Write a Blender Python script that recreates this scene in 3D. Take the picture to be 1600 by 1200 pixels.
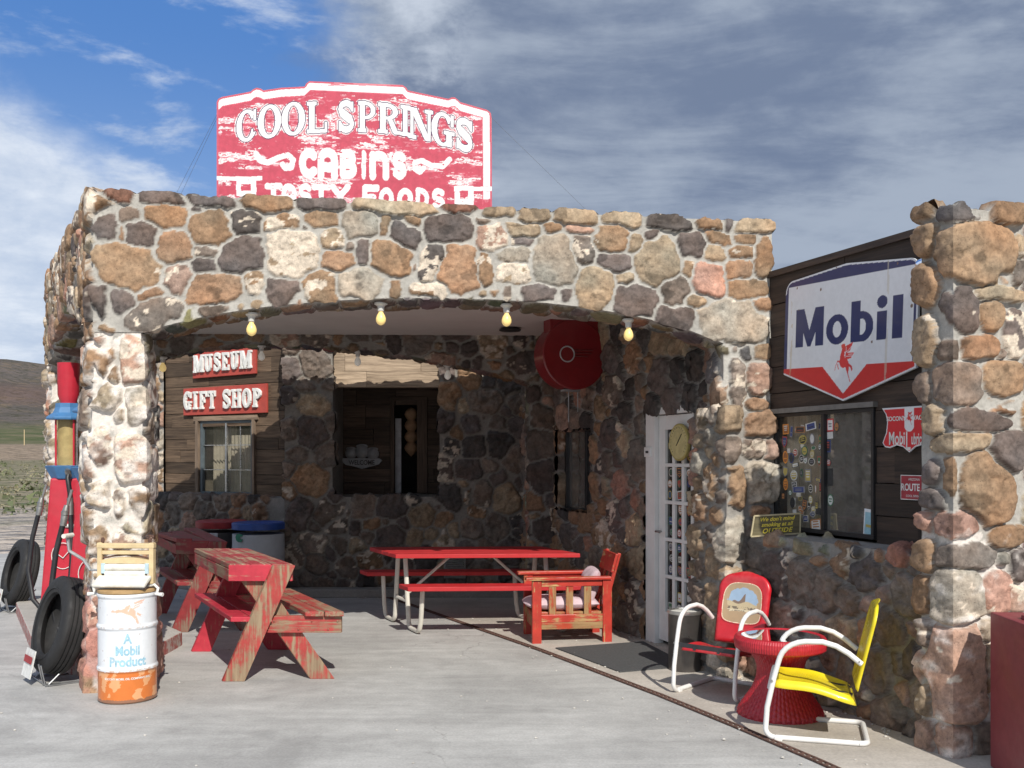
import bpy, bmesh, math, random
import numpy as np
from mathutils import Vector, Matrix
for o in list(bpy.data.objects): bpy.data.objects.remove(o, do_unlink=True)
S = bpy.context.scene
COL = S.collection
rnd = random.Random(7)
R = math.radians
# ------------------------------------------------------------ camera
EYE = 1.65; FP = 1550.0; HZ = 715.0
cam = bpy.data.cameras.new('camera'); camo = bpy.data.objects.new('camera', cam); COL.objects.link(camo)
cam.sensor_width = 36; cam.lens = 36*FP/1600; cam.shift_y = (HZ-600)/1600
camo.location = (0, 0, EYE); camo.rotation_euler = (R(90), 0, 0)
cam.clip_start = .1; cam.clip_end = 20000
S.camera = camo
S.render.resolution_x = 1024; S.render.resolution_y = 768
S.view_settings.view_transform = 'Standard'; S.view_settings.look = 'None'
S.view_settings.gamma = 1; S.view_settings.exposure = 0.1
S.render.engine = 'CYCLES'
# ------------------------------------------------------------ sun + sky
SUN_AZ, SUN_EL = 17.0, 39.3        # light travels towards 17 deg left of +Y
dz = Vector((-math.sin(R(SUN_AZ))*math.cos(R(SUN_EL)), math.cos(R(SUN_AZ))*math.cos(R(SUN_EL)), -math.sin(R(SUN_EL))))
sl = bpy.data.lights.new('sun', 'SUN'); sl.energy = 4.6; sl.angle = R(.53); sl.color = (1, .95, .86)
so = bpy.data.objects.new('sun', sl); COL.objects.link(so)
so.rotation_euler = dz.to_track_quat('-Z', 'Y').to_euler()
w = bpy.data.worlds.new('World'); S.world = w; w.use_nodes = True
nt = w.node_tree; nt.nodes.clear()
class NT:
    def __init__(s, nt): s.nt = nt
    def n(s, typ, **kw):
        nd = s.nt.nodes.new(typ)
        for k, v in kw.items(): setattr(nd, k, v)
        return nd
    def l(s, a, b): s.nt.links.new(a, b)
    def val(s, sock, v):
        if isinstance(v, bpy.types.NodeSocket): s.nt.links.new(v, sock)
        else: sock.default_value = v
    def math(s, op, a, b=0.0, c=0.0, clamp=False):
        nd = s.nt.nodes.new('ShaderNodeMath'); nd.operation = op; nd.use_clamp = clamp
        s.val(nd.inputs[0], a); s.val(nd.inputs[1], b); s.val(nd.inputs[2], c); return nd.outputs[0]
    def ramp(s, v, a, b, lo=0.0, hi=1.0, smooth=True):
        nd = s.nt.nodes.new('ShaderNodeMapRange'); nd.interpolation_type = 'SMOOTHSTEP' if smooth else 'LINEAR'
        s.val(nd.inputs['Value'], v); s.val(nd.inputs['From Min'], a); s.val(nd.inputs['From Max'], b)
        s.val(nd.inputs['To Min'], lo); s.val(nd.inputs['To Max'], hi); return nd.outputs[0]
    def noise(s, vec, scale, detail=4, rough=.55, dist=0.0, out='Fac'):
        nd = s.nt.nodes.new('ShaderNodeTexNoise'); s.nt.links.new(vec, nd.inputs['Vector'])
        nd.inputs['Scale'].default_value = scale; nd.inputs['Detail'].default_value = detail
        nd.inputs['Roughness'].default_value = rough; nd.inputs['Distortion'].default_value = dist; return nd.outputs[out]
    def vor(s, vec, scale, feature='F1', out='Distance'):
        nd = s.nt.nodes.new('ShaderNodeTexVoronoi'); nd.feature = feature; s.nt.links.new(vec, nd.inputs['Vector'])
        nd.inputs['Scale'].default_value = scale; return nd.outputs[out]
    def mapv(s, vec, scale=(1,1,1), loc=(0,0,0)):
        nd = s.nt.nodes.new('ShaderNodeMapping'); s.nt.links.new(vec, nd.inputs['Vector'])
        nd.inputs['Scale'].default_value = scale; nd.inputs['Location'].default_value = loc; return nd.outputs[0]
    def mix(s, f, a, b, mode='MIX'):
        nd = s.nt.nodes.new('ShaderNodeMix'); nd.data_type = 'RGBA'; nd.blend_type = mode
        s.val(nd.inputs['Factor'], f)
        for k, v in (('A', a), ('B', b)):
            sk = [i for i in nd.inputs if i.name == k and i.type == 'RGBA'][0]
            if isinstance(v, bpy.types.NodeSocket): s.nt.links.new(v, sk)
            else: sk.default_value = (*v[:3], 1)
        return [o for o in nd.outputs if o.type == 'RGBA'][0]
    def comb(s, x, y, z):
        nd = s.nt.nodes.new('ShaderNodeCombineXYZ'); s.val(nd.inputs[0], x); s.val(nd.inputs[1], y); s.val(nd.inputs[2], z); return nd.outputs[0]
    def sep(s, v):
        nd = s.nt.nodes.new('ShaderNodeSeparateXYZ'); s.nt.links.new(v, nd.inputs[0]); return nd.outputs
N = NT(nt)
sky = N.n('ShaderNodeTexSky', sky_type='NISHITA'); sky.sun_disc = False
sky.sun_elevation = R(SUN_EL); sky.sun_rotation = R(180-SUN_AZ); sky.air_density = 1.0; sky.dust_density = .4; sky.ozone_density = 2.5; sky.altitude = 900
tc = N.n('ShaderNodeTexCoord'); dirv = tc.outputs['Generated']
dx, dy, dzz = N.sep(dirv)
az = N.math('MULTIPLY', N.math('ARCTAN2', dx, dy), 57.2958)
el = N.math('MULTIPLY', N.math('ARCSINE', dzz), 57.2958)
den = N.math('ADD', N.math('MAXIMUM', dzz, 0.0), .13)
pv = N.comb(N.math('DIVIDE', dx, den), N.math('DIVIDE', dy, den), 0.0)
n_big = N.noise(pv, .75, 6, .55, .1)
n_fine = N.math('ADD', N.math('MULTIPLY', N.noise(pv, 2.6, 9, .64, .25), .5), N.math('MULTIPLY', N.noise(N.comb(N.math('MULTIPLY', az, .22), N.math('MULTIPLY', el, .34), 2.0), 1.0, 9, .62, .2), .5))
n_str = N.noise(N.mapv(pv, (1.0, 2.6, 1)), 1.5, 7, .6, .6)
nb = N.math('SUBTRACT', n_big, .5); nf = N.math('SUBTRACT', n_fine, .5)
av = N.comb(N.math('MULTIPLY', az, .055), N.math('MULTIPLY', el, .17), 0.0)
n_ang = N.noise(av, 1.0, 7, .58, .5)
n_w2 = N.noise(N.comb(N.math('MULTIPLY', az, .13), N.math('MULTIPLY', el, .36), 4.0), 1.0, 9, .60, .15)
# storm bank over everything to the right of about -10 degrees
edge = N.math('ADD', az, N.math('ADD', N.math('MULTIPLY', nb, 26.0), N.math('MULTIPLY', nf, 13.0)))
edge = N.math('ADD', edge, N.math('MULTIPLY', N.math('SUBTRACT', el, 14.0), .28))
storm = N.ramp(edge, -11.5, -4.5)
# low white bank in the left
lowm = N.math('ADD', N.math('ADD', N.math('MULTIPLY', nb, 12.0), N.math('MULTIPLY', nf, 7.0)), N.math('SUBTRACT', 16.6, el))
lowm = N.math('ADD', lowm, N.math('MULTIPLY', N.math('ADD', az, 20.0), -.55))
low = N.math('MULTIPLY', N.ramp(lowm, 0.0, 4.2), .92)
# streaky wisps in the blue
wis = N.math('MULTIPLY', N.ramp(n_w2, .53, .72), .72)
skyc = N.mix(1.0, sky.outputs[0], (.085, .088, .092), 'MULTIPLY')
skyc = N.mix(.8, skyc, N.mix(N.ramp(el, 0, 24), (.40, .56, .80), (.085, .235, .60)))
white = N.mix(N.ramp(n_fine, .35, .7), (.48, .57, .72), (.80, .85, .92))
c1 = N.mix(wis, skyc, white)
c1 = N.mix(low, c1, white)
sb = N.ramp(N.math('ADD', N.math('ADD', N.math('MULTIPLY', n_ang, .5), N.math('ADD', N.math('MULTIPLY', n_str, .25), N.math('MULTIPLY', n_fine, .27))), N.math('MULTIPLY', N.math('ABSOLUTE', N.math('SUBTRACT', el, 20.0)), .017)), .48, .67)
stc = N.mix(sb, (.165, .215, .325), (.35, .41, .51))
rimm = N.math('MULTIPLY', N.ramp(edge, -10, -4), N.ramp(edge, 3, -2))
stc = N.mix(N.math('MULTIPLY', rimm, N.ramp(n_fine, .42, .66)), stc, (.58, .64, .74))
c2 = N.mix(storm, c1, stc)
bg = N.n('ShaderNodeBackground'); N.l(c2, bg.inputs[0]); bg.inputs[1].default_value = 1.0
wo = N.n('ShaderNodeOutputWorld'); N.l(bg.outputs[0], wo.inputs[0])
# ------------------------------------------------------------ materials
MATS = {}
def newmat(name):
    m = bpy.data.materials.new(name); m.use_nodes = True; m.node_tree.nodes.clear()
    N = NT(m.node_tree); p = N.n('ShaderNodeBsdfPrincipled'); o = N.n('ShaderNodeOutputMaterial'); N.l(p.outputs[0], o.inputs[0])
    MATS[name] = m
    return m, N, p, o
def attr(N, name, out='Color'):
    a = N.n('ShaderNodeAttribute'); a.attribute_name = name; return a.outputs[out]
def bump(N, p, h, strength=.3, dist=.01):
    b = N.n('ShaderNodeBump'); b.inputs['Strength'].default_value = strength; b.inputs['Distance'].default_value = dist
    N.l(h, b.inputs['Height']); N.l(b.outputs[0], p.inputs['Normal'])
def plain(name, c, rough=.5, metal=0.0, var=.18, scale=14, bmp=.12, dirt=.25, dirtc=(.12,.10,.08), coat=0.0, emis=None, chips=0, chipc=(.16,.09,.06)):
    """paint / metal / plastic with dirt blotches and slight unevenness"""
    m, N, p, o = newmat(name); v = N.n('ShaderNodeTexCoord').outputs['Object']
    n1 = N.noise(v, scale, 5, .6); n2 = N.noise(v, scale*.33, 6, .65, .4)
    k = N.ramp(n1, .25, .75, 1-var, 1+var)
    kk = N.comb(k, k, k)
    b = N.mix(1.0, c, kk, 'MULTIPLY')
    b = N.mix(N.ramp(n2, .5, .8, 0, dirt), b, dirtc)
    if chips: b = N.mix(N.ramp(N.noise(v, 38, 7, .75, .3), .72-chips*.1, .735-chips*.1), b, chipc); b = N.mix(N.math('MULTIPLY', N.ramp(N.noise(v, 3.5, 6, .7), .45, .7), .22), b, (.30,.25,.20))
    N.l(b, p.inputs['Base Color'])
    N.l(N.ramp(n2, .3, .7, max(.04, rough-.1), min(1, rough+.15)), p.inputs['Roughness'])
    p.inputs['Metallic'].default_value = metal; p.inputs['Coat Weight'].default_value = coat
    if emis: p.inputs['Emission Color'].default_value = (*emis[0], 1); p.inputs['Emission Strength'].default_value = emis[1]
    if bmp: bump(N, p, N.noise(v, scale*6, 4, .6), bmp, .004)
    return m
def colmat(name, rough=.6, bmp=.15, coat=0.0, metal=0.0, var=.12):
    """colour comes from the mesh's own 'col' attribute (paint, print, pigments)"""
    m, N, p, o = newmat(name); v = N.n('ShaderNodeTexCoord').outputs['Object']
    n1 = N.noise(v, 25, 5, .6); k = N.ramp(n1, .25, .75, 1-var, 1+var)
    b = N.mix(1.0, attr(N, 'col'), N.comb(k, k, k), 'MULTIPLY')
    N.l(b, p.inputs['Base Color']); p.inputs['Roughness'].default_value = rough; p.inputs['Coat Weight'].default_value = coat; p.inputs['Metallic'].default_value = metal
    if bmp: bump(N, p, N.noise(v, 120, 4, .6), bmp, .003)
    return m
def stonemat():
    m, N, p, o = newmat('fieldstone'); v = N.n('ShaderNodeTexCoord').outputs['Object']
    a = N.n('ShaderNodeAttribute'); a.attribute_name = 'col'; mort = a.outputs['Alpha']   # alpha 1 = mortar
    n1 = N.noise(v, 34, 6, .7); n2 = N.noise(v, 9, 5, .6, .3); vo = N.vor(v, 55)
    k = N.math('MULTIPLY', N.ramp(n1, .28, .72, .74, 1.26), N.ramp(n2, .3, .7, .84, 1.14))
    pit = N.ramp(vo, .10, .26, .6, 1.0)
    pit = N.math('MAXIMUM', pit, N.ramp(n2, .44, .56, 0, 1)); ks = N.math('MULTIPLY', k, pit)
    km = N.ramp(n1, .25, .75, .82, 1.14)
    kf = N.math('ADD', N.math('MULTIPLY', ks, N.math('SUBTRACT', 1.0, mort)), N.math('MULTIPLY', km, mort))
    b = N.mix(1.0, a.outputs['Color'], N.comb(kf, kf, kf), 'MULTIPLY')
    N.l(b, p.inputs['Base Color']); p.inputs['Roughness'].default_value = .82
    p.inputs['Specular IOR Level'].default_value = .35
    h = N.math('ADD', N.math('MULTIPLY', n1, .8), N.math('ADD', N.math('MULTIPLY', pit, .35), N.math('MULTIPLY', N.noise(v, 110, 4, .65), .5)))
    bump(N, p, h, .65, .012)
    return m
def woodmat(name, c1, c2, rough=.85, paint=None, cover=.5, edge=.08, gloss=.45, var=.3):
    """grain follows the 'st' attribute (x along the board); optional worn paint on top"""
    m, N, p, o = newmat(name); st = attr(N, 'st', 'Vector')
    g = N.noise(N.mapv(st, (2.2, 42, 42)), 1.0, 7, .7, .6)
    g2 = N.noise(N.mapv(st, (1.2, 9, 9)), 1.0, 5, .6, .8)
    rv = N.noise(N.mapv(st, (.0, .0, .0), (0, 0, 0)), 1) 
    b = N.mix(N.ramp(N.math('ADD', N.math('MULTIPLY', g, .65), N.math('MULTIPLY', g2, .35)), .33, .68), c1, c2)
    bt = attr(N, 'btone', 'Fac'); kk = N.ramp(bt, 0, 1, 1-var, 1+var, False)
    b = N.mix(1.0, b, N.comb(kk, kk, kk), 'MULTIPLY')
    ro = rough
    if paint:
        v = N.n('ShaderNodeTexCoord').outputs['Object']
        f = N.math('ADD', N.math('MULTIPLY', g, .45), N.math('ADD', N.math('MULTIPLY', g2, .3), N.math('MULTIPLY', N.noise(v, 5, 5, .65), .45)))
        msk = N.ramp(f, .6+(cover-.5)*.32-edge*.5, .6+(cover-.5)*.32+edge*.5)      # 1 = bare
        kp = N.ramp(N.noise(v, 12, 5, .6), .25, .75, .82, 1.15)
        pc = N.mix(1.0, paint, N.comb(kp, kp, kp), 'MULTIPLY')
        b = N.mix(msk, pc, b); N.l(N.ramp(msk, 0, 1, gloss, rough), p.inputs['Roughness'])
        h = N.math('SUBTRACT', N.math('MULTIPLY', g, .4), N.math('MULTIPLY', msk, .5))
    else:
        p.inputs['Roughness'].default_value = rough; h = g
    N.l(b, p.inputs['Base Color']); bump(N, p, h, .5, .006)
    return m
def glassmat(name, tint=(.8,.85,.85), refl=1.0, ior=1.5, dust_haze=0, dust_haze_c=(.30,.28,.25)):
    m = bpy.data.materials.new(name); m.use_nodes = True; m.node_tree.nodes.clear(); N = NT(m.node_tree)
    fr = N.n('ShaderNodeFresnel'); fr.inputs[0].default_value = ior
    g = N.n('ShaderNodeBsdfGlossy'); g.inputs['Roughness'].default_value = .02; g.inputs['Color'].default_value = (.9,.93,.95,1)
    t = N.n('ShaderNodeBsdfTransparent'); t.inputs['Color'].default_value = (*tint, 1)
    mx = N.n('ShaderNodeMixShader'); N.l(N.math('MULTIPLY', N.math('MULTIPLY', fr.outputs[0], refl, clamp=True), N.math('SUBTRACT', 1.0, N.n('ShaderNodeNewGeometry').outputs['Backfacing'])), mx.inputs[0]); N.l(t.outputs[0], mx.inputs[1]); N.l(g.outputs[0], mx.inputs[2]); out = mx.outputs[0]
    if dust_haze:
        df = N.n('ShaderNodeBsdfDiffuse'); df.inputs['Color'].default_value = (*dust_haze_c, 1); v = N.n('ShaderNodeTexCoord').outputs['Object']; m2 = N.n('ShaderNodeMixShader')
        N.l(N.ramp(N.noise(v, 3, 6, .65, .5), .3, .7, dust_haze*.3, dust_haze*.8), m2.inputs[0]); N.l(out, m2.inputs[1]); N.l(df.outputs[0], m2.inputs[2]); out = m2.outputs[0]
    o = N.n('ShaderNodeOutputMaterial'); N.l(out, o.inputs[0]); MATS[name] = m; return m
def concmat(name, c1, c2, streak=.5, lines=True):
    m, N, p, o = newmat(name); v = N.n('ShaderNodeTexCoord').outputs['Object']
    n1 = N.noise(v, .8, 7, .65, .5); n2 = N.noise(N.mapv(v, (.35, 1.6, 1)), 1.0, 8, .7, .8); n3 = N.noise(v, 60, 4, .7); n4 = N.noise(v, 7, 5, .7)
    b = N.mix(N.ramp(N.math('ADD', N.math('MULTIPLY', n1, .5), N.math('MULTIPLY', n2, .5)), .38, .62), c1, c2)
    k = N.math('MULTIPLY', N.ramp(n3, .25, .75, .86, 1.12), N.ramp(n4, .3, .7, .93, 1.06))
    b = N.mix(1.0, b, N.comb(k, k, k), 'MULTIPLY')
    if lines:
        wv = N.n('ShaderNodeVectorMath'); wv.operation = 'ADD'; N.l(v, wv.inputs[0]); N.l(N.mapv(N.noise(v, 2.2, 5, .6, 0, 'Color'), (.45,.45,0)), wv.inputs[1])
        cr = N.vor(wv.outputs[0], .33, 'DISTANCE_TO_EDGE')
        st1 = N.noise(N.mapv(v, (.22, 1.15, 1), (3,7,0)), 1.3, 9, .72, 1.0); st2 = N.noise(v, .55, 8, .7, .8)
        b = N.mix(N.ramp(st1, .50, .66, 0, .30), b, (.20,.195,.19)); b = N.mix(N.ramp(st2, .53, .66, 0, .32), b, (.185,.18,.175)); b = N.mix(N.ramp(N.noise(v, 2.4, 7, .7), .60, .70, 0, .22), b, (.17,.165,.16))
        b = N.mix(N.math('MULTIPLY', N.ramp(cr, .0035, .0), N.ramp(n1, .45, .58, 0, .45)), b, (.13,.12,.115))
        scr = N.noise(N.mapv(v, (.6, 26, 1)), 1.0, 3, .5)
        b = N.mix(N.math('MULTIPLY', N.ramp(scr, .70, .74), .5), b, (.62,.60,.56))
    N.l(b, p.inputs['Base Color']); p.inputs['Roughness'].default_value = .85
    bump(N, p, N.math('ADD', N.math('MULTIPLY', n3, .6), n4), .18, .01)
    return m
stonemat()
colmat('painted_print', .45); colmat('enamel', .32, .06, .25, var=.04); colmat('flat_print', .7)
# ------------------------------------------------------------ mesh tools
class MB:
    def __init__(s): s.v = []; s.f = []; s.st = []; s.tone = []; s.col = []; s.M = Matrix(); s.c = (1,1,1); s.mi = []; s.cm = 0
    def add(s, vs, fs, st=None, tone=None):
        b = len(s.v); tone = rnd.random() if tone is None else tone; off = rnd.random()*50
        for i, p in enumerate(vs):
            q = s.M @ Vector(p); s.v.append(tuple(q))
            t = st[i] if st else p
            s.st.append((t[0]+off, t[1]+off*.37, t[2])); s.tone.append(tone); s.col.append((*s.c, 1))
        for f in fs: s.f.append(tuple(b+i for i in f)); s.mi.append(s.cm)
        return s
    def box(s, c, d, rot=None, tone=None, taper=None):
        hx, hy, hz = d[0]/2, d[1]/2, d[2]/2
        L = sorted(range(3), key=lambda k: -d[k])
        loc = [Vector((x*hx, y*hy, z*hz)) for z in (-1,1) for y in (-1,1) for x in (-1,1)]
        if taper:
            for i, q in enumerate(loc):
                if q.z > 0: q.x *= taper[0]; q.y *= taper[1]
        st = [(q[L[0]], q[L[1]], q[L[2]]) for q in loc]
        Rm = rot if rot is not None else Matrix.Identity(3)
        vs = [Rm @ q + Vector(c) for q in loc]
        return s.add(vs, [(0,2,3,1),(4,5,7,6),(0,1,5,4),(2,6,7,3),(0,4,6,2),(1,3,7,5)], st, tone)
    def beam(s, a, b, wd, th, up=(0,0,1), ext=0, tone=None):
        """board from a to b: wd along 'up-ish' direction, th across"""
        a, b = Vector(a), Vector(b); d = (b-a); L = d.length; x = d/L
        z = Vector(up) - x*Vector(up).dot(x); z.normalize(); y = z.cross(x)
        Rm = Matrix((x, y, z)).transposed()
        return s.box((a+b)/2, (L+ext, th, wd), Rm, tone)
    def tube(s, pts, r, n=10, closed=False, cap=True):
        pts = [Vector(p) for p in pts]; m = len(pts); rs = r if isinstance(r, (list, tuple)) else [r]*m
        vs = []; st = []; prev = None; acc = 0
        for i, p in enumerate(pts):
            if closed: t = (pts[(i+1) % m]-pts[i-1]).normalized()
            else: t = (pts[min(i+1, m-1)]-pts[max(i-1, 0)]).normalized()
            if prev is None:
                u = t.orthogonal().normalized()
            else:
                u = (prev - t*prev.dot(t)).normalized()
            prev = u; w2 = t.cross(u)
            if i: acc += (pts[i]-pts[i-1]).length
            for k in range(n):
                a = 2*math.pi*k/n; vs.append(p + (u*math.cos(a)+w2*math.sin(a))*rs[i]); st.append((acc, k/n*.2, 0))
        fs = []
        for i in range(m if closed else m-1):
            j = (i+1) % m
            for k in range(n): fs.append((i*n+k, i*n+(k+1) % n, j*n+(k+1) % n, j*n+k))
        if cap and not closed: fs.append(tuple(range(n-1, -1, -1))); fs.append(tuple((m-1)*n+k for k in range(n)))
        return s.add(vs, fs, st)
    def lathe(s, prof, n=32, c=(0,0,0), axis=None, cap=True, wob=None):
        """prof: (r, h) list about z (or the rotation matrix 'axis')"""
        Rm = axis if axis is not None else Matrix.Identity(3); vs = []; fs = []; st = []
        for j, (r, h) in enumerate(prof):
            for k in range(n):
                a = 2*math.pi*k/n; rr = r*(wob(a, h) if wob else 1)
                vs.append(Rm @ Vector((rr*math.cos(a), rr*math.sin(a), h)) + Vector(c)); st.append((a*.3, h, 0))
        for j in range(len(prof)-1):
            for k in range(n): fs.append((j*n+k, j*n+(k+1) % n, (j+1)*n+(k+1) % n, (j+1)*n+k))
        if cap: fs.append(tuple(range(n-1, -1, -1))); fs.append(tuple((len(prof)-1)*n+k for k in range(n)))
        return s.add(vs, fs, st)
    def prism(s, poly, O, X, Z, depth, tone=None):
        """2D polygon in the X,Z plane at O, extruded by 'depth' along X x Z reversed (towards the viewer of the X,Z plane)"""
        O, X, Z = Vector(O), Vector(X).normalized(), Vector(Z).normalized(); Y = X.cross(Z)
        n = len(poly); a = sum(poly[i][0]*poly[(i+1) % n][1]-poly[(i+1) % n][0]*poly[i][1] for i in range(n))
        if a < 0: poly = poly[::-1]
        fr = [O + X*p[0]+Z*p[1]+Y*depth for p in poly]; bk = [O + X*p[0]+Z*p[1] for p in poly]
        st = [(p[0], p[1], 0) for p in poly]*2
        fs = [tuple(range(n)), tuple(range(2*n-1, n-1, -1))] + [(i, n+i, n+(i+1) % n, (i+1) % n) for i in range(n)]
        return s.add(fr+bk, fs, st, tone)
    def build(s, name, mat, parent=None, smooth=False, bevel=0, ang=40):
        return mkobj(name, s.v, s.f, mat, parent, smooth, bevel, dict(st=s.st, tone=s.tone, col=s.col), ang, s.mi if max(s.mi or [0]) else None)
def mkobj(name, v, f, mat, parent=None, smooth=False, bevel=0, at=None, ang=40, mi=None):
    me = bpy.data.meshes.new(name)
    v = np.asarray(v, dtype=np.float64).reshape(-1, 3)
    if parent is not None and parent.get('_w'): v = v - np.array(parent.location)
    if isinstance(f, np.ndarray):
        nf = len(f); me.vertices.add(len(v)); me.vertices.foreach_set('co', v.ravel())
        me.loops.add(nf*4); me.loops.foreach_set('vertex_index', f.ravel().astype(np.int32))
        me.polygons.add(nf); me.polygons.foreach_set('loop_start', np.arange(0, nf*4, 4, dtype=np.int32)); me.update(calc_edges=True)
    else: me.from_pydata(v.tolist(), [], f)
    at = at or {}
    if 'col' in at:
        a = me.attributes.new('col', 'FLOAT_COLOR', 'POINT'); a.data.foreach_set('color', np.asarray(at['col'], dtype=np.float32).ravel())
    if 'st' in at:
        a = me.attributes.new('st', 'FLOAT_VECTOR', 'POINT'); a.data.foreach_set('vector', np.asarray(at['st'], dtype=np.float32).ravel())
    if 'tone' in at:
        a = me.attributes.new('btone', 'FLOAT', 'POINT'); a.data.foreach_set('value', np.asarray(at['tone'], dtype=np.float32).ravel())
    for mm in (mat if isinstance(mat, (list, tuple)) else [mat]): me.materials.append(MATS[mm] if isinstance(mm, str) else mm)
    if mi: me.polygons.foreach_set('material_index', mi)
    me.validate(); me.update()
    o = bpy.data.objects.new(name, me); COL.objects.link(o)
    if smooth:
        me.shade_smooth()
        if ang < 180:
            try: me.set_sharp_from_angle(angle=R(ang))
            except Exception: pass
    if bevel:
        b = o.modifiers.new('bevel', 'BEVEL'); b.width = bevel; b.segments = 2; b.limit_method = 'ANGLE'; b.angle_limit = R(40)
    if parent is not None:
        o.parent = parent
        if parent.get('_o'): o['_o'] = 1
    return o
def thing(name, label, cat, loc=(0,0,0), rz=0, group=None, world=False):
    o = bpy.data.objects.new(name, None); COL.objects.link(o); o.location = loc; o.rotation_euler = (0,0,rz); o.empty_display_size = .1
    o['label'] = label; o['category'] = cat
    if group: o['group'] = group
    if world: o['_w'] = 1          # children meshes are given in world coordinates
    return o
def tag(o, label, cat, group=None):
    o['label'] = label; o['category'] = cat
    if group: o['group'] = group
    return o
def struct(o, kind='structure'): o['kind'] = kind; return o
def kids(o): return [c for c in bpy.data.objects if c.parent == o]
def dup(o, loc, rz, label, group=None):
    r = o.copy(); COL.objects.link(r); r.location = loc; r.rotation_euler = (0,0,rz); r['label'] = label
    if group: r['group'] = group
    for ch in kids(o):
        c = ch.copy(); COL.objects.link(c); c.parent = r
        for g in kids(ch):
            d = g.copy(); COL.objects.link(d); d.parent = c
    return r
# pixel helpers (planning measurements only)
def G(x, y, z=0.0):
    Y = FP*(EYE-z)/(y-HZ); return ((x-800)/FP*Y, Y)
def PX(x, y, Y): return Vector(((x-800)/FP*Y, Y, EYE-(y-HZ)/FP*Y))
class Plane:
    """vertical plane: origin (ox,oy), unit direction; u along it"""
    def __init__(s, ox, oy, dx, dy):
        L = math.hypot(dx, dy); s.o = (ox, oy); s.d = (dx/L, dy/L); s.n = (s.d[1], -s.d[0])   # n points to the camera side for rightward d
    def uz(s, px, py):
        k = (px-800)/FP; u = (s.o[1]*k-s.o[0])/(s.d[0]-s.d[1]*k); Y = s.o[1]+s.d[1]*u
        return u, EYE-(py-HZ)/FP*Y
    def p(s, u, z, n=0.0): return Vector((s.o[0]+s.d[0]*u+s.n[0]*n, s.o[1]+s.d[1]*u+s.n[1]*n, z))
    @property
    def X(s): return Vector((s.d[0], s.d[1], 0))
    @property
    def Nn(s): return Vector((s.n[0], s.n[1], 0))
# ------------------------------------------------------------ value noise + field stones
def vnoise(P, scale, seed=0):
    Q = P*scale + seed*13.37; I = np.floor(Q).astype(np.int64); F = Q-I; F = F*F*(3-2*F); out = np.zeros(len(P))
    for a in (0,1):
        for b in (0,1):
            for c in (0,1):
                h = ((I[:,0]+a)*374761393 + (I[:,1]+b)*668265263 + (I[:,2]+c)*2147483647 + seed*974711) & 0x7fffffff
                h = ((h ^ (h >> 13))*1274126177) & 0x7fffffff; h = (h ^ (h >> 16)) & 0xffff
                out += (h/65535.0)*(F[:,0] if a else 1-F[:,0])*(F[:,1] if b else 1-F[:,1])*(F[:,2] if c else 1-F[:,2])
    return out
def facets(P, scale, seed=0):
    """broken faces: every cell of a jittered lattice is a small tilted plane"""
    Q = P*scale; I = np.floor(Q).astype(np.int64); best = np.full(len(P), 9.); out = np.zeros(len(P)); low = np.zeros(len(P))
    def hs(a, b, c, k):
        h = (a*374761393+b*668265263+c*2147483647+(seed*7+k)*974711) & 0x7fffffff; h = ((h ^ (h >> 13))*1274126177) & 0x7fffffff; return ((h ^ (h >> 16)) & 0xffff)/65535.0
    for dx in (-1,0,1):
        for dy in (-1,0,1):
            for dz in (-1,0,1):
                a, b, c = I[:,0]+dx, I[:,1]+dy, I[:,2]+dz
                v = Q-np.stack([a+hs(a,b,c,1), b+hs(a,b,c,2), c+hs(a,b,c,3)], -1); d = (v*v).sum(1); m = d < best
                t = (v*(np.stack([hs(a,b,c,4), hs(a,b,c,5), hs(a,b,c,6)], -1)-.5)).sum(1)*1.6+(hs(a,b,c,7)-.5)*.5
                out = np.where(m, t, out); best = np.where(m, d, best)
    return out/scale
def fbm(P, scale, seed=0, oc=3):
    s = 0; a = 1; t = 0
    for i in range(oc): s = s+a*vnoise(P, scale*2**i, seed+i); t += a; a *= .5
    return s/t - .5
PAL = dict(b=(.285,.182,.110), t=(.35,.265,.18), o=(.31,.19,.118), g=(.140,.112,.102), d=(.082,.072,.068), k=(.20,.158,.13), p=(.36,.235,.18), P=(.42,.235,.175), w=(.37,.32,.26), W=(.62,.56,.50), r=(.22,.11,.075))
MORT = (.40,.385,.355)
class Seeds:
    def __init__(s): s.c = []; s.e1 = []; s.e2 = []; s.n = []; s.r = []; s.col = []; s.wh = []; s.H = []
    def add(s, c, X, Nn, r1, r2, rot, col, wh=0.0, H=.03, rn=None):
        X = Vector(X); Nn = Vector(Nn); Z = Nn.cross(X)*-1
        Z = Vector((0,0,1)) if abs(Nn.z) < .5 else Nn.cross(X)
        a = R(rot); e1 = X*math.cos(a)+Z*math.sin(a); e2 = -X*math.sin(a)+Z*math.cos(a)
        s.c.append(tuple(c)); s.e1.append(tuple(e1)); s.e2.append(tuple(e2)); s.n.append(tuple(Nn)); s.r.append((r1, r2, rn or max(.12, (r1+r2)*.55)))
        s.col.append(col); s.wh.append(wh); s.H.append(H)
    def merge(s, o):
        for k in ('c','e1','e2','n','r','col','wh','H'): getattr(s, k).extend(getattr(o, k))
        return s
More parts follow.
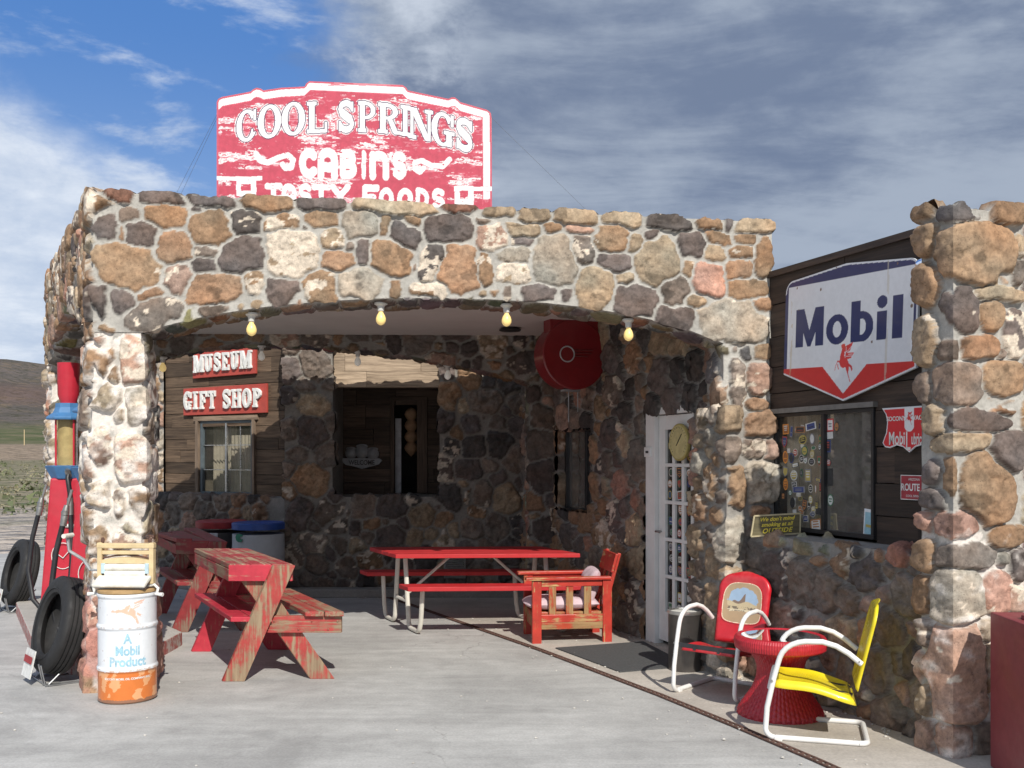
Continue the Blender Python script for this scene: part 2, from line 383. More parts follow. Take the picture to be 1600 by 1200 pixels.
def rand_seeds(S_, pl, u0, u1, z0, z1, seed, rmin=.06, rmax=.2, flatn=None, avoid=None, pal='bbbttookkggdpPw', wh=.12, H=.03, vstretch=1.0, off=0.0, dark=1.0):
    rr = random.Random(seed); acc = []; area = (u1-u0)*(z1-z0)
    for ph, (ra, rb, tries) in enumerate(((rmax*.75, rmax, 60), (rmax*.5, rmax*.75, 120), (rmin*1.2, rmax*.5, 300), (rmin*.8, rmin*1.3, 300))):
        for t in range(int(tries*max(area, .3))):
            u = rr.uniform(u0, u1); z = rr.uniform(z0, z1); r = rr.uniform(ra, rb); asp = rr.uniform(.68, 1.5); r1 = r*asp**.5; r2 = r/asp**.5*vstretch
            ok = all(((u-a[0])/(r1+a[2]))**2+((z-a[1])/(r2+a[3]))**2 > .80 for a in acc)
            if ok and avoid: ok = all(((u-a[0])/(r1+a[2]))**2+((z-a[1])/(r2+a[3]))**2 > .9 for a in avoid)
            if ok: acc.append((u, z, r1, r2))
    for (u, z, r1, r2) in acc:
        cc = PAL[rr.choice(pal)]; f = rr.uniform(.8, 1.2); cc = tuple(min(.8, q*f*dark) for q in cc)  # dark lowers the stone colour itself on walls standing in shade
        S_.add(pl.p(u, z, off), pl.X, pl.Nn, r1, r2, rr.uniform(-25, 25), cc, rr.uniform(.25, .75) if rr.random() < wh*2 else 0, H*rr.uniform(.7, 1.3))
    return acc
class StoneMesh:
    def __init__(s, seeds, gap=.022, wash=None, mort=MORT, seed=1, warp=.03, wlum=1.0, rg=1.0):
        s.wlum = wlum; s.rg = rg; s.P = []; s.Nm = []; s.F = []; s.cnt = 0; s.seeds = seeds; s.gap = gap; s.wash = wash; s.mort = mort; s.seed = seed; s.warp = warp
    def grid(s, P, Nm, flip=False):
        nu, nv = P.shape[:2]; idx = np.arange(nu*nv).reshape(nu, nv)+s.cnt
        q = np.stack([idx[:-1,:-1], idx[1:,:-1], idx[1:,1:], idx[:-1,1:]], -1).reshape(-1, 4)
        if flip: q = q[:, ::-1]
        s.P.append(P.reshape(-1,3)); s.Nm.append(Nm.reshape(-1,3)); s.F.append(q); s.cnt += nu*nv
    def face(s, pl, u0, u1, zb, zt, res=.012, n=0.0, flipn=False, l=None, r=None, b=None, t=None, bw=.05):
        """vertical face of plane pl between u0,u1; zb/zt numbers or functions of u. l/r/b/t: neighbour normals to blend to"""
        nu = max(2, int((u1-u0)/res)+1); us = np.linspace(u0, u1, nu)
        fb = zb if callable(zb) else (lambda u, q=zb: q); ft = zt if callable(zt) else (lambda u, q=zt: q)
        B = np.array([fb(u) for u in us]); T = np.array([ft(u) for u in us]); nv = max(2, int(np.max(T-B)/res)+1)
        V = np.linspace(0, 1, nv)[None, :]; Z = B[:,None]+(T-B)[:,None]*V; U = np.repeat(us[:,None], nv, 1)
        nx, ny = pl.n; sg = -1 if flipn else 1
        P = np.stack([pl.o[0]+pl.d[0]*U+nx*n, pl.o[1]+pl.d[1]*U+ny*n, Z], -1)
        Nm = np.zeros_like(P); Nm[..., 0] = nx*sg; Nm[..., 1] = ny*sg
        def bl(dist, vec):
            wt = np.clip(1-dist/bw, 0, 1)**1.5
            if callable(vec):
                vv = np.array([vec(u) for u in us])[:, None, :]
            else: vv = np.array(vec)[None, None, :]
            return wt[..., None]*vv
        if l is not None: Nm += bl(U-u0, l)
        if r is not None: Nm += bl(u1-U, r)
        if b is not None: Nm += bl(Z-B[:,None], b)
        if t is not None: Nm += bl(T[:,None]-Z, t)
        Nm /= np.linalg.norm(Nm, axis=-1, keepdims=True)
        s.grid(P, Nm, flipn)
    def sheet(s, A, B, C, D, nrm, res=.012, blend=None, bw=.05):
        """bilinear sheet A-B (u) and D-C, normal nrm; blend: dict(u0=,u1=,v0=,v1=)"""
        A, B, C, D = map(lambda q: np.array(q, float), (A, B, C, D)); Lu = max(np.linalg.norm(B-A), np.linalg.norm(C-D)); Lv = max(np.linalg.norm(D-A), np.linalg.norm(C-B))
        nu = max(2, int(Lu/res)+1); nv = max(2, int(Lv/res)+1); u = np.linspace(0,1,nu)[:,None,None]; v = np.linspace(0,1,nv)[None,:,None]
        P = (A*(1-u)+B*u)*(1-v)+(D*(1-u)+C*u)*v; nrm = np.array(nrm, float); Nm = np.zeros_like(P)+nrm
        for k, vec in (blend or {}).items():
            d = {'u0': u*Lu, 'u1': (1-u)*Lu, 'v0': v*Lv, 'v1': (1-v)*Lv}[k]
            Nm = Nm + np.clip(1-d/bw, 0, 1)**1.5*np.array(vec)
        Nm /= np.linalg.norm(Nm, axis=-1, keepdims=True)
        fl = np.dot(np.cross(B-A, D-A), nrm) < 0
        s.grid(P, Nm, fl)
    def build(s, name, parent, mat='fieldstone', extra=None):
        P = np.concatenate(s.P); Nm = np.concatenate(s.Nm); F = np.concatenate(s.F); sd = s.seeds
        C = np.array(sd.c); E1 = np.array(sd.e1); E2 = np.array(sd.e2); EN = np.array(sd.n); Rr = np.array(sd.r); Cc = np.array(sd.col); Wh = np.array(sd.wh); HH = np.array(sd.H)
        lo = P.min(0)-.35; hi = P.max(0)+.35; m = np.all((C > lo) & (C < hi), 1)
        C, E1, E2, EN, Rr, Cc, Wh, HH = (q[m] for q in (C, E1, E2, EN, Rr, Cc, Wh, HH))
        wv = np.stack([fbm(P, 7, s.seed+k*5) for k in range(3)], -1)*s.warp*2 + np.stack([fbm(P, 24, s.seed+40+k*5, 2) for k in range(3)], -1)*s.warp*.95
        Q = P+wv; n = len(P); F1 = np.full(n, 9.); F2 = np.full(n, 9.); I1 = np.zeros(n, int)
        rm = Rr[:, :2].mean(1)
        for i in range(len(C)):
            d = Q-C[i]; near = np.where(np.abs(d).max(1) < rm[i]*2.2+.15)[0]
            if len(near) == 0: continue
            d = d[near]; a = np.abs(d @ E1[i])/Rr[i,0]; b = np.abs(d @ E2[i])/Rr[i,1]; c = np.abs(d @ EN[i])/Rr[i,2]
            g = ((a**2.7+b**2.7+c**2.7)**(1/2.7)-1)*rm[i]
            f1 = F1[near]; f2 = F2[near]; nw = g < f1
            F2[near] = np.where(nw, f1, np.minimum(f2, g)); F1[near] = np.where(nw, g, f1); I1[near] = np.where(nw, i, I1[near])
        gap = s.gap*(1+fbm(P, 5, 77)*.9)
        ins = np.minimum((F2-F1)/2-gap/2, -F1+.012)
        st_ = ins > 0; t = np.clip(ins/.020, 0, 1); prof = (t*(2-t))**.75
        rs = np.random.RandomState(s.seed); tl = rs.normal(0, .08, (len(C), 2)); d = P-C[I1]
        tilt = (d*E1[I1]).sum(1)*tl[I1,0]+(d*E2[I1]).sum(1)*tl[I1,1]
        rough = fbm(P, 16, s.seed+90, 4)
        h = np.where(st_, HH[I1]*prof + prof*(tilt*s.rg+rough*.030*s.rg+(facets(P, 13, s.seed)*.42+facets(P, 30, s.seed+5)*.30)*s.rg), 0) + fbm(P, 9, 5)*.010 + np.where(st_, 0, -.004)
        cn = fbm(P, 11, s.seed+20, 4); cn2 = fbm(P, 30, s.seed+30, 3)
        col = Cc[I1]*(1+cn*.75)[:,None]*(1+cn2*.35)[:,None]
        hue = fbm(P, 5, s.seed+33)[:,None]; col = col*(1+hue*np.array([.35, -.02, -.3]))
        wmask = (fbm(P, 14, s.seed+50, 4) + Wh[I1]*.55-.36 > 0) & (Wh[I1] > .01)
        col = np.where(wmask[:,None], np.array([.60,.515,.42])*s.wlum*(1+cn2*.4)[:,None], col)
        dk = (fbm(P, 6, s.seed+60, 3) > .17) & ~wmask
        col = np.where(dk[:,None], col*.62, col)
        mc = np.array(s.mort)*(1+fbm(P, 8, 3, 4)*.5)[:,None]
        sm = np.clip(ins/.004+.5, 0, 1)[:,None]; colr = col*sm+mc*(1-sm); al = 1-sm[:,0]
        if s.wash:
            for fn, wc in s.wash:
                amt = fn(P, cn, cn2, sm[:,0]); amt = np.clip(amt, 0, 1)[:,None]; colr = colr*(1-amt)+np.array(wc)*amt
        P2 = P+Nm*h[:,None]
        if extra: P2 = extra(P2)
        c4 = np.concatenate([np.clip(colr, .01, .85), al[:,None]], 1)
        return mkobj(name, P2, F, mat, parent, smooth=True, at=dict(col=c4), ang=181)
def boards(mb, pl, u0, u1, z0, z1, n, h=.15, th=.02, holes=(), seed=0, jl=(.5, 1.4), gap=.006):
    rr = random.Random(seed); z = z0
    while z < z1-.02:
        hh = min(h*rr.uniform(.8, 1.25), z1-z)
        if z1-z-hh < .05: hh = z1-z
        u = u0-rr.uniform(0, .8)
        while u < u1:
            L = rr.uniform(*jl); a, b = max(u0, u), min(u1, u+L)
            if b-a > .03:
                segs = [(a, b)]
                for (ha, hb, hz0, hz1) in holes:
                    if z+hh*.5 > hz0 and z+hh*.5 < hz1:
                        ns = []
                        for (p, q) in segs:
                            if q <= ha or p >= hb: ns.append((p, q)); continue
                            if p < ha: ns.append((p, ha))
                            if q > hb: ns.append((hb, q))
                        segs = ns
                for (p, q) in segs:
                    if q-p < .02: continue
                    dd = rr.uniform(-.006, .006); tt = th+dd; zz = z+gap/2; sk = rr.uniform(-.003, .003)
                    vs = []
                    for (uu, nn) in ((p+.002, n-.01), (q-.002, n-.01), (q-.002, n+tt), (p+.002, n+tt)):
                        for (za) in (zz, z+hh-gap/2): vs.append(pl.p(uu, za+(sk if uu > p+.01 else -sk), nn))
                    st = [(uu, za, 0) for (uu) in (p, q, q, p) for za in (zz, z+hh)]
                    mb.add(vs, [(0,1,3,2),(2,3,5,4),(4,5,7,6),(6,7,1,0),(0,2,4,6),(1,7,5,3)], st)
            u += L
        z += hh
    return mb
# ------------------------------------------------------------ planes of the place
A_ = (-2.96, 7.0); B_ = (2.0, 7.62); C_ = (-5.05, 10.8); D_ = (.47, 11.0)
PF = Plane(*A_, B_[0]-A_[0], B_[1]-A_[1]); LF = math.dist(A_, B_)
PL = Plane(*C_, A_[0]-C_[0], A_[1]-C_[1]); LL = math.dist(A_, C_)
PB = Plane(*C_, D_[0]-C_[0], D_[1]-C_[1]); LB = math.dist(C_, D_)
WD = (.3487, -.9373)
PW = Plane(1.23, 8.97, *WD); PS = Plane(1.23+.9373*.25, 8.97+.3487*.25, *WD)   # stone wall and the recessed siding
TH = .40
def polyarch(pts, deg=4):
    c = np.polyfit([p[0] for p in pts], [p[1] for p in pts], deg); return lambda u: float(np.polyval(c, u))
fa = [PF.uz(*p) for p in ((222,520),(300,498),(360,488),(415,481),(529,470.6),(620,466),(700,465),(759,467),(813,472),(896,479),(954,488),(1012,499),(1085,517),(1130,538))]
archF = polyarch(fa); uFl, uFr = fa[0][0], fa[-1][0]
topF = lambda u: 3.53-.07*u/LF
ba = [PB.uz(*p) for p in ((130,600),(224,562),(260,550),(300,544),(430,538),(500,539),(570,546),(650,557),(700,566),(737,575),(773,584),(828,597))]
archB = polyarch(ba); uBl, uBr = ba[0][0], ba[-1][0]
uLl, uLr = .50, LL-.42
archL = lambda u: 2.95-.33*((u-(uLl+uLr)/2)/((uLr-uLl)/2))**2
topL = lambda u: 3.58-.05*u/LL
canopy = thing('stone_canopy', 'square fieldstone canopy with arched openings in front of the shop', 'canopy', (-1.5, 8.8, 0), world=True)
# --- hand placed stones of the front, measured from the photograph
sF = Seeds()
def hand(lst, sx, ox, oy, plane, S_, H=.032, rnn=None):
    acc = []
    for e in lst:
        cx, cy, rx, ry, rot, cc = e[:6]; wh = e[6] if len(e) > 6 else 0; h = e[7] if len(e) > 7 else H
        u, z = plane.uz(ox+cx/sx, oy+cy/sx); u2, _ = plane.uz(ox+(cx+rx)/sx, oy+cy/sx); _, z2 = plane.uz(ox+cx/sx, oy+(cy-ry)/sx)
        r1, r2 = abs(u2-u)*1.04, abs(z2-z)*1.06; f = rnd.uniform(.85, 1.15); col = tuple(q*f for q in PAL[cc])
        S_.add(plane.p(u, z), plane.X, plane.Nn, r1, r2, -rot, col, wh, h*rnd.uniform(.75, 1.25), rnn); acc.append((u, z, r1, r2))
    return acc
SF1 = [(85,185,62,75,0,'g'),(205,158,48,30,0,'k'),(365,165,95,42,5,'b'),(503,140,24,16,0,'g'),(170,250,15,30,0,'o'),(258,250,70,55,10,'g'),(385,295,85,68,0,'o'),
 (563,215,90,75,0,'b'),(712,190,70,48,0,'d',.35),(870,195,75,33,-5,'b',.6),(185,378,155,92,10,'b',.15),(545,320,52,22,0,'k',.4),(525,380,58,26,0,'g'),(700,330,100,72,-25,'g'),
 (420,435,55,60,0,'p',.35),(50,540,28,60,0,'b'),(160,535,60,50,0,'g'),(300,498,62,22,-8,'o'),(568,485,115,65,-10,'o',.15),(310,590,120,60,-20,'k',.5),(920,325,120,95,0,'t',.95),
 (745,455,38,42,0,'b',.6),(875,500,75,62,0,'g'),(1040,475,75,75,0,'b',.6),(970,207,15,12,0,'k'),(1045,180,68,30,0,'b'),(1095,265,45,38,0,'t',.5),(1215,205,78,50,0,'w'),
 (1325,210,20,45,0,'b'),(1115,355,68,45,0,'o'),(1163,290,18,20,0,'k'),(1227,325,32,55,0,'g'),(1215,460,105,65,0,'w',.25),(1350,350,90,75,0,'b'),(1440,190,40,28,0,'b',.5),
 (1415,245,65,52,20,'g'),(1525,370,48,92,28,'d',.75),(1462,400,18,32,0,'k'),(1370,485,32,30,0,'b'),(1510,485,95,30,0,'b',.7),(565,575,75,32,-10,'k'),(690,560,25,32,0,'t'),(750,555,35,28,0,'t'),(90,655,50,14,5,'b')]
SF2 = [(145,165,102,62,0,'g'),(290,130,28,10,0,'k'),(190,325,85,115,5,'o',.1),(328,195,65,52,0,'p',.6),(465,163,78,28,0,'t',.5),(460,215,45,20,0,'g',.5),(430,270,72,30,5,'w'),
 (295,330,33,68,-12,'b',.5),(420,350,72,38,0,'t',.8),(600,290,98,105,0,'w'),(590,155,35,20,0,'b',.3),(710,165,55,20,0,'p'),(712,255,50,64,-30,'k',.6),(840,200,65,50,0,'b',.15),
 (855,305,66,38,0,'g'),(895,372,38,26,0,'t'),(770,425,75,92,0,'t'),(950,225,35,43,0,'t'),(1015,190,32,22,0,'g'),(1040,300,92,95,-25,'t'),(945,475,97,70,0,'g'),(1115,422,60,52,-20,'k'),
 (1110,550,100,56,5,'g'),(1187,230,54,52,0,'g'),(1170,320,24,42,0,'b',.4),(1300,200,55,28,5,'b'),(1290,268,50,48,0,'t',.4),(1268,375,65,73,0,'P'),(1215,472,40,22,0,'t'),
 (1430,200,48,22,0,'b'),(1400,258,50,26,0,'b',.4),(1388,335,55,42,0,'o'),(1497,275,36,80,0,'b'),(1425,420,86,44,0,'b'),(1365,562,145,90,0,'w',.3),(1487,488,38,42,0,'o'),(525,440,78,38,0,'g'),
 (645,450,28,42,0,'g'),(280,435,30,20,0,'t'),(345,440,28,26,0,'b'),(403,440,22,30,0,'k',.4),(1375,680,11,15,0,'k'),(1422,702,24,22,0,'d'),(1490,695,33,28,0,'b')]
COP1 = [(135,73,92,24,0,'r'),(340,86,100,24,4,'g'),(570,98,112,20,3,'g'),(805,110,115,28,2,'b'),(1050,114,112,24,0,'g',.2),(1370,130,188,26,2,'t')]
COP2 = [(200,72,80,16,0,'r'),(362,84,66,22,0,'t'),(515,98,68,26,0,'t'),(690,112,95,30,2,'t'),(887,120,84,25,0,'t'),(1090,137,98,28,4,'d',.3),(1262,143,58,22,0,'b'),(1352,142,18,18,0,'g'),(1455,150,82,25,0,'t')]
PIER = [(370,110,60,88,0,'p',.4,.04),(365,257,60,32,0,'o'),(250,150,42,140,0,'k',.5,.05)]
acc = hand(SF1, 2.807, 130, 280, PF, sF, .019); acc += hand(SF2, 2.7586, 650, 300, PF, sF, .019)
acc += hand(COP1, 2.807, 130, 280, PF, sF, .028); acc += hand(COP2, 2.7586, 650, 300, PF, sF, .028); acc += hand(PIER, 3.53, 1080, 560, PF, sF)
sP = [(160,110,35,45,0,'p',.6),(325,190,58,108,0,'p',.7),(235,255,26,45,0,'b',.5),(140,230,30,58,0,'p',.5),(195,360,72,58,0,'t',.5),(345,410,58,100,0,'w',.6),(265,440,24,40,0,'t',.5),(165,590,55,135,0,'p',.6),
 (330,640,85,125,0,'p',.7),(160,820,68,78,0,'t',.4),(355,880,60,108,0,'b',.3),(265,870,38,68,0,'k',.6),(150,1010,62,112,0,'b',.4),(290,1040,60,40,0,'p',.6),(395,1050,40,55,0,'p',.4),(150,1190,58,62,0,'t',.6),
 (300,1190,70,60,0,'p',.6),(190,1330,75,70,0,'P',.2,.02),(330,1330,70,78,0,'P',.2,.02),(190,1490,85,80,0,'P',.1,.015),(350,1490,80,85,0,'P',.1,.015),(250,1650,120,70,0,'P',.1,.012)]
sLP = Seeds(); hand(sP, 3.0, 100, 500, PF, sLP, .046)
sF.merge(sLP)
sL = Seeds(); rand_seeds(sL, PL, 0, LL, 0, 3.55, 11, .05, .17, H=.045, pal='bbbttookkgpPwt', wh=.2)
for i_, c_ in enumerate(sL.c):
    if c_[2] < .95: sL.H[i_] *= .35
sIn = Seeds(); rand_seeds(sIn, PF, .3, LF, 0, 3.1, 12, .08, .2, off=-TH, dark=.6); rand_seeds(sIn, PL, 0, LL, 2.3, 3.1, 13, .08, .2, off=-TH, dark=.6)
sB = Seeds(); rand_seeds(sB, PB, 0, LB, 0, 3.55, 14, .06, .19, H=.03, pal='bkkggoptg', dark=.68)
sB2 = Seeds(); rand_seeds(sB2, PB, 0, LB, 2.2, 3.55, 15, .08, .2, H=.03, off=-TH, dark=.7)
sJ = Seeds()
def soffit_seeds(pl, ul, ur, arch, sd):
    rr = random.Random(sd); u = ul+.12
    while u < ur-.05:
        ln = rr.uniform(.12, .26)
        for vv in ((.1, .3) if rr.random() < .6 else (.2,)):
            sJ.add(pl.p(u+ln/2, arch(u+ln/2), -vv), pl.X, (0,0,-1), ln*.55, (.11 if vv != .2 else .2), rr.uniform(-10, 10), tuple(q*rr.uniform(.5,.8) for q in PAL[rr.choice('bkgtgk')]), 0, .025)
        u += ln
soffit_seeds(PF, uFl, uFr, archF, 1); soffit_seeds(PB, uBl, uBr, archB, 2); soffit_seeds(PL, uLl, uLr, archL, 3)
def jamb_seeds(pl, u, zs, sd, dirn):
    rr = random.Random(sd); z = .1
    while z < zs:
        r = rr.uniform(.09, .17); v = rr.uniform(.1, .3)
        sJ.add(pl.p(u, z+r, -v), pl.Nn, Vector(dirn), .15, r, rr.uniform(-15,15), tuple(q*rr.uniform(.8,1.1) for q in PAL[rr.choice('bkgtpw')]), .3, .035); z += r*1.7
jamb_seeds(PF, uFl, 2.6, 4, PF.X); jamb_seeds(PL, uLl, 2.6, 5, PL.X); jamb_seeds(PF, uFr, 2.5, 6, -PF.X); jamb_seeds(PB, uBr, 2.5, 8, -PB.X); jamb_seeds(PB, uBl, 2.5, 9, PB.X)
for q in (sL, sIn, sB, sB2, sJ): sF.merge(q)
# paint worn over the pillars: white above, brick red at the foot (real paint, with ragged edges)
def wash_white(P, cn, cn2, sm):
    z = P[:,2]; return np.clip((fbm(P, 13, 9, 4)*2.9+.12 - (z < .62)*.7 + .62*(1-sm)+.10*np.sin(z*5))*1.5, 0, .90)*(z < 2.50+cn*.5)
def wash_red(P, cn, cn2, sm):
    z = P[:,2]; return np.clip((fbm(P, 12, 19, 4)*2.6+.55)*1.3, 0, .68)*(z < .68+cn*.6)
WW = [(wash_white, (.72,.67,.62)), (wash_red, (.46,.20,.17))]
def soffit(sm, pl, ul, ur, arch, res=.02):
    nu = int((ur-ul)/res)+1; us = np.linspace(ul, ur, nu); nv = int(TH/res)+1; V = np.linspace(0, TH, nv)
    P = np.zeros((nu, nv, 3)); Nm = np.zeros((nu, nv, 3))
    for i, u in enumerate(us):
        z = arch(u)
        P[i,:,0] = pl.o[0]+pl.d[0]*u-pl.n[0]*V; P[i,:,1] = pl.o[1]+pl.d[1]*u-pl.n[1]*V; P[i,:,2] = z
    Nm[...,2] = -1
    w0 = np.clip(1-V/.05, 0, 1)**1.5; w1 = np.clip(1-(TH-V)/.05, 0, 1)**1.5
    for k in (0,1): Nm[...,k] += (w0-w1)[None,:]*pl.n[k]
    Nm /= np.linalg.norm(Nm, axis=-1, keepdims=True); sm.grid(P, Nm, True)
dn = (0,0,-1)
def arch_b(ul, ur): return lambda u: (0,0,-1) if ul < u < ur else (0,0,0)
# front arch
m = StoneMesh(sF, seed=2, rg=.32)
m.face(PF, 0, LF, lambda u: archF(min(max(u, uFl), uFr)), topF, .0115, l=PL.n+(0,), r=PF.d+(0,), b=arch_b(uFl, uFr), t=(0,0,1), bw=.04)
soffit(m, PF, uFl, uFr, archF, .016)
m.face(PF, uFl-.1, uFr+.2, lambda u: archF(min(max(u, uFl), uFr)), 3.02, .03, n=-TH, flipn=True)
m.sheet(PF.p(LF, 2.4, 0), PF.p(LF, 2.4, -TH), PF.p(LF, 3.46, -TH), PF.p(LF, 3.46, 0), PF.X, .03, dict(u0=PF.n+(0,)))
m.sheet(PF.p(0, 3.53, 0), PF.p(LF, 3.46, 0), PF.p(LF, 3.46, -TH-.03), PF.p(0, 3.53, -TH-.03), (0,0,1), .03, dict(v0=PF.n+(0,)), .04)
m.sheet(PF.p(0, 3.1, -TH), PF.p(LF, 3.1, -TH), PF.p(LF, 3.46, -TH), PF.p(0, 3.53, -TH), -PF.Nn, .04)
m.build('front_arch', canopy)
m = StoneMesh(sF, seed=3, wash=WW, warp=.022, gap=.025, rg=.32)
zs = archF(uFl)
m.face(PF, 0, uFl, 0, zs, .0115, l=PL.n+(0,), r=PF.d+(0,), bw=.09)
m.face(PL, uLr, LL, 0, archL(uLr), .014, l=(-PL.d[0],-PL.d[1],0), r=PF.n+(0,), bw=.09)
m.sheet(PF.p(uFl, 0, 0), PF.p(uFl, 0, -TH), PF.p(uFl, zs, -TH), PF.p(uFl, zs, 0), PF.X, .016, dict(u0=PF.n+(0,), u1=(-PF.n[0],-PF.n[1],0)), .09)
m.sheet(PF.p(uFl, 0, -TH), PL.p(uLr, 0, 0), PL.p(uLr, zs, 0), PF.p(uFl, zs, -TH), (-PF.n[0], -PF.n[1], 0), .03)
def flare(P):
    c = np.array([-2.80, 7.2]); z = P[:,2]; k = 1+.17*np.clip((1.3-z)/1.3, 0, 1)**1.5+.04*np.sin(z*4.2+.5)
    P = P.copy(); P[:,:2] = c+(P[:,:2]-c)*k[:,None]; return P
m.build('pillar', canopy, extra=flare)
m = StoneMesh(sF, seed=4, rg=.6)
m.face(PF, uFr, LF, 1.9, archF(uFr), .0115, l=(-PF.d[0],-PF.d[1],0), r=PF.d+(0,), bw=.05)
m.sheet(PF.p(uFr, 1.9, 0), PF.p(uFr, 1.9, -TH), PF.p(uFr, archF(uFr), -TH), PF.p(uFr, archF(uFr), 0), -PF.X, .016, dict(u0=PF.n+(0,)), .05)
m.sheet(PF.p(LF, 1.9, 0), PF.p(LF, 1.9, -TH), PF.p(LF, archF(uFr), -TH), PF.p(LF, archF(uFr), 0), PF.X, .03, dict(u0=PF.n+(0,)), .05)
m.build('pier', canopy)
# road side arch
m = StoneMesh(sF, seed=2, rg=.32)
m.face(PL, 0, LL, lambda u: archL(min(max(u, uLl), uLr)), topL, .014, l=(-PL.d[0],-PL.d[1],0), r=PF.n+(0,), b=arch_b(uLl, uLr), t=(0,0,1), bw=.04)
soffit(m, PL, uLl, uLr, archL, .02)
m.face(PL, uLl-.1, uLr+.1, lambda u: archL(min(max(u, uLl), uLr)), 3.02, .035, n=-TH, flipn=True)
m.sheet(PL.p(0, 3.58, 0), PL.p(LL, 3.53, 0), PL.p(LL, 3.53, -TH), PL.p(0, 3.58, -TH), (0,0,1), .035, dict(v0=PL.n+(0,)), .04)
m.sheet(PL.p(0,2.6,0), PL.p(0,2.6,-TH), PL.p(0,3.58,-TH), PL.p(0,3.58,0), -PL.X, .03)
m.sheet(PL.p(0,3.0,-TH), PL.p(LL-.3,3.0,-TH), PL.p(LL-.3,3.53,-TH), PL.p(0,3.58,-TH), -PL.Nn, .04)
m.build('side_arch', canopy)
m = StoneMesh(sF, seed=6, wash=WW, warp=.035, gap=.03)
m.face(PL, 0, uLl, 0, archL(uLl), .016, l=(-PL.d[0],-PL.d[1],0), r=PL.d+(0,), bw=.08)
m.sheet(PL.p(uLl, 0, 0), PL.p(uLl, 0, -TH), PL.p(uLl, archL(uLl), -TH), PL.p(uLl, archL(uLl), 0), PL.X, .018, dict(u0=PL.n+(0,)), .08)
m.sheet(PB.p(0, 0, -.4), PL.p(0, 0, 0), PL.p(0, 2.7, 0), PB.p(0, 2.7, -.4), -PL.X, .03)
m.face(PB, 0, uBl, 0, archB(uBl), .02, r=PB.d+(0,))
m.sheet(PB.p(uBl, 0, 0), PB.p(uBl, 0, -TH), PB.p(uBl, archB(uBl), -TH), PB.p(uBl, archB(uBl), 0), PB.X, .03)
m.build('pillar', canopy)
# back arch
m = StoneMesh(sF, seed=7, mort=(.24,.23,.21), wlum=.7, rg=.6)  # rear arch: mortar and white patches toned down to carry shade
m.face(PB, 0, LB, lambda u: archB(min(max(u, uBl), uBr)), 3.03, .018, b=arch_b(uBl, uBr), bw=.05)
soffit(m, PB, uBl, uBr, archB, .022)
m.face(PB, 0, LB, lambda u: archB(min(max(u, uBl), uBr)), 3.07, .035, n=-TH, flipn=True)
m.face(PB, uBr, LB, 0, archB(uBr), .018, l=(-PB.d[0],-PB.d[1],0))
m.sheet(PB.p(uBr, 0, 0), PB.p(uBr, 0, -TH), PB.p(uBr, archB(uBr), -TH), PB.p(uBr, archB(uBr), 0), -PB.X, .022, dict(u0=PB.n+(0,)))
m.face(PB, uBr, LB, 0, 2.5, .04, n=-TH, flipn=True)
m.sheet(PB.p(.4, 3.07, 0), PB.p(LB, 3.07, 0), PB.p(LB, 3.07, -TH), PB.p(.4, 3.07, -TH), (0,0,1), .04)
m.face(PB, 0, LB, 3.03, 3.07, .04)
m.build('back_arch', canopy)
plain('ceiling_paint', (.54,.51,.475), .8, var=.06, scale=2, dirt=.22, dirtc=(.27,.24,.21))
plain('roof_felt', (.14,.13,.12), .9)
poly = [(-2.62,7.3),(1.9,7.85),(1.64,7.95),(.42,11.05),(-4.75,10.85)]
def slab(name, poly, z0, z1, mat, parent):
    mb = MB(); n = len(poly); vs = [(x,y,z0) for x,y in poly]+[(x,y,z1) for x,y in poly]
    mb.add(vs, [tuple(range(n-1,-1,-1)), tuple(range(n,2*n))]+[(i,(i+1)%n,n+(i+1)%n,n+i) for i in range(n)])
    return mb.build(name, mat, parent)
slab('ceiling', poly, 3.0, 3.05, 'ceiling_paint', canopy); slab('roof', poly, 3.052, 3.065, 'roof_felt', canopy)
mb = MB(); mb.lathe([(.11,2.985),(.115,2.972),(.10,2.962)], 24, (PX(797,521,10.3).x, 10.3, 0)); 
plain('black_plastic', (.02,.02,.022), .5); mb.build('ceiling_vent', 'black_plastic', canopy, True)
# ------------------------------------------------------------ shop building on the right
shop = thing('stone_shop', 'fieldstone shop with white glass door and dark wood siding beside the canopy', 'building', (3.2, 8, 0), world=True)
sW = Seeds()
rand_seeds(sW, PW, -4.9, 1.25, 0, 3.4, 21, .06, .17, H=.04, pal='bbkkggopttkdPb', wh=.10, vstretch=1.15, dark=.85)
rand_seeds(sW, PW, 1.6, 3.75, 0, 1.0, 22, .055, .15, H=.045, pal='kbkkggoppttkg', wh=.10, vstretch=1.15, dark=.85)
PWp = Plane(*(PW.p(1.2, 0, .2).xy), *WD)      # outer face of the pier
PE = Plane(*(PW.p(1.6, 0, .2).xy), .9373, .3487)  # end face of the pier, towards the camera
EL = [(205,340,34,28,0,'g'),(130,350,36,32,0,'k'),(370,370,88,60,0,'o'),(350,485,58,52,0,'k',.5),(212,478,62,92,12,'k',.15),(245,710,54,120,0,'b'),(388,675,84,118,0,'w',.1),(215,975,74,150,0,'w'),(375,845,45,40,0,'o'),(430,500,30,60,0,'p'),
 (225,1190,80,50,0,'t',.4),(330,960,40,60,0,'k'),(120,1010,30,80,0,'t'),(200,1330,60,90,0,'b'),(240,1480,60,80,0,'k'),(200,1620,60,70,0,'t')]
hand(EL, 3.53, 1080, 560, PE, sW, .045)
rand_seeds(sW, PWp, 0, .4, 0, 2.0, 23, .06, .13, H=.045, pal='btkowt', wh=.2, dark=.85)
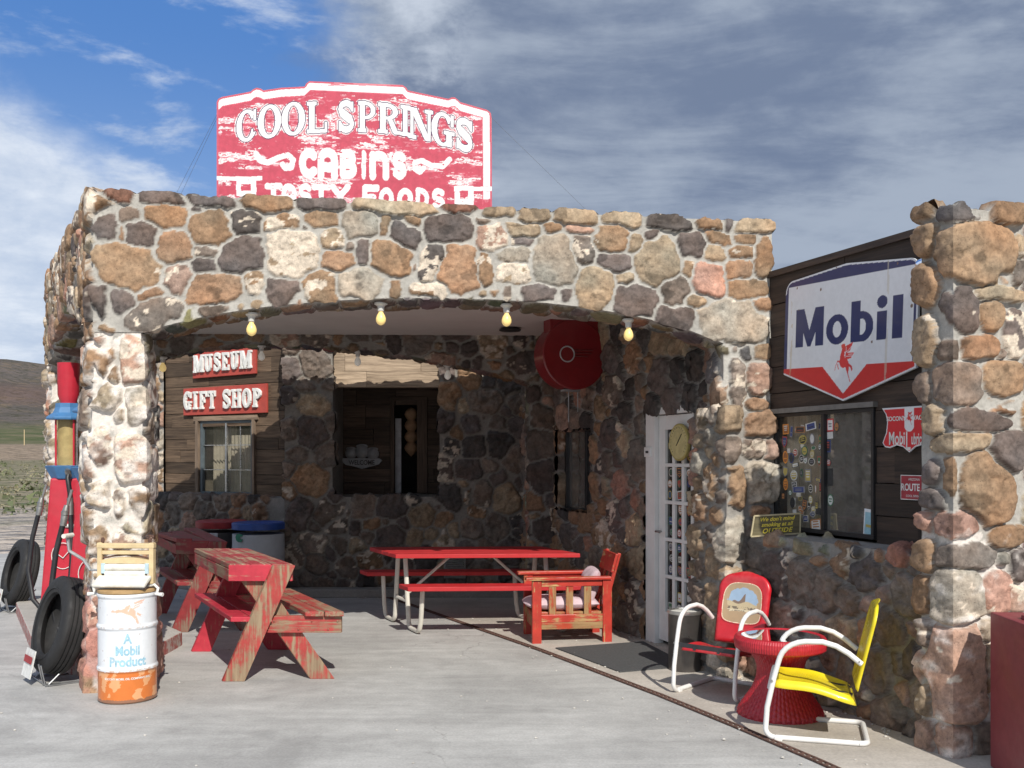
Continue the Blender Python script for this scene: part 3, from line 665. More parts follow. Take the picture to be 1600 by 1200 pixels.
for k in range(11):   # flat cap stones of the sill ledge
    u = 1.72+k*.185; sW.add(PW.p(u, 1.03, 0), PW.X, PW.Nn, .095, .045, 0, tuple(q*rnd.uniform(.8,1.15) for q in PAL['botbkrgobtt'[k]]), .2*(k%3==0), .06, .3)
m = StoneMesh(sW, seed=8, mort=(.27,.255,.235), wlum=.85, rg=.8)  # canopy shade is put into these stone and mortar colours
def wf(q0, q1, z0, z1, res=.016, **k): m.face(PW, q0, q1, z0, z1, res, **k)
wf(-4.9, -2.11, 0, 3.4, .02); wf(-2.11, -1.19, 0, 1.05, t=(0,0,1)); wf(-2.11, -1.19, 1.98, 3.4, b=dn); wf(-1.19, 0, 0, 3.4, .014); wf(0, .79, 2.05, 3.4, b=dn); wf(.79, 1.22, 0, 3.4, .013, l=(-WD[0],-WD[1],0))
m.face(PWp, 0, .4, 0, 2.0, .014, l=(-WD[0],-WD[1],0), r=(-WD[0]*-1, WD[1], 0), t=(0,0,1))
m.sheet(PW.p(1.2,0,0), PW.p(1.2,0,.2), PW.p(1.2,2,.2), PW.p(1.2,2,0), (-WD[0],-WD[1],0), .018)
m.face(PE, 0, .46, 0, 2.0, .0115, l=PW.n+(0,), t=(0,0,1))
m.sheet(PE.p(0,2,0), PE.p(.46,2,0), PE.p(.46,2,-.42), PE.p(0,2,-.42), (0,0,1), .016, dict(v0=PE.n+(0,), u0=PW.n+(0,)))
wf(1.6, 3.7, 0, 1.08, .012, t=(0,0,1))
m.sheet(PW.p(1.6,1.08,0), PW.p(3.7,1.08,0), PW.p(3.7,1.09,-.26), PW.p(1.6,1.09,-.26), (0,0,1), .014, dict(v0=PW.n+(0,)))
# window reveals
m.sheet(PW.p(-2.11,1.05,0), PW.p(-1.19,1.05,0), PW.p(-1.19,1.05,-.16), PW.p(-2.11,1.05,-.16), (0,0,1), .025)
m.sheet(PW.p(-2.11,1.98,0), PW.p(-1.19,1.98,0), PW.p(-1.19,1.98,-.16), PW.p(-2.11,1.98,-.16), dn, .025)
m.sheet(PW.p(-2.11,1.05,0), PW.p(-2.11,1.98,0), PW.p(-2.11,1.98,-.16), PW.p(-2.11,1.05,-.16), PW.X, .025)
m.sheet(PW.p(-1.19,1.05,0), PW.p(-1.19,1.98,0), PW.p(-1.19,1.98,-.16), PW.p(-1.19,1.05,-.16), -PW.X, .025)
m.build('stone_wall', shop)
# pillar at the right edge
PP = Plane(2.42, 5.44, .9373, .3487); PQ = Plane(2.42-.3487*.24, 5.44+.9373*.24, *WD)
sR = Seeds()
R1 = [(360,340,165,160,0,'b',0,.04),(465,455,45,42,0,'o'),(170,330,16,80,0,'k'),(565,300,22,48,0,'t',.3),(570,440,32,55,0,'k'),(465,565,138,38,0,'t'),(275,640,62,115,0,'g',.2),(415,690,56,70,0,'b'),
 (540,785,52,125,8,'g',.7),(345,855,102,62,-5,'o'),(195,865,48,56,0,'k'),(480,890,22,24,0,'k'),(240,1060,112,105,0,'k'),(485,1025,112,86,0,'b'),(455,1175,88,30,0,'b'),(240,120,95,35,0,'g'),(310,115,20,20,0,'g'),(500,130,85,44,0,'b',0,.06)]
R2 = [(258,73,48,24,5,'o'),(200,112,85,34,0,'g'),(290,210,58,58,0,'g'),(145,185,90,28,-6,'t'),(220,330,75,108,-5,'b',0,.045),(115,290,12,48,0,'b'),(125,440,84,36,-8,'P'),(290,475,56,32,-8,'b'),(165,538,74,38,0,'k'),
 (270,548,16,15,0,'w'),(318,570,24,52,0,'g'),(140,680,56,92,0,'w',.4,.05),(250,650,40,58,0,'P',.4),(215,775,28,38,0,'w'),(315,670,22,40,0,'p',.5),(150,900,70,165,0,'p',.2,.04),(230,880,26,75,0,'t'),(120,1120,66,55,0,'p'),(210,1110,38,48,0,'k'),(305,880,40,90,0,'t'),(305,1080,40,90,0,'b')]
hand(R1, 3.529, 1430, 300, PP, sR, .035); hand(R2, 2.0, 1430, 600, PP, sR, .035)
for k_ in range(12): sR.add(PP.p(.73,.20+k_*.25), PP.X, PP.Nn, .085, .105, 0, tuple(q*rnd.uniform(.8,1.1) for q in PAL['kbtgbwobtgbk'[k_]]), .0, .025)
for k_ in range(12): sR.add(PP.p(.56,.12+k_*.25), PP.X, PP.Nn, .06, .10, 0, tuple(q*rnd.uniform(.8,1.1) for q in PAL['btkwgtpbokgt'[k_]]), .3*(k_%2), .03)
R3 = [(85,270,42,85,0,'b'),(95,500,52,118,0,'b'),(85,820,45,130,0,'t',.3),(75,1080,36,70,0,'k'),(75,135,38,42,0,'b')]
R4 = [(70,115,26,42,0,'t'),(66,280,26,38,0,'g'),(66,360,28,34,0,'g'),(50,430,22,26,0,'P'),(45,540,24,50,0,'b'),(40,660,26,60,0,'b'),(45,800,24,70,0,'k',.4),(45,960,24,80,0,'t',.4),(45,1110,24,60,0,'p')]
hand(R3, 3.529, 1430, 300, PQ, sR, .06); hand(R4, 2.0, 1430, 600, PQ, sR, .06)
def wash_r(P, cn, cn2, sm):
    z = P[:,2]; return np.clip((fbm(P, 11, 29, 4)*2.2+.25-.45*sm)*1.8, 0, .85)*(z < 1.18+cn*.5)
m = StoneMesh(sR, seed=9, wash=[(wash_r, (.68,.64,.60))], warp=.022, gap=.012, rg=.35)
m.face(PP, 0, .82, 0, 3.03, .010, l=PQ.n+(0,), r=PP.d+(0,), t=(0,0,1), bw=.07)
m.face(PQ, 0, .24, 0, 3.03, .010, l=(-WD[0],-WD[1],0), r=PP.n+(0,), t=(0,0,1), bw=.07)
m.sheet(PP.p(0,3.03,0), PP.p(.82,3.03,0), PP.p(.82,3.03,-.24), PP.p(0,3.03,-.24), (0,0,1), .02, dict(v0=PP.n+(0,)))
m.sheet(PP.p(.82,0,0), PP.p(.82,0,-.24), PP.p(.82,3.03,-.24), PP.p(.82,3.03,0), PP.X, .03)
m.sheet(PQ.p(0,0,0), PQ.p(0,0,-.5), PQ.p(0,3.03,-.5), PQ.p(0,3.03,0), -PQ.X, .03)
m.build('pillar', shop)
# siding
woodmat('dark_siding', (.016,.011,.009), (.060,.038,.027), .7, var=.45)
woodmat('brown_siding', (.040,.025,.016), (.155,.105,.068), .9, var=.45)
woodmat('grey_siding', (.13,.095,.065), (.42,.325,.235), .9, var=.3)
woodmat('shade_siding', (.03,.022,.018), (.10,.070,.05), .9, var=.35)  # darker copy of the boards, with shade put into the colour
mb = MB(); WX0, WX1 = 1.6, 2.70
boards(mb, PS, 1.3, 3.61, 1.08, 3.03, 0.0, .21, .015, [(1.60, 2.70, 1.1, 1.97)], 3, (.8, 2.2))
mb.beam(PS.p(1.3, 3.05, .01), PS.p(3.62, 3.05, .01), .045, .06)
mb.build('wood_siding', 'dark_siding', shop)
PT = Plane(*(PS.p(3.62,0,.02).xy), .9373, .3487)
mb = MB(); boards(mb, PT, .0, 3.2, 0, 3.03, 0, .21, .015, [], 5, (.8, 2.2)); mb.build('wood_siding', 'dark_siding', shop)
rp = [PW.p(-4.9,0,-.05), PW.p(1.3,0,-.05), PS.p(1.3,0,-.01), PS.p(3.62,0,-.01), PT.p(0,0,-.02), PT.p(3.2,0,-.02), PW.p(-4.9,0,-6)]
slab('roof', [(p.x,p.y) for p in rp], 3.0, 3.028, 'roof_felt', shop)
mb = MB(); q = [PT.p(3.2,0,0), PW.p(-4.9,0,-6), PW.p(-4.9,0,0)]
for a, b in zip(q[:-1], q[1:]): mb.beam(a+Vector((0,0,1.5)), b+Vector((0,0,1.5)), 3.0, .12)
mb.build('rear_wall', 'dark_siding', shop)
plain('room_plaster', (.20,.175,.14), .9); plain('frame_black', (.018,.018,.02), .4, bmp=.03); plain('frame_bronze', (.06,.055,.05), .45, .3)
glassmat('window_glass', (.55,.58,.56), 5, dust_haze=.55); glassmat('dusty_glass', (.50,.48,.44), 1.4, dust_haze=.12)  # tan film on window_glass stands in for a bright desert reflection
glassmat('clear_pane', (.88,.88,.86), 1.6, dust_haze=.10)
plain('curtain', (.50,.455,.38), .9, var=.1)
mb = MB(); mb.beam(PS.p(1.2,1.5,-1.1), PS.p(3.6,1.5,-1.1), 3.0, .05); mb.beam(PW.p(-2.6,1.5,-1.0), PW.p(1.2,1.5,-1.0), 3.0, .05); mb.beam(PW.p(1.15,1.5,-.35), PW.p(1.15,1.5,-1.0), 3.0, .05); mb.build('inner_wall', 'room_plaster', shop)
# big sticker window
win = MB()
z0, z1 = 1.10, 1.965
for (a, b, za, zb, dd) in ((1.60,2.70,z0+.01,z0+.04,.04),(1.60,2.70,z1-.01,z1+.015,.04),(1.60,1.63,z0+.04,z1-.01,.04),(2.672,2.70,z0+.04,z1-.01,.04),(2.155,2.19,z0+.04,z1-.01,.036)):
    win.beam(PS.p(a,(za+zb)/2,.012), PS.p(b,(za+zb)/2,.015), zb-za, dd)
window = win.build('window', 'frame_black', shop, bevel=.003)
plain('old_trim', (.16,.15,.14), .7)
mb = MB(); mb.beam(PS.p(1.58,2.0,.03), PS.p(2.72,2.0,.03), .035, .05); mb.build('window_lintel', 'old_trim', shop)
mb = MB(); mb.prism([(1.63,z0+.04),(2.155,z0+.04),(2.155,z1-.01),(1.63,z1-.01)], PS.p(0,0,.012), PS.X, (0,0,1), .004); 
g = mb.build('pane', 'clear_pane', shop); g.parent = window; 
mb = MB(); mb.prism([(2.19,z0+.04),(2.672,z0+.04),(2.672,z1-.01),(2.19,z1-.01)], PS.p(0,0,-.002), PS.X, (0,0,1), .004)
g = mb.build('pane', 'window_glass', shop); g.parent = window
def wavy(pl, a, b, z0, z1, n0, name, parent, amp=.02):
    mb = MB(); n = 40; vs = []
    for i in range(n+1):
        u = a+(b-a)*i/n; vs += [pl.p(u, z0, n0+amp*math.sin(i*1.1)), pl.p(u, z1, n0+amp*.5*math.sin(i*1.1))]
    mb.add(vs, [(2*i,2*i+2,2*i+3,2*i+1) for i in range(n)]); return mb.build(name, 'curtain', parent, True)
wavy(PS, 2.2, 2.30, z0, z1, -.06, 'curtain', shop); wavy(PS, 2.58, 2.66, z0, z1, -.06, 'curtain', shop)
wavy(PS, 1.64, 2.16, z0, z1, -.06, 'curtain', shop, .012)
# stickers
SC = [(.62,.62,.60),(.40,.08,.06),(.04,.04,.04),(.05,.07,.20),(.45,.36,.10),(.06,.16,.09),(.40,.18,.07),(.22,.22,.24),(.5,.48,.42),(.03,.03,.03),(.6,.6,.58)]
def sticker(pl, u, z, w_, h_, kind, rr, n, parent, cols=None):
    mb = MB(); c1, c2 = cols or rr.sample(SC, 2)
    def shape(sc):
        a = w_/2*sc; b = h_/2*sc
        if kind == 'o': return [(a*math.cos(t*math.pi/8), b*math.sin(t*math.pi/8)) for t in range(16)]
        if kind == 's': return [(-a,b),(a,b),(a,-.3*b),(0,-b),(-a,-.3*b)]
        return [(-a,-b),(a,-b),(a,b),(-a,b)]
    O = pl.p(u, z, n); mb.c = c1; mb.prism(shape(1), O, pl.X, (0,0,1), .0015); mb.c = c2; mb.prism(shape(.78), O+pl.Nn*.0015, pl.X, (0,0,1), .0006)
    mb.c = c1 if rr.random() < .6 else rr.choice(SC)
    for k in range(rr.randint(1, 3)):
        zz = (k-1)*h_*.2+h_*.05; ww = w_*rr.uniform(.2,.32); mb.prism([(-ww,zz),(ww,zz),(ww,zz+h_*.1),(-ww,zz+h_*.1)], O+pl.Nn*.0021, pl.X, (0,0,1), .0005)
    rt = Matrix.Rotation(rr.uniform(-.16,.16), 3, pl.Nn); mb.v = [tuple(rt @ (Vector(q_)-O)+O) for q_ in mb.v]; o = mb.build('sticker', 'flat_print', shop); o.parent = parent; return o
rr = random.Random(5)
WST = [(386,250,48,75,'r'),(425,250,26,85,'r'),(500,240,72,44,'r'),(582,235,76,55,'r'),(640,225,12,40,'r'),(520,310,58,70,'o'),(586,310,38,85,'o'),(640,310,30,80,'o'),(377,352,38,85,'s'),(530,408,48,75,'o'),(588,418,32,60,'o'),(640,388,24,60,'o'),
 (380,452,44,95,'o'),(425,455,40,80,'o'),(465,510,48,32,'r'),(530,494,38,48,'s'),(588,496,48,62,'o'),(638,482,30,70,'s'),(382,558,42,76,'s'),(448,582,56,78,'o'),(502,580,28,62,'o'),(560,600,42,98,'r'),(380,650,42,90,'o'),(450,648,40,40,'r'),(490,710,96,48,'r'),(420,712,28,40,'o'),
 (574,702,36,64,'o'),(606,700,18,70,'o'),(640,690,22,70,'r'),(374,748,20,48,'r'),(435,790,42,80,'o'),(490,762,36,26,'r'),(532,800,34,100,'s'),(575,782,32,64,'o'),(614,800,26,60,'r'),(636,865,40,50,'r'),(612,955,90,96,'r'),(632,620,40,26,'r'),(705,215,54,95,'r'),(758,220,38,80,'o'),(703,298,50,50,'r'),(698,380,38,92,'r'),(703,485,36,60,'o'),
 (708,610,44,130,'r'),(712,788,46,92,'o'),(998,950,90,210,'r'),(440,440,20,20,'o')]
for k, (cx, cy, sw, sh, kd) in enumerate(WST):
    u, z = PS.uz(1150+cx/4.8, 620+cy/4.8); u2, _ = PS.uz(1150+(cx+sw)/4.8, 620+cy/4.8); Y = PS.p(u,0).y
    u = min(max(u+rr.uniform(-.012,.012), 1.69), 2.62); z += rr.uniform(-.014,.014); cols = None
    if cx == 705: cols = ((.6,.06,.06),(.75,.72,.7))
    if cx == 998: cols = ((.72,.74,.76),(.30,.50,.58))
    if cx in (386,380): cols = ((.72,.28,.05),(.3,.12,.05))
    sticker(PS, u, z, (u2-u)*.95 if cx != 998 else .10, sh/4.8*Y/FP, kd, rr, .0165 if cx < 660 else .0025, window, cols)
for k in range(18):
    u, z = rr.uniform(1.75, 2.12), rr.uniform(1.18, 1.90); sticker(PS, u, z, rr.uniform(.035,.065), rr.uniform(.03,.065), rr.choice('oorrs'), rr, .0142, window, ((.62,.61,.58), rr.choice(SC)))
# small dark window in the stone wall under the canopy
mb = MB(); a, b, za, zb = -2.11, -1.19, 1.05, 1.98
for (p, q, r_, s_) in ((a,b,za,za+.05),(a,b,zb-.05,zb),(a,a+.06,za+.05,zb-.05),(b-.06,b,za+.05,zb-.05),((a+b)/2+.08,(a+b)/2+.13,za+.05,zb-.05)): mb.beam(PW.p(p,(r_+s_)/2,-.12), PW.p(q,(r_+s_)/2,-.12), s_-r_, .06)
w2 = mb.build('window', 'frame_black', shop, bevel=.004)
mb = MB(); mb.prism([(a+.05,za+.04),(b-.05,za+.04),(b-.05,zb-.04),(a+.05,zb-.04)], PW.p(0,0,-.13), PW.X, (0,0,1), .004); g = mb.build('pane', 'window_glass', shop); g.parent = w2
mb = MB(); mb.c = (.45,.13,.06); mb.prism([(-1.72,1.5),(-1.60,1.5),(-1.60,1.92),(-1.72,1.92)], PW.p(0,0,-.16), PW.X, (0,0,1), .003); g = mb.build('hanging_tag', 'flat_print', shop); g.parent = w2
# door
plain('door_white', (.76,.755,.74), .5, var=.05, scale=6, dirt=.12); plain('steel', (.55,.55,.54), .3, .9, dirt=.1)
mb = MB(); mb.beam(PW.p(.0,1.02,-.02), PW.p(.17,1.02,-.02), 2.04, .09); mb.beam(PW.p(.0,2.06,-.02), PW.p(.79,2.06,-.02), .06, .09); mb.beam(PW.p(.765,1.02,-.03), PW.p(.79,1.02,-.03), 2.04, .06)
mb.build('door_frame', 'door_white', shop, bevel=.004)
du0, du1 = .175, .762; mb = MB(); cols3 = [(.285,.40),(.445,.56),(.605,.72)]; rows = [(.30+i*.325, .30+i*.325+.295) for i in range(5)]
def dbeam(p, q, za, zb, th=.04, n=-.035): mb.beam(PW.p(p,(za+zb)/2,n), PW.p(q,(za+zb)/2,n), zb-za, th)
dbeam(du0, .285, .04, 2.02); dbeam(.72, du1, .04, 2.02); dbeam(.285, .72, .04, .30, .036); dbeam(.285, .72, rows[-1][1], 2.02, .036)
for i in range(4): dbeam(.285, .72, rows[i][1], rows[i+1][0], .036)
for (c, d) in ((.40,.445),(.56,.605)):
    for (za, zb) in rows: dbeam(c, d, za, zb, .032)
door = mb.build('door', 'door_white', shop, bevel=.003)
mb = MB(); mb.prism([(.285,.30),(.72,.30),(.72,rows[-1][1]),(.285,rows[-1][1])], PW.p(0,0,-.045), PW.X, (0,0,1), .004); g = mb.build('pane', 'dusty_glass', shop); g.parent = door
k = 0
for (c, d) in cols3:
    for (za, zb) in rows:
        for j in range(3):
            if rr.random() < .25: continue
            sh = rr.uniform(.06, .085); sticker(PW, (c+d)/2+rr.uniform(-.015,.015), za+.05+j*.098, rr.uniform(.06,.10), sh, rr.choice('oors'), rr, -.0405, door); k += 1
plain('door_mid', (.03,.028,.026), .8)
mb = MB(); mb.beam(PW.p(-.1,1.02,-.16), PW.p(.9,1.02,-.16), 2.1, .02); mb.build('door_backing', 'door_mid', shop)  # near-black sheet close behind the door panes
mb = MB(); mb.tube([PW.p(.22,1.0,-.015), PW.p(.22,1.0,.04), PW.p(.30,1.0,.045)], .011, 10); g = mb.build('handle', 'steel', shop, True); g.parent = door
mb = MB(); mb.box((0,0,0), (.12,.02,.09)); 
for v_i in range(len(mb.v)): p = mb.v[v_i]; mb.v[v_i] = tuple(PW.p(.055+p[0], 1.70+p[2], .03+p[1]))
g = mb.build('door_chime', 'door_white', shop, bevel=.006)
mb = MB(); mb.prism([(.03,1.69),(.08,1.69),(.08,1.71),(.03,1.71)], PW.p(0,0,.041), PW.X, (0,0,1), .002); g2 = mb.build('display', 'black_plastic', shop); g2.parent = g
# ------------------------------------------------------------ museum wing behind the canopy
mus = thing('museum_wing', 'weathered board and fieldstone museum wing behind the canopy', 'building', (-2.5, 14, 0), world=True)
PG = Plane(-4.70, 13.5, 1.86, -1.10); LG = math.hypot(1.86, 1.1); LZ = 1.16
sM = Seeds()
PGl = Plane(*(PG.p(0,0,.3).xy), *PG.d); PM1 = Plane(-2.73, 11.9, 1, 0); PM2 = Plane(-2.15, 11.90, 1, 0); PM3 = Plane(-.87, 11.9, 1, .04); PM4 = Plane(-.46, 12.0, .15, 1.4)
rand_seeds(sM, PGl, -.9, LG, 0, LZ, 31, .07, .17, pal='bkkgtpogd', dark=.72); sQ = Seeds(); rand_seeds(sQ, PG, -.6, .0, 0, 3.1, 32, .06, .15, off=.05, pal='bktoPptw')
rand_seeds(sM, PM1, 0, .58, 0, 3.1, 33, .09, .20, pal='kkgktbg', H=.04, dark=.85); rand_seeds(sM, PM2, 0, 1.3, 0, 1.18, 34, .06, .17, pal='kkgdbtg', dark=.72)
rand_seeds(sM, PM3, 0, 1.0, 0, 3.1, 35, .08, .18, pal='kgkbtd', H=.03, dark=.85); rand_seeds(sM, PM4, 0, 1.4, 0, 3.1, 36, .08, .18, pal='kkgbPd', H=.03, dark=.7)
m = StoneMesh(sM, seed=10, mort=(.22,.205,.185), wlum=.75, rg=.9)  # stone and mortar colours darkened in place of dim light
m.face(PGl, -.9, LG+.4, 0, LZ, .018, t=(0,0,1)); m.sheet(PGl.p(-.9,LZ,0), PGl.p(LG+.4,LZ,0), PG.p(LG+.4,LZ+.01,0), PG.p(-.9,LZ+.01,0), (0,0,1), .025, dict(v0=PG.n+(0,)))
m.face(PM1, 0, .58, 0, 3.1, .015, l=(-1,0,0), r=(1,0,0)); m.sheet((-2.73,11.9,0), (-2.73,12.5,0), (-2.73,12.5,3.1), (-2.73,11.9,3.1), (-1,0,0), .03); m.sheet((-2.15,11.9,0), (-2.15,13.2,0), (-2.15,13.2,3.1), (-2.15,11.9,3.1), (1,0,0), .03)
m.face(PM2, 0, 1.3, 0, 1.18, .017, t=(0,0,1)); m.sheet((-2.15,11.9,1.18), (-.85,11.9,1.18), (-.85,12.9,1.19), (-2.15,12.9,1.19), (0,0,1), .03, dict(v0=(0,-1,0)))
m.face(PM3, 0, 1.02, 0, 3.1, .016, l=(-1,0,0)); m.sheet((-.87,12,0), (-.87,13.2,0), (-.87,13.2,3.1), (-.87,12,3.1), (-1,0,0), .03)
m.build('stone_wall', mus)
m = StoneMesh(sQ, seed=12, mort=(.34,.325,.30), rg=1.2); m.face(PG, -.55, 0, LZ, 3.1, .016, n=.05, r=PG.d+(0,)); m.build('corner_stones', mus)  # lighter stone and mortar colours because the sun reaches this corner
gw = [PG.uz(315,658), PG.uz(397,768)]; gu0, gu1, gz0, gz1 = gw[0][0], gw[1][0], 1.17, gw[0][1]
mb = MB(); boards(mb, PG, 0, LG+.1, LZ, 3.1, 0, .155, .02, [(gu0-.05, gu1+.04, 1.1, gz1+.01)], 7, (.5, 1.3)); mb.build('wood_siding', 'brown_siding', mus)
PM = Plane(-2.15, 12.65, 1, 0)
du = [PM.uz(x, 700)[0] for x in (610, 617, 652, 668)]
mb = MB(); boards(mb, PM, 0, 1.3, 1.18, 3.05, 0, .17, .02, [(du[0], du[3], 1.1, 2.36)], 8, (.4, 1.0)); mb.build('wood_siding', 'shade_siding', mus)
PLn = Plane(-2.15, 11.98, 1, 0); mb = MB(); boards(mb, PLn, 0, 1.28, 2.50, 3.1, 0, .19, .02, [], 9, (.6, 1.3), .004); mb.box((-1.51,12.06,2.80), (1.27,.10,.6)); mb.build('porch_fascia', 'grey_siding', mus)
woodmat('old_frame', (.10,.07,.05), (.34,.25,.18), .9)
mb = MB(); mb.beam(PG.p(gu0-.04,1.18,.03), PG.p(gu0-.04,gz1,.03), .05, .05, up=PG.X); mb.beam(PG.p(gu1+.03,1.18,.03), PG.p(gu1+.03,gz1,.03), .04, .05, up=PG.X); mb.beam(PG.p(gu0-.1,gz1+.03,.03), PG.p(gu1+.1,gz1+.03,.03), .06, .04)
mb.build('window_surround', 'old_frame', mus)
plain('frame_blue', (.085,.11,.125), .5)
mb = MB(); gm = gu0+(gu1-gu0)*.50
for (p, q, r_, s_) in ((gu0,gu1,gz0,gz0+.035),(gu0,gu1,gz1-.035,gz1),(gu0,gu0+.04,gz0+.035,gz1-.035),(gu1-.035,gu1,gz0+.035,gz1-.035)): mb.beam(PG.p(p,(r_+s_)/2,0), PG.p(q,(r_+s_)/2,0), s_-r_, .05)
wg = mb.build('window', 'frame_blue', mus, bevel=.003)
mb = MB(); mb.beam(PG.p(gm,gz0+.035,.012), PG.p(gm,gz1-.035,.012), .028, .03, up=PG.X); hz = (gz1-gz0)/3
for k in (1,2): mb.beam(PG.p(gu0+.04,gz0+hz*k,.0), PG.p(gu1-.035,gz0+hz*k,.0), .010, .012)
mb.beam(PG.p((gm+gu1)/2,gz0+.035,.0), PG.p((gm+gu1)/2,gz1-.035,.0), .010, .012, up=PG.X); g = mb.build('glazing_bar', 'steel', mus); g.parent = wg
mb = MB(); mb.prism([(gu0+.03,gz0+.03),(gu1-.03,gz0+.03),(gu1-.03,gz1-.03),(gu0+.03,gz1-.03)], PG.p(0,0,-.015), PG.X, (0,0,1), .003); g = mb.build('pane', 'clear_pane', mus); g.parent = wg
wavy(PG, gu0+.03, gm-.02, gz0, gz1, -.18, 'curtain', mus, .02); wavy(PG, gm+.02, gu1-.02, gz0, gz0+(gz1-gz0)*.8, -.05, 'curtain', mus, .012)  # left curtain added to supply the tan of a reflection
mb = MB(); mb.beam(PG.p(-.3,1.9,-.6), PG.p(LG,1.9,-.6), 2.2, .05); mb.build('inner_wall', 'room_plaster', mus)
mb = MB(); mb.box((-1.2,13.5,1.8), (2,.05,2.2)); mb.build('dark_room_panel', 'door_mid', mus)  # near-black panel stands in for the unlit room behind the doorway
# doorway of the middle bay
mb = MB(); mb.beam(PM.p((du[0]+du[1])/2,1.2,.02), PM.p((du[0]+du[1])/2,2.38,.02), .05, .05, up=(1,0,0)); mb.beam(PM.p((du[2]+du[3])/2,1.2,.02), PM.p((du[2]+du[3])/2,2.38,.02), du[3]-du[2], .05, up=(1,0,0)); mb.beam(PM.p(du[0],2.40,.02), PM.p(du[3],2.40,.02), .05, .05)
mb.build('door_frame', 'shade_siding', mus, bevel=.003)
plain('grey_post', (.33,.34,.36), .7); mb = MB(); mb.box((PM.p(du[1]+.04,0).x, 12.69, 1.66), (.075,.03,.98)); mb.build('door_leaf', 'grey_post', mus)
mb = MB(); mb.lathe([(.0,2.30)]+[(.045+.045*abs(math.sin(i*math.pi/4)), 2.28-i*.036) for i in range(17)]+[(.0,1.66)], 16, (PM.p((du[1]+du[2])/2+.05,0).x, 12.80, 0)); plain('dried_gourd', (.26,.16,.09), .8)
tag(mb.build('hanging_gourds', 'dried_gourd', None, True), 'string of dried tan bundles hanging in the dark museum doorway', 'decoration')
slab('roof', [(-5.4,13.95),(-2.85,12.45),(-2.75,11.86),(-.4,11.96),(.0,13.4),(1.5,18.5),(-5.4,18.5)], 3.1, 3.26, 'roof_felt', mus)
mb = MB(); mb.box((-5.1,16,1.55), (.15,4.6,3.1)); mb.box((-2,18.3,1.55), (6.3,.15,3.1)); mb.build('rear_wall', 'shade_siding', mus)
plain('grille_grey', (.22,.22,.21), .6)
mb = MB(); gx = PX(711,885,11.9)
mb.box((gx.x,11.86,gx.z), (.26,.06,.27))
for k in range(9): mb.box((gx.x,11.82,gx.z-.11+k*.027), (.22,.02,.012), Matrix.Rotation(.5,3,'X'))
mb.build('vent_grille', 'grille_grey', mus)
mb = MB(); mb.box((-1.2,11.78,.05), (2.9,.24,.10)); mb.box((-3.6,12.35,.05),(2.2,.4,.1), Matrix.Rotation(-.53,3,'Z')); concmat('old_concrete', (.24,.23,.215), (.34,.325,.30), lines=False); mb.build('plinth', 'old_concrete', mus, bevel=.01)
# ------------------------------------------------------------ ground
concmat('concrete', (.33,.325,.315), (.46,.455,.44)); concmat('flagstone', (.36,.325,.285), (.49,.45,.40), lines=False)
def sheet_xy(name, poly, z, mat, kind='structure', thick=.0):
    mb = MB()
    if thick:
        n = len(poly); mb.add([(x,y,z-thick) for x,y in poly]+[(x,y,z) for x,y in poly], [tuple(range(n,2*n))]+[(i,(i+1)%n,n+(i+1)%n,n+i) for i in range(n)])
    else: mb.add([(x,y,z) for x,y in poly], [tuple(range(len(poly)))])
    return struct(mb.build(name, mat), kind)
sheet_xy('concrete_apron', [(-9,-6),(9,-6),(9,19),(-6.5,19),(-10.5,15.5)], 0, 'concrete', thick=.08)
trk = [(-1.75,12.2),(-1.095,11.02),(-.518,9.91),(.246,8.47),(.62,7.7),(1.02,6.875),(1.36,6.1),(1.657,5.384),(2.1,4.2),(2.9,2.0)]
walk = trk + [(6,2.0),(6,7),(3,12.2)]
sheet_xy('flagstone_walk', walk, .004, 'flagstone')
plain('rust', (.12,.065,.05), .85, .2, var=.4, scale=30)
mb = MB()
for (a, b) in zip(trk[:-1], trk[1:]):
    a, b = Vector((*a,.008)), Vector((*b,.008)); L = (b-a).length; n = int(L/.05); d = (b-a)/L; nn = Vector((-d.y,d.x,0))
    for k in range(n): mb.beam(a+d*(k+.5)*L/n-nn*.018, a+d*(k+.5)*L/n+nn*.018, .005, .020)
    for s_ in (-1,1): mb.beam(a+nn*s_*.020, b+nn*s_*.020, .008, .014)
struct(mb.build('drain_channel', 'rust'))
mb = MB(); isl = [(-2.72,7.50),(-2.90,8.05),(-2.90,8.72),(-4.55,11.0),(-5.35,11.0),(-5.25,10.5),(-3.70,7.75),(-3.2,7.45)]
n = len(isl); mb.add([(x,y,0) for x,y in isl]+[(x,y,.12) for x,y in isl], [tuple(range(n,2*n))]+[(i,(i+1)%n,n+(i+1)%n,n+i) for i in range(n)])
concmat('island_top', (.33,.31,.28), (.44,.42,.39), lines=False)
mm, Nn_, p_, o_ = newmat('island_paint'); v_ = Nn_.n('ShaderNodeTexCoord').outputs['Object']; f_ = Nn_.noise(v_, 14, 6, .7)
Nn_.l(Nn_.mix(Nn_.ramp(f_, .42, .62), (.33,.095,.085), (.42,.36,.33)), p_.inputs['Base Color']); p_.inputs['Roughness'].default_value = .8
mb.mi = [0]+[1]*n; o = mb.build('pump_island', ['island_top','island_paint'], bevel=.012); struct(o)
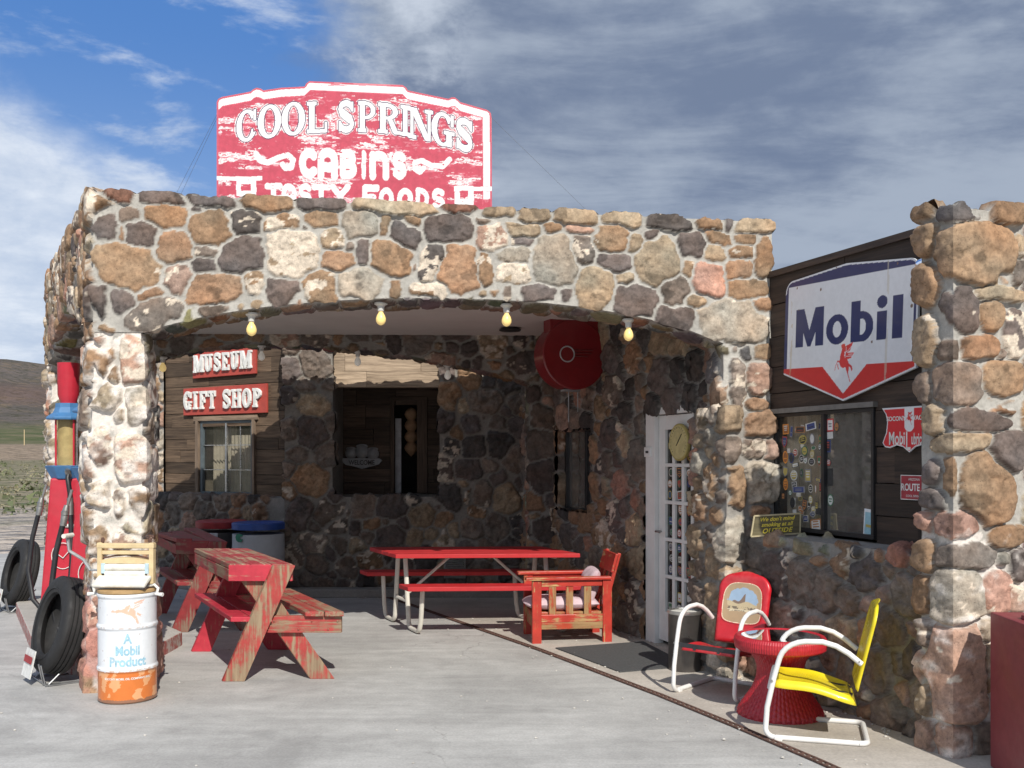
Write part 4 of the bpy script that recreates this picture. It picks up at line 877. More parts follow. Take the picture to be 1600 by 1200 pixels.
# terrain
def tz(r, a):
    r = np.asarray(r, float); z = np.interp(r, [0,60,150,250,300,500,800,1100,1500,2100,2700,3300,6000,9000], [-.06,-.06,.5,1.2,4.4,12,24,42,72,140,215,250,270,280])
    P = np.stack([r*np.sin(a)/1000, r*np.cos(a)/1000, r*0], -1).reshape(-1,3)
    nz = fbm(P, 1.3, 3, 5).reshape(r.shape); nz2 = fbm(P, 6, 8, 4).reshape(r.shape)
    k = np.clip((r-700)/1500, 0, 1); side = .75+.25*np.cos(a+.5)
    return z*(1-k)+z*k*side + nz*k*95 + (nz2-np.abs(fbm(P, 3.2, 21, 4).reshape(r.shape))*1.6+.15)*np.clip((r-250)/800, 0, 1)*55*np.clip(r/2500, .1, 1)
rs_ = np.concatenate([[0,10,20,40,60], np.geomspace(80, 9000, 130)]); as_ = np.linspace(-math.pi, math.pi, 361)
RR, AA = np.meshgrid(rs_, as_, indexing='ij'); ZZ = tz(RR, AA)
Pt = np.stack([RR*np.sin(AA), RR*np.cos(AA), ZZ], -1).reshape(-1,3); nr, na = RR.shape; idx = np.arange(nr*na).reshape(nr, na)
Ft = np.stack([idx[:-1,:-1], idx[:-1,1:], idx[1:,1:], idx[1:,:-1]], -1).reshape(-1,4)
mt, N2, p2, o2 = newmat('desert'); v2 = N2.n('ShaderNodeTexCoord').outputs['Object']; ln = N2.n('ShaderNodeVectorMath'); ln.operation = 'LENGTH'; N2.l(v2, ln.inputs[0]); r2 = ln.outputs['Value']
nA = N2.noise(v2, .05, 6, .7); nB = N2.noise(v2, .4, 6, .75); nC = N2.noise(v2, .012, 6, .65); nD = N2.noise(v2, 3, 5, .7)
rj = N2.math('ADD', r2, N2.math('MULTIPLY', N2.math('SUBTRACT', nA, .5), 60))
dirt = N2.mix(N2.ramp(nD, .3, .7), (.33,.285,.245), (.45,.40,.36)); scrub = N2.mix(N2.ramp(nB, .42, .6), (.30,.255,.19), (.115,.125,.060))
rock = N2.mix(N2.ramp(nB, .4, .62), (.34,.265,.20), (.19,.15,.11)); green = N2.mix(N2.ramp(nA, .4, .65), (.085,.105,.045), (.18,.16,.10))
mesa = N2.mix(N2.ramp(nC, .35, .65), (.142,.120,.110), (.098,.088,.078)); mesa = N2.mix(N2.ramp(N2.noise(v2, .03, 7, .8), .5, .64), mesa, (.19,.145,.105)); mesa = N2.mix(N2.ramp(N2.noise(v2, .09, 5, .7), .50, .60, 0, .75), mesa, (.05,.052,.03))
zb = N2.sep(v2)[2]; red = N2.math('MULTIPLY', N2.ramp(zb, 55, 95), N2.ramp(zb, 150, 110)); mesa = N2.mix(N2.math('MULTIPLY', red, .35), mesa, (.17,.095,.08))
c = N2.mix(N2.ramp(rj, 28, 40), dirt, scrub); c = N2.mix(N2.ramp(rj, 225, 250), c, rock); c = N2.mix(N2.ramp(rj, 330, 370), c, green); c = N2.mix(N2.ramp(rj, 760, 900), c, mesa)
N2.l(c, p2.inputs['Base Color']); p2.inputs['Roughness'].default_value = .95; p2.inputs['Specular IOR Level'].default_value = .1; bump(N2, p2, N2.math('ADD', N2.math('MULTIPLY', nA, 6), nB), .6, 2.0)
struct(mkobj('desert_ground', Pt, Ft, 'desert', smooth=True))
# scrub
rr = random.Random(3); mb = MB()
for i in range(1500):
    a = rr.uniform(-60, -8) if i < 1150 else rr.uniform(-180, 180); a = R(a); r = 33+170*rr.random()**1.6; s_ = rr.uniform(.25, .75)
    x, y = r*math.sin(a), r*math.cos(a); z = float(tz(np.array([r]), np.array([a]))[0]); mb.c = rr.choice([(.12,.14,.06),(.17,.17,.09),(.20,.19,.12),(.09,.11,.05),(.26,.23,.14)])
    for k in range(22):
        t = rr.uniform(0, 6.28); h = rr.random(); q = s_*math.sqrt(1-h*h*.8)*rr.uniform(.3, 1); c0 = Vector((x+q*math.cos(t), y+q*math.sin(t), z+h*s_*.85)); e = s_*rr.uniform(.12,.26)
        d1 = Vector((rr.gauss(0,1), rr.gauss(0,1), rr.gauss(0,1))).normalized()*e; d2 = Vector((rr.gauss(0,1), rr.gauss(0,1), rr.gauss(0,1))).normalized()*e
        mb.add([c0+d1, c0-d1*.6+d2, c0-d2], [(0,1,2)])
struct(mb.build('desert_scrub', 'flat_print'), 'stuff')
# ------------------------------------------------------------ lettering tools (masks evaluated on pixel grids)
def ring(x, y, cx, cy, rx, ry, tx, ty):
    return (((x-cx)/rx)**2+((y-cy)/ry)**2 <= 1) & (((x-cx)/(rx-tx))**2+((y-cy)/(ry-ty))**2 > 1)
def rect(x, y, a, b, c, d): return (x >= a) & (x <= c) & (y >= b) & (y <= d)
def seg(x, y, pts, r):
    out = np.zeros(x.shape, bool)
    for (p, q) in zip(pts[:-1], pts[1:]):
        dx, dy = q[0]-p[0], q[1]-p[1]; L = dx*dx+dy*dy+1e-9; t = np.clip(((x-p[0])*dx+(y-p[1])*dy)/L, 0, 1)
        out |= (x-p[0]-t*dx)**2+(y-p[1]-t*dy)**2 <= r*r
    return out
def arcp(cx, cy, rx, ry, a0, a1, n=14): return [(cx+rx*math.cos(R(a0+(a1-a0)*i/n)), cy+ry*math.sin(R(a0+(a1-a0)*i/n))) for i in range(n+1)]
def inpoly(x, y, poly):
    ins = np.zeros(x.shape, bool); n = len(poly)
    for i in range(n):
        x1, y1 = poly[i]; x2, y2 = poly[(i+1) % n]
        if y1 == y2: continue
        ins ^= ((y1 > y) != (y2 > y)) & (x < (x2-x1)*(y-y1)/(y2-y1)+x1)
    return ins
def slab_glyph(ch, x, y, T=.24, t=.12):
    """slab serif capital in a unit box 0..1 x 0..1"""
    s = .12; f = lambda a, b, c, d: rect(x, y, a, b, c, d)
    def stem(c, w=T, e=.09): return f(c-w/2, 0, c+w/2, 1) | f(c-w/2-e, 0, c+w/2+e, s) | f(c-w/2-e, 1-s, c+w/2+e, 1)
    if ch == 'I': return stem(.5, .36, .2)
    if ch == 'L': return stem(.3) | f(.1, 0, .98, t) | f(.86, 0, .98, .34)
    if ch == 'E': return stem(.3) | f(.1, 0, .95, t) | f(.1, 1-t, .93, 1) | f(.83, 0, .95, .30) | f(.81, .70, .93, 1) | f(.3, .45, .68, .57) | f(.6, .36, .69, .66)
    if ch == 'F': return stem(.3) | f(.1, 1-t, .95, 1) | f(.83, .68, .95, 1) | f(.3, .43, .70, .55) | f(.6, .34, .70, .64)
    if ch == 'T': return stem(.5, .26, .12) | f(.04, 1-t, .96, 1) | f(.04, .68, .15, 1) | f(.85, .68, .96, 1)
    if ch == 'H': return stem(.24, .22, .07) | stem(.76, .22, .07) | f(.24, .44, .76, .57)
    if ch == 'U': return f(.15, .3, .39, 1) | f(.05, 1-s, .49, 1) | f(.63, .3, .83, 1) | f(.55, 1-s, .95, 1) | (ring(x, y, .49, .34, .34, .34, .24, .14) & (y < .35))
    if ch == 'M': return f(.06, 0, .24, 1) | f(0, 0, .30, s) | f(0, 1-s, .24, 1) | f(.74, 0, .94, 1) | f(.68, 0, 1, s) | f(.76, 1-s, 1, 1) | inpoly(x, y, [(.06,1),(.30,1),(.56,.25),(.46,.0),(.42,.0)]) | inpoly(x, y, [(.94,1),(.74,1),(.42,.12),(.46,0),(.54,0)])
    if ch == 'N': return f(.10, 0, .22, 1) | f(0, 0, .34, s) | f(0, 1-s, .22, 1) | f(.78, 0, .90, 1) | f(.66, 1-s, 1, 1) | inpoly(x, y, [(.06,1),(.34,1),(.90,.0),(.68,.0)])
    bowl = lambda y0, y1, x1: (ring(x, y, .42, (y0+y1)/2, x1-.42, (y1-y0)/2, T*.95, t*.95) & (x > .42)) | f(.3, y0, .43, y0+t*.95) | f(.3, y1-t*.95, .43, y1)
    if ch == 'P': return stem(.3) | bowl(.42, 1, .97)
    if ch == 'R': return stem(.28) | bowl(.46, 1, .92) | inpoly(x, y, [(.45,.52),(.66,.52),(.90,.12),(1.02,.12),(1.02,0),(.78,0),(.70,.05)])
    if ch == 'B': return stem(.28) | bowl(.5, 1, .88) | bowl(0, .6, .95)
    if ch == 'O': return ring(x, y, .5, .5, .5, .52, T*1.08, t)
    if ch in 'CG':
        m = ring(x, y, .5, .5, .5, .52, T*1.08, t) & ~((x > .62) & (y > .36) & (y < .70)) 
        m = m & ~((x > .80) & (y > .25) & (y < .80)) | f(.84, .62, .96, .98)
        if ch == 'G': m |= f(.64, .0, .88, .46) | f(.54, .36, 1.0, .47)
        return m
    if ch == 'S':
        p = arcp(.5, .745, .33, .185, 20, 250) + arcp(.5, .265, .33, .195, 80, -160)
        return seg(x, y, p, .105) | f(.80, .66, .92, .98) | f(.08, .02, .20, .36) | seg(x, y, [(.3,.60),(.7,.42)], .15)
    return np.zeros(x.shape, bool)
def fat_glyph(ch, x, y, r=.15):
    P = []
    a = lambda *k: P.append(list(k))
    if ch == 'C': P.append(arcp(.52, .5, .34, .36, 45, 315))
    elif ch == 'A': P += [[(.16,.08),(.16,.6)]+arcp(.5, .6, .34, .3, 180, 0)+[(.84,.08)], [(.16,.38),(.84,.38)]]
    elif ch == 'B': P += [[(.2,.1),(.2,.9)], [(.2,.9)]+arcp(.5, .72, .26, .18, 90, -90)+[(.2,.5)], [(.2,.5)]+arcp(.5, .3, .32, .2, 90, -90)+[(.2,.1)]]
    elif ch == 'I': P += [[(.5,.1),(.5,.9)]]
    elif ch == 'N': P += [[(.16,.08),(.16,.9)], [(.16,.6)]+arcp(.5, .6, .34, .3, 180, 0)+[(.84,.08)]]
    elif ch == 'S': P.append(arcp(.5, .7, .3, .2, 30, 250)+arcp(.5, .3, .3, .2, 80, -150))
    elif ch == 'T': P += [[(.1,.9),(.95,.9)], [(.52,.9),(.52,.05)]]
    elif ch == 'Y': P += [[(.12,.92),(.5,.5),(.9,.92)], [(.5,.5),(.5,.05)]]
    elif ch == 'F': P += [[(.2,.05),(.2,.9),(.9,.9)], [(.2,.5),(.7,.5)]]
    elif ch == 'O': P.append(arcp(.5, .5, .34, .38, 0, 360, 24))
    elif ch == 'D': P.append([(.2,.1),(.2,.9)]+arcp(.35, .5, .48, .4, 90, -90)+[(.2,.1)])
    m = np.zeros(x.shape, bool)
    for p in P: m |= seg(x, y, p, r)
    return m
def dil(m, k):
    for _ in range(k):
        n = m.copy(); n[1:] |= m[:-1]; n[:-1] |= m[1:]; n[:,1:] |= m[:,:-1]; n[:,:-1] |= m[:,1:]; m = n
    return m
class Paint:
    """colour field on a plane rectangle u0..u1, z0..z1 turned into a fine grid mesh"""
    def __init__(s, u0, u1, z0, z1, res, base):
        s.nu = int((u1-u0)/res)+1; s.nz = int((z1-z0)/res)+1; s.U, s.Z = np.meshgrid(np.linspace(u0,u1,s.nu), np.linspace(z0,z1,s.nz)); s.C = np.zeros((s.nz, s.nu, 3))+np.array(base)
    def put(s, mask, c, a=1.0): 
        w_ = (mask*a)[..., None]; s.C = s.C*(1-w_)+np.array(c)*w_
    def nz3(s, su, sz, seed, oc=4):
        P = np.stack([s.U.ravel()*su, s.Z.ravel()*sz, np.zeros(s.U.size)], -1); return fbm(P, 1.0, seed, oc).reshape(s.U.shape)
    def mesh(s, name, fn, inside, mat, parent):
        P = fn(s.U.ravel(), s.Z.ravel()); idx = np.arange(s.U.size).reshape(s.U.shape); ok = inside
        q = np.stack([idx[:-1,:-1], idx[:-1,1:], idx[1:,1:], idx[1:,:-1]], -1); k = ok[:-1,:-1] & ok[:-1,1:] & ok[1:,1:] & ok[1:,:-1]
        F = q[k]; used = np.unique(F); mp = np.zeros(s.U.size, int); mp[used] = np.arange(len(used))
        col = np.concatenate([s.C.reshape(-1,3), np.ones((s.U.size,1))], 1)[used]
        return mkobj(name, P[used], mp[F], mat, parent, at=dict(col=col))
def planefn(pl, n, tilt=0, c=(0,0)):
    ct, st = math.cos(tilt), math.sin(tilt)
    def f(U, Z):
        uu = c[0]+(U-c[0])*ct-(Z-c[1])*st; zz = c[1]+(U-c[0])*st+(Z-c[1])*ct
        return np.stack([pl.o[0]+pl.d[0]*uu+pl.n[0]*n, pl.o[1]+pl.d[1]*uu+pl.n[1]*n, zz], -1)
    return f
def mask_mesh(mask, U, Z, fn, depth, name, mat, parent, col=None):
    """raised letters: every mask cell becomes a front quad, borders get side walls"""
    du = U[0,1]-U[0,0]; dz_ = Z[1,0]-Z[0,0]; vid = {}; V = []; F = []
    mk = np.pad(mask, 1)
    def vi(i, j, k):
        key = (i, j, k)
        if key not in vid: vid[key] = len(V); V.append((U[0,0]+(j-.5)*du, Z[0,0]+(i-.5)*dz_, k))
        return vid[key]
    ii, jj = np.where(mask)
    for i, j in zip(ii, jj):
        F.append((vi(i,j,1), vi(i,j+1,1), vi(i+1,j+1,1), vi(i+1,j,1))); a, b = i+1, j+1
        if not mk[a-1,b]: F.append((vi(i,j,0), vi(i,j+1,0), vi(i,j+1,1), vi(i,j,1)))
        if not mk[a+1,b]: F.append((vi(i+1,j,1), vi(i+1,j+1,1), vi(i+1,j+1,0), vi(i+1,j,0)))
        if not mk[a,b-1]: F.append((vi(i,j,1), vi(i+1,j,1), vi(i+1,j,0), vi(i,j,0)))
        if not mk[a,b+1]: F.append((vi(i,j+1,0), vi(i+1,j+1,0), vi(i+1,j+1,1), vi(i,j+1,1)))
    V = np.array(V); f0, f1 = fn; P = np.where(V[:,2:3] > .5, f1(V[:,0], V[:,1]), f0(V[:,0], V[:,1]))
    return mkobj(name, P, np.array(F), mat, parent)
def text_obj(body, size, fn, name, mat, parent, align='CENTER', bold=0.0, sx=1.0, depth=.002, shear=0.0, spacing=1.0):
    """built-in face; fn maps local (x, y, d) to the place"""
    cu = bpy.data.curves.new('t', 'FONT'); cu.body = body; cu.size = size; cu.align_x = align; cu.extrude = depth/2; cu.offset = bold; cu.shear = shear; cu.space_character = spacing; cu.resolution_u = 4
    o = bpy.data.objects.new('t', cu); COL.objects.link(o); bpy.context.view_layer.update()
    me = bpy.data.meshes.new_from_object(o.evaluated_get(bpy.context.evaluated_depsgraph_get()))
    bpy.data.objects.remove(o); bpy.data.curves.remove(cu)
    V = [fn(v.co.x*sx, v.co.y, v.co.z+depth/2) for v in me.vertices]; F = [tuple(p.vertices) for p in me.polygons]; bpy.data.meshes.remove(me)
    return mkobj(name, [tuple(v) for v in V], F, mat, parent)
PEG = [[(442,712),(458,703),(486,704),(492,725),(484,760),(482,800),(520,828),(535,850),(540,900),(530,930),(545,965),(562,1000),(552,1004),(535,960),(512,918),(500,885),(470,893),(440,878),(425,848),(405,842),(385,872),(375,910),(369,906),(383,862),(405,828),(428,835),(432,800),(445,765),(456,737),(446,733)],
 [(492,722),(580,695),(555,745),(548,758),(500,778),(484,762)], [(500,772),(598,778),(575,800),(560,817),(510,828),(485,805)], [(408,845),(414,880),(424,903),(414,902),(402,872)], [(525,850),(550,865),(575,880),(582,905),(570,922),(562,895),(545,885),(530,877)]]
PEGL = [((500,728),(500,770),.006),((480,770),(515,762),.005),((500,790),(575,787),.004),((505,803),(570,800),.004),((490,782),(490,815),.005),((515,765),(560,730),.004)]
def peg_mask(U, Z, cu, cz, h, flip=1):
    """winged horse facing left, height h, centred"""
    x = (U-cu)*flip/h*308+484; y = 854-(Z-cz)/h*308; m = np.zeros(U.shape, bool)
    for p in PEG: m |= inpoly(x, y, p)
    for a, b, w_ in PEGL: m &= ~seg(x, y, [a, b], w_*450)
    return m
# ------------------------------------------------------------ rooftop sign
PR = Plane(-2.46, 8.3, *PF.d)
rs1 = lambda x, y: PR.uz(320+x/3.3333, 110+y/3.3333)
top = [rs1(*p) for p in ((62,640),(62,165),(70,148),(90,138),(240,110),(252,98),(270,90),(292,95),(305,104),(400,90),(520,84),(528,68),(545,56),(1030,76),(1050,90),(1057,104),(1270,148),(1285,140),(1302,140),(1318,152),(1330,165),(1470,205),(1490,222),(1494,250),(1497,640))]
zb0 = 3.30; outl = [(top[0][0], zb0)]+top[1:-1]+[(top[-1][0], zb0)]
roof_sign = thing('rooftop_sign', 'large red and white hand painted sign standing on the canopy roof', 'sign', tuple(PR.p(1.15, 3.16, -.1)), world=True)
plain('sign_back', (.55,.15,.16), .6); plain('galv', (.35,.36,.37), .5, .6)
mb = MB(); mb.prism(outl, PR.p(0,0,-.03), PR.X, (0,0,1), .03); mb.build('board', 'sign_back', roof_sign)
us = [p[0] for p in outl]; zs_ = [p[1] for p in outl]
pt = Paint(min(us), max(us), zb0, max(zs_), .0042, (.47,.055,.095))
inside = inpoly(pt.U, pt.Z, outl)
# map every grid node back to the measuring frame of the sign
k1 = PR.o[0]+PR.d[0]*pt.U; k2 = PR.o[1]+PR.d[1]*pt.U; X3 = ((800+FP*k1/k2)-320)*3.3333; Y3 = ((HZ-(pt.Z-EYE)*FP/k2)-110)*3.3333
brush = pt.nz3(4, 17, 5, 6)*.75+pt.nz3(9, 60, 9, 4)*.35+pt.nz3(40, 14, 19, 3)*.12; brush2 = pt.nz3(30, 90, 15, 4)
X3o, Y3o = X3, Y3
PINK = (.58,.19,.24); WHT = (.76,.76,.77)
pt.put((brush > .085) & (brush2 > -.10), WHT, .9); pt.put((brush > -.0) & (brush2 > .06), PINK, .7)
edge_in = inside.copy()
edge_in = ~dil(~edge_in, 4) & (pt.U > min(us)+.014) & (pt.U < max(us)-.014)
band = inside & ~(lambda q: ~dil(~q, 18))(inside)
pt.put(band & (Y3 < 668), WHT); pt.put(inside & ~edge_in, (.50,.08,.13))
inb = (lambda q: ~dil(~q, 18))(inside); inb2 = ~dil(~inb, 2); pt.put(inb & ~inb2 & (brush2 > -.1), (.55,.10,.15))
pt.put(rect(X3, Y3, 530, 62, 1048, 80) & (brush > 0), PINK)
def lbox(ch, x0, x1, yb, yt, sl=0.0, kind='slab', sh=0.0, **k):
    gy = ((yb+sl*(X3-(x0+x1)/2))-Y3)/(yb-yt); gx = (X3-x0-sh*(gy-.0)*(yb-yt))/(x1-x0)
    return (slab_glyph if kind == 'slab' else fat_glyph)(ch, gx, gy, **k) & (gx > -.3) & (gx < 1.3) & (gy > -.3) & (gy < 1.3)
L1 = [('C',165,272,368,208,-.22),('O',276,398,350,182,-.16),('O',400,522,336,168,-.10),('L',522,640,326,162,-.05),('S',690,782,320,160,0),('P',790,892,322,162,.04),('R',894,1016,330,172,.10),('I',1012,1078,342,182,.14),('N',1058,1190,362,200,.18),('G',1180,1300,392,222,.22),('S',1304,1400,418,254,.26)]
M1 = np.zeros(X3.shape, bool)
halo = M1.copy()
for e in L1: g_ = lbox(*e, T=.235, t=.11); M1 |= g_
halo = dil(M1, 4); ol = dil(M1, 2) & ~M1
pt.put(dil(M1, 7) & ~halo, (.47,.055,.095), .7)
pt.put(halo & (brush2+brush > .0), WHT, .85)
for (x0, x1, yb, yt) in ((190,245,340,230),(310,362,320,215),(440,485,305,205),(830,860,270,190),(1210,1260,360,260)): pt.put(rect(X3,Y3,x0,yt,x1,yb) & (brush2 > .02) & ~M1, PINK, .9)
pt.put(M1, (.80,.80,.80)); pt.put(ol, (.06,.04,.10), .95)
X3 = X3o+pt.nz3(16,16,61,3)*9; Y3 = Y3o+pt.nz3(16,16,71,3)*9
M2 = np.zeros(X3.shape, bool)
for e in (('C',490,592,562,408),('A',588,692,560,412),('B',700,792,558,420),('I',795,860,560,425),('N',858,960,562,428),('S',975,1052,562,430)): M2 |= lbox(e[0], *e[1:5], .02, 'fat', r=.17)
M2 |= seg(X3, Y3, [(972,432),(962,455)], 9)
M2 |= seg(X3, Y3, [(268,435),(290,470),(330,480),(380,455),(430,440),(460,465),(450,505),(420,510),(405,490)], 15) | seg(X3, Y3, [(1275,465),(1240,500),(1180,495),(1130,470),(1095,480),(1095,515),(1120,530),(1140,510)], 14)
for e in (('T',315,400,700,592),('A',400,478,702,594),('S',485,560,704,594),('T',560,650,708,598),('Y',655,755,712,598),('F',815,905,722,600),('O',905,985,722,612),('O',1000,1085,724,614),('D',1095,1170,724,616),('S',1180,1255,726,618)): M2 |= lbox(e[0], *e[1:5], .02, 'fat', sh=-.0, r=.15)
M2 |= rect(X3,Y3,165,570,268,655) & ~rect(X3,Y3,190,592,240,628) | rect(X3,Y3,62,552,300,574) | rect(X3,Y3,1300,603,1400,700) & ~rect(X3,Y3,1328,628,1372,672) | rect(X3,Y3,1400,606,1497,628)
pt.put(M2 & (brush2 > -.24), WHT); pt.put(dil(M2,1) & ~M2 & (brush2 > 0), PINK, .8)
# lower part hidden by the parapet: plain painted field
g = pt.mesh('painted_face', planefn(PR, .0015), inside, 'flat_print', roof_sign)
mb = MB()
for u in (.25, 1.15, 2.05): mb.beam(PR.p(u, 3.16, -.06), PR.p(u, 4.5, -.06), .05, .05, up=PR.X); mb.beam(PR.p(u, 3.17, -.9), PR.p(u, 4.3, -.08), .04, .04, up=PR.X)
mb.build('support_post', 'galv', roof_sign)
for a_, b_ in ((PR.p(.03, 4.60, 0), PX(275,303,9.6)), (PR.p(.05, 4.62, 0), PX(283,303,9.9)), (PR.p(2.27, 4.62, 0), PX(918,330,9.6))):
    mb = MB(); mb.tube([a_, b_], .0013, 5); mb.build('guy_wire', 'galv', roof_sign)
# ------------------------------------------------------------ MUSEUM and GIFT SHOP boards
plain('sign_red', (.40,.060,.045), .55, var=.1, dirt=.15, dirtc=(.3,.12,.1)); plain('letter_white', (.68,.68,.66), .5, dirt=.1)
def slab_sign(name, text, px0, px1, pyt0, pyt1, pyb0, pyb1, label, lett):
    a, b = PG.uz(px0, pyt0), PG.uz(px1, pyt1); c_, d_ = PG.uz(px0, pyb0), PG.uz(px1, pyb1); u0, u1 = a[0], b[0]
    z1a, z1b, z0a, z0b = a[1], b[1], c_[1], d_[1]
    t = thing(name, label, 'sign', tuple(PG.p((u0+u1)/2, z0a, .03)), world=True)
    mb = MB(); mb.prism([(u0,z0a),(u1,z0b),(u1,z1b),(u0,z1a)], PG.p(0,0,.03), PG.X, (0,0,1), .035); mb.build('board', 'sign_red', t, bevel=.004)
    for (p, q) in (((u0,z0a),(u1,z0b)), ((u0,z1a),(u1,z1b))):
        pass
    W_ = u1-u0; H_ = (z1a-z0a+z1b-z0b)/2; U, Z = np.meshgrid(np.arange(u0, u1, .0055), np.arange(z0a, z1b+.02, .0055)); m = np.zeros(U.shape, bool)
    sl = (z0b-z0a)/W_
    for (ch, fa_, fb_) in lett:
        gx = (U-(u0+W_*fa_))/(W_*(fb_-fa_)); gy = (Z-(z0a+sl*(U-u0)+H_*.20))/(H_*.66)
        m |= slab_glyph(ch, gx, gy, .30, .17) & (gx > -.1) & (gx < 1.1) & (gy > -.05) & (gy < 1.05)
    mask_mesh(m, U, Z, (planefn(PG, .065), planefn(PG, .095)), 0, 'lettering', 'letter_white', t)
slab_sign('museum_sign', 'MUSEUM', 307, 405, 551, 541, 592, 584, 'red board reading MUSEUM in raised white slab letters', [('M',.03,.20),('U',.205,.345),('S',.36,.475),('E',.49,.61),('U',.625,.76),('M',.775,.955)])
slab_sign('gift_shop_sign', 'GIFT SHOP', 292.5, 422, 608, 599.5, 649.5, 645, 'red board reading GIFT SHOP in raised white slab letters', [('G',.02,.115),('I',.13,.20),('F',.215,.31),('T',.32,.415),('S',.50,.595),('H',.605,.725),('O',.735,.835),('P',.85,.955)])
# ------------------------------------------------------------ shield sign
plain('enamel_white', (.60,.62,.66), .35, var=.03, dirt=.08, dirtc=(.45,.38,.30), coat=.2)
ms = thing('service_shield_sign', 'large white, blue and red enamel shield sign with a red winged horse on dark siding', 'sign', tuple(PS.p(2.45, 2.04, .05)), world=True)
u0, u1 = 1.775, 3.125; uc = 2.45; tl = R(-2.6); cen = (uc, 2.5)
ZT, ZC, ZL, ZB = 2.938, 2.925, 2.235, 2.035
def rc(cx, cz, r, a0, a1): return [(cx+r*math.cos(R(a)), cz+r*math.sin(R(a))) for a in np.linspace(a0, a1, 7)]
zs1 = 2.915
outl = [(uc, ZB), (u1, ZL), (u1, zs1-.08)]+rc(u1-.09, zs1-.085, .09, 0, 80)+[(uc, ZT+.03)]+rc(u0+.09, zs1-.085, .09, 100, 180)+[(u0, zs1-.09), (u0, ZL)]
f0 = planefn(PS, .045, tl, cen); f1 = planefn(PS, .060, tl, cen)
mb = MB(); P0 = f0(np.array([p[0] for p in outl]), np.array([p[1] for p in outl])); P1 = f1(np.array([p[0] for p in outl]), np.array([p[1] for p in outl])); n = len(outl)
mb.add([tuple(p) for p in P0]+[tuple(p) for p in P1], [tuple(range(n)), tuple(range(2*n-1,n-1,-1))]+[(i,n+i,n+(i+1)%n,(i+1)%n) for i in range(n)]); mb.build('panel', 'enamel_white', ms)
pt = Paint(u0, u1, ZB, ZT+.03, .0042, (.66,.68,.72)); inside = inpoly(pt.U, pt.Z, outl); U, Z = pt.U, pt.Z
NV = (.018,.030,.115); RD = (.55,.035,.035)
inn = ~dil(~inside, 3); hb = .125
topl = np.where(U < uc, np.interp(U, [u0, uc], [zs1-.02, ZT+.03]), np.interp(U, [uc, u1], [ZT+.03, zs1-.02]))
pt.put(inn & (Z > 2.275) & ((Z > 2.872) | (U < u0+.036) | (U > u1-.036)), NV); pt.put(inn & (Z > ZL) & ((np.abs(U-u0-.048) < .006) | (np.abs(u1-.048-U) < .006)) & (Z < zs1-.12), (.7,.72,.75))
V0 = ZB+.05; RT = 2.275
pt.put(inn & (Z < RT) & ~(np.abs(U-uc) < .225*(Z-V0)/(RT-V0)), RD)
gb, gh, gx_ = 2.43, .272, .195
um = lambda x, y: PS.uz(1230+x/4.8, 390+y/4.8)[0]
wU = u1-u0; fx = lambda f: u0+wU*f
def rg(cx, cz, rx, rz, tx, tz_): return ring(U, Z, cx, cz, rx, rz, tx, tz_)
a_, b_ = um(115, 720), um(325, 700); x = (U-a_)/(b_-a_); y = (Z-gb)/gh
pt.put((rect(x,y,0,0,.28,1) | rect(x,y,.72,0,1,1) | inpoly(x,y,[(.0,1),(.30,1),(.5,.42),(.70,1),(1,1),(.56,.0),(.44,.0)])) & (y <= 1) & (y >= 0), NV)
a_, b_ = um(345, 690), um(512, 680); cx = (a_+b_)/2; rx = (b_-a_)/2; pt.put(rg(cx, gb+gx_/2, rx, gx_/2+.006, rx*.62, .048), NV)
a_, b_ = um(530, 660), um(702, 650); sw_ = (b_-a_)*.42; pt.put(rect(U,Z,a_,gb,a_+sw_,gb+gh) | rg(b_-rx, gb+gx_/2, rx, gx_/2+.004, rx*.62, .048) & (U > a_+sw_*.4), NV)
a_, b_ = um(727, 640), um(803, 635); pt.put(rect(U,Z,a_,gb,b_,gb+gx_-.012) | (((U-(a_+b_)/2)/((b_-a_)*.52))**2+((Z-gb-gh+.030)/.041)**2 < 1), NV)
a_, b_ = um(845, 625), um(925, 615); pt.put(rect(U,Z,a_,gb,b_,gb+gh), NV)
pt.put(peg_mask(U, Z, (um(490,850)), 2.292, .268), (.60,.05,.05))
for (a, b_, r_) in ((.10,2.86,.007),(.42,2.955,.007),(.62,2.96,.006),(.86,2.90,.007),(.30,2.82,.009),(.70,2.42,.008),(.96,2.62,.010),(.12,2.70,.005)): pt.put((U-fx(a))**2+((Z-b_)*.8)**2 < r_**2, (.16,.10,.07))
pt.put((np.abs(U-fx(.06)) < .012+pt.nz3(3,6,4)*.03) & (pt.nz3(20, 8, 44) > 0), (.50,.40,.26), .5); pt.put((np.abs(U-fx(.80)) < .010) & (pt.nz3(20, 5, 54) > .0), (.52,.47,.38), .5)
pt.mesh('painted_face', planefn(PS, .0612, tl, cen), inside, 'enamel', ms)
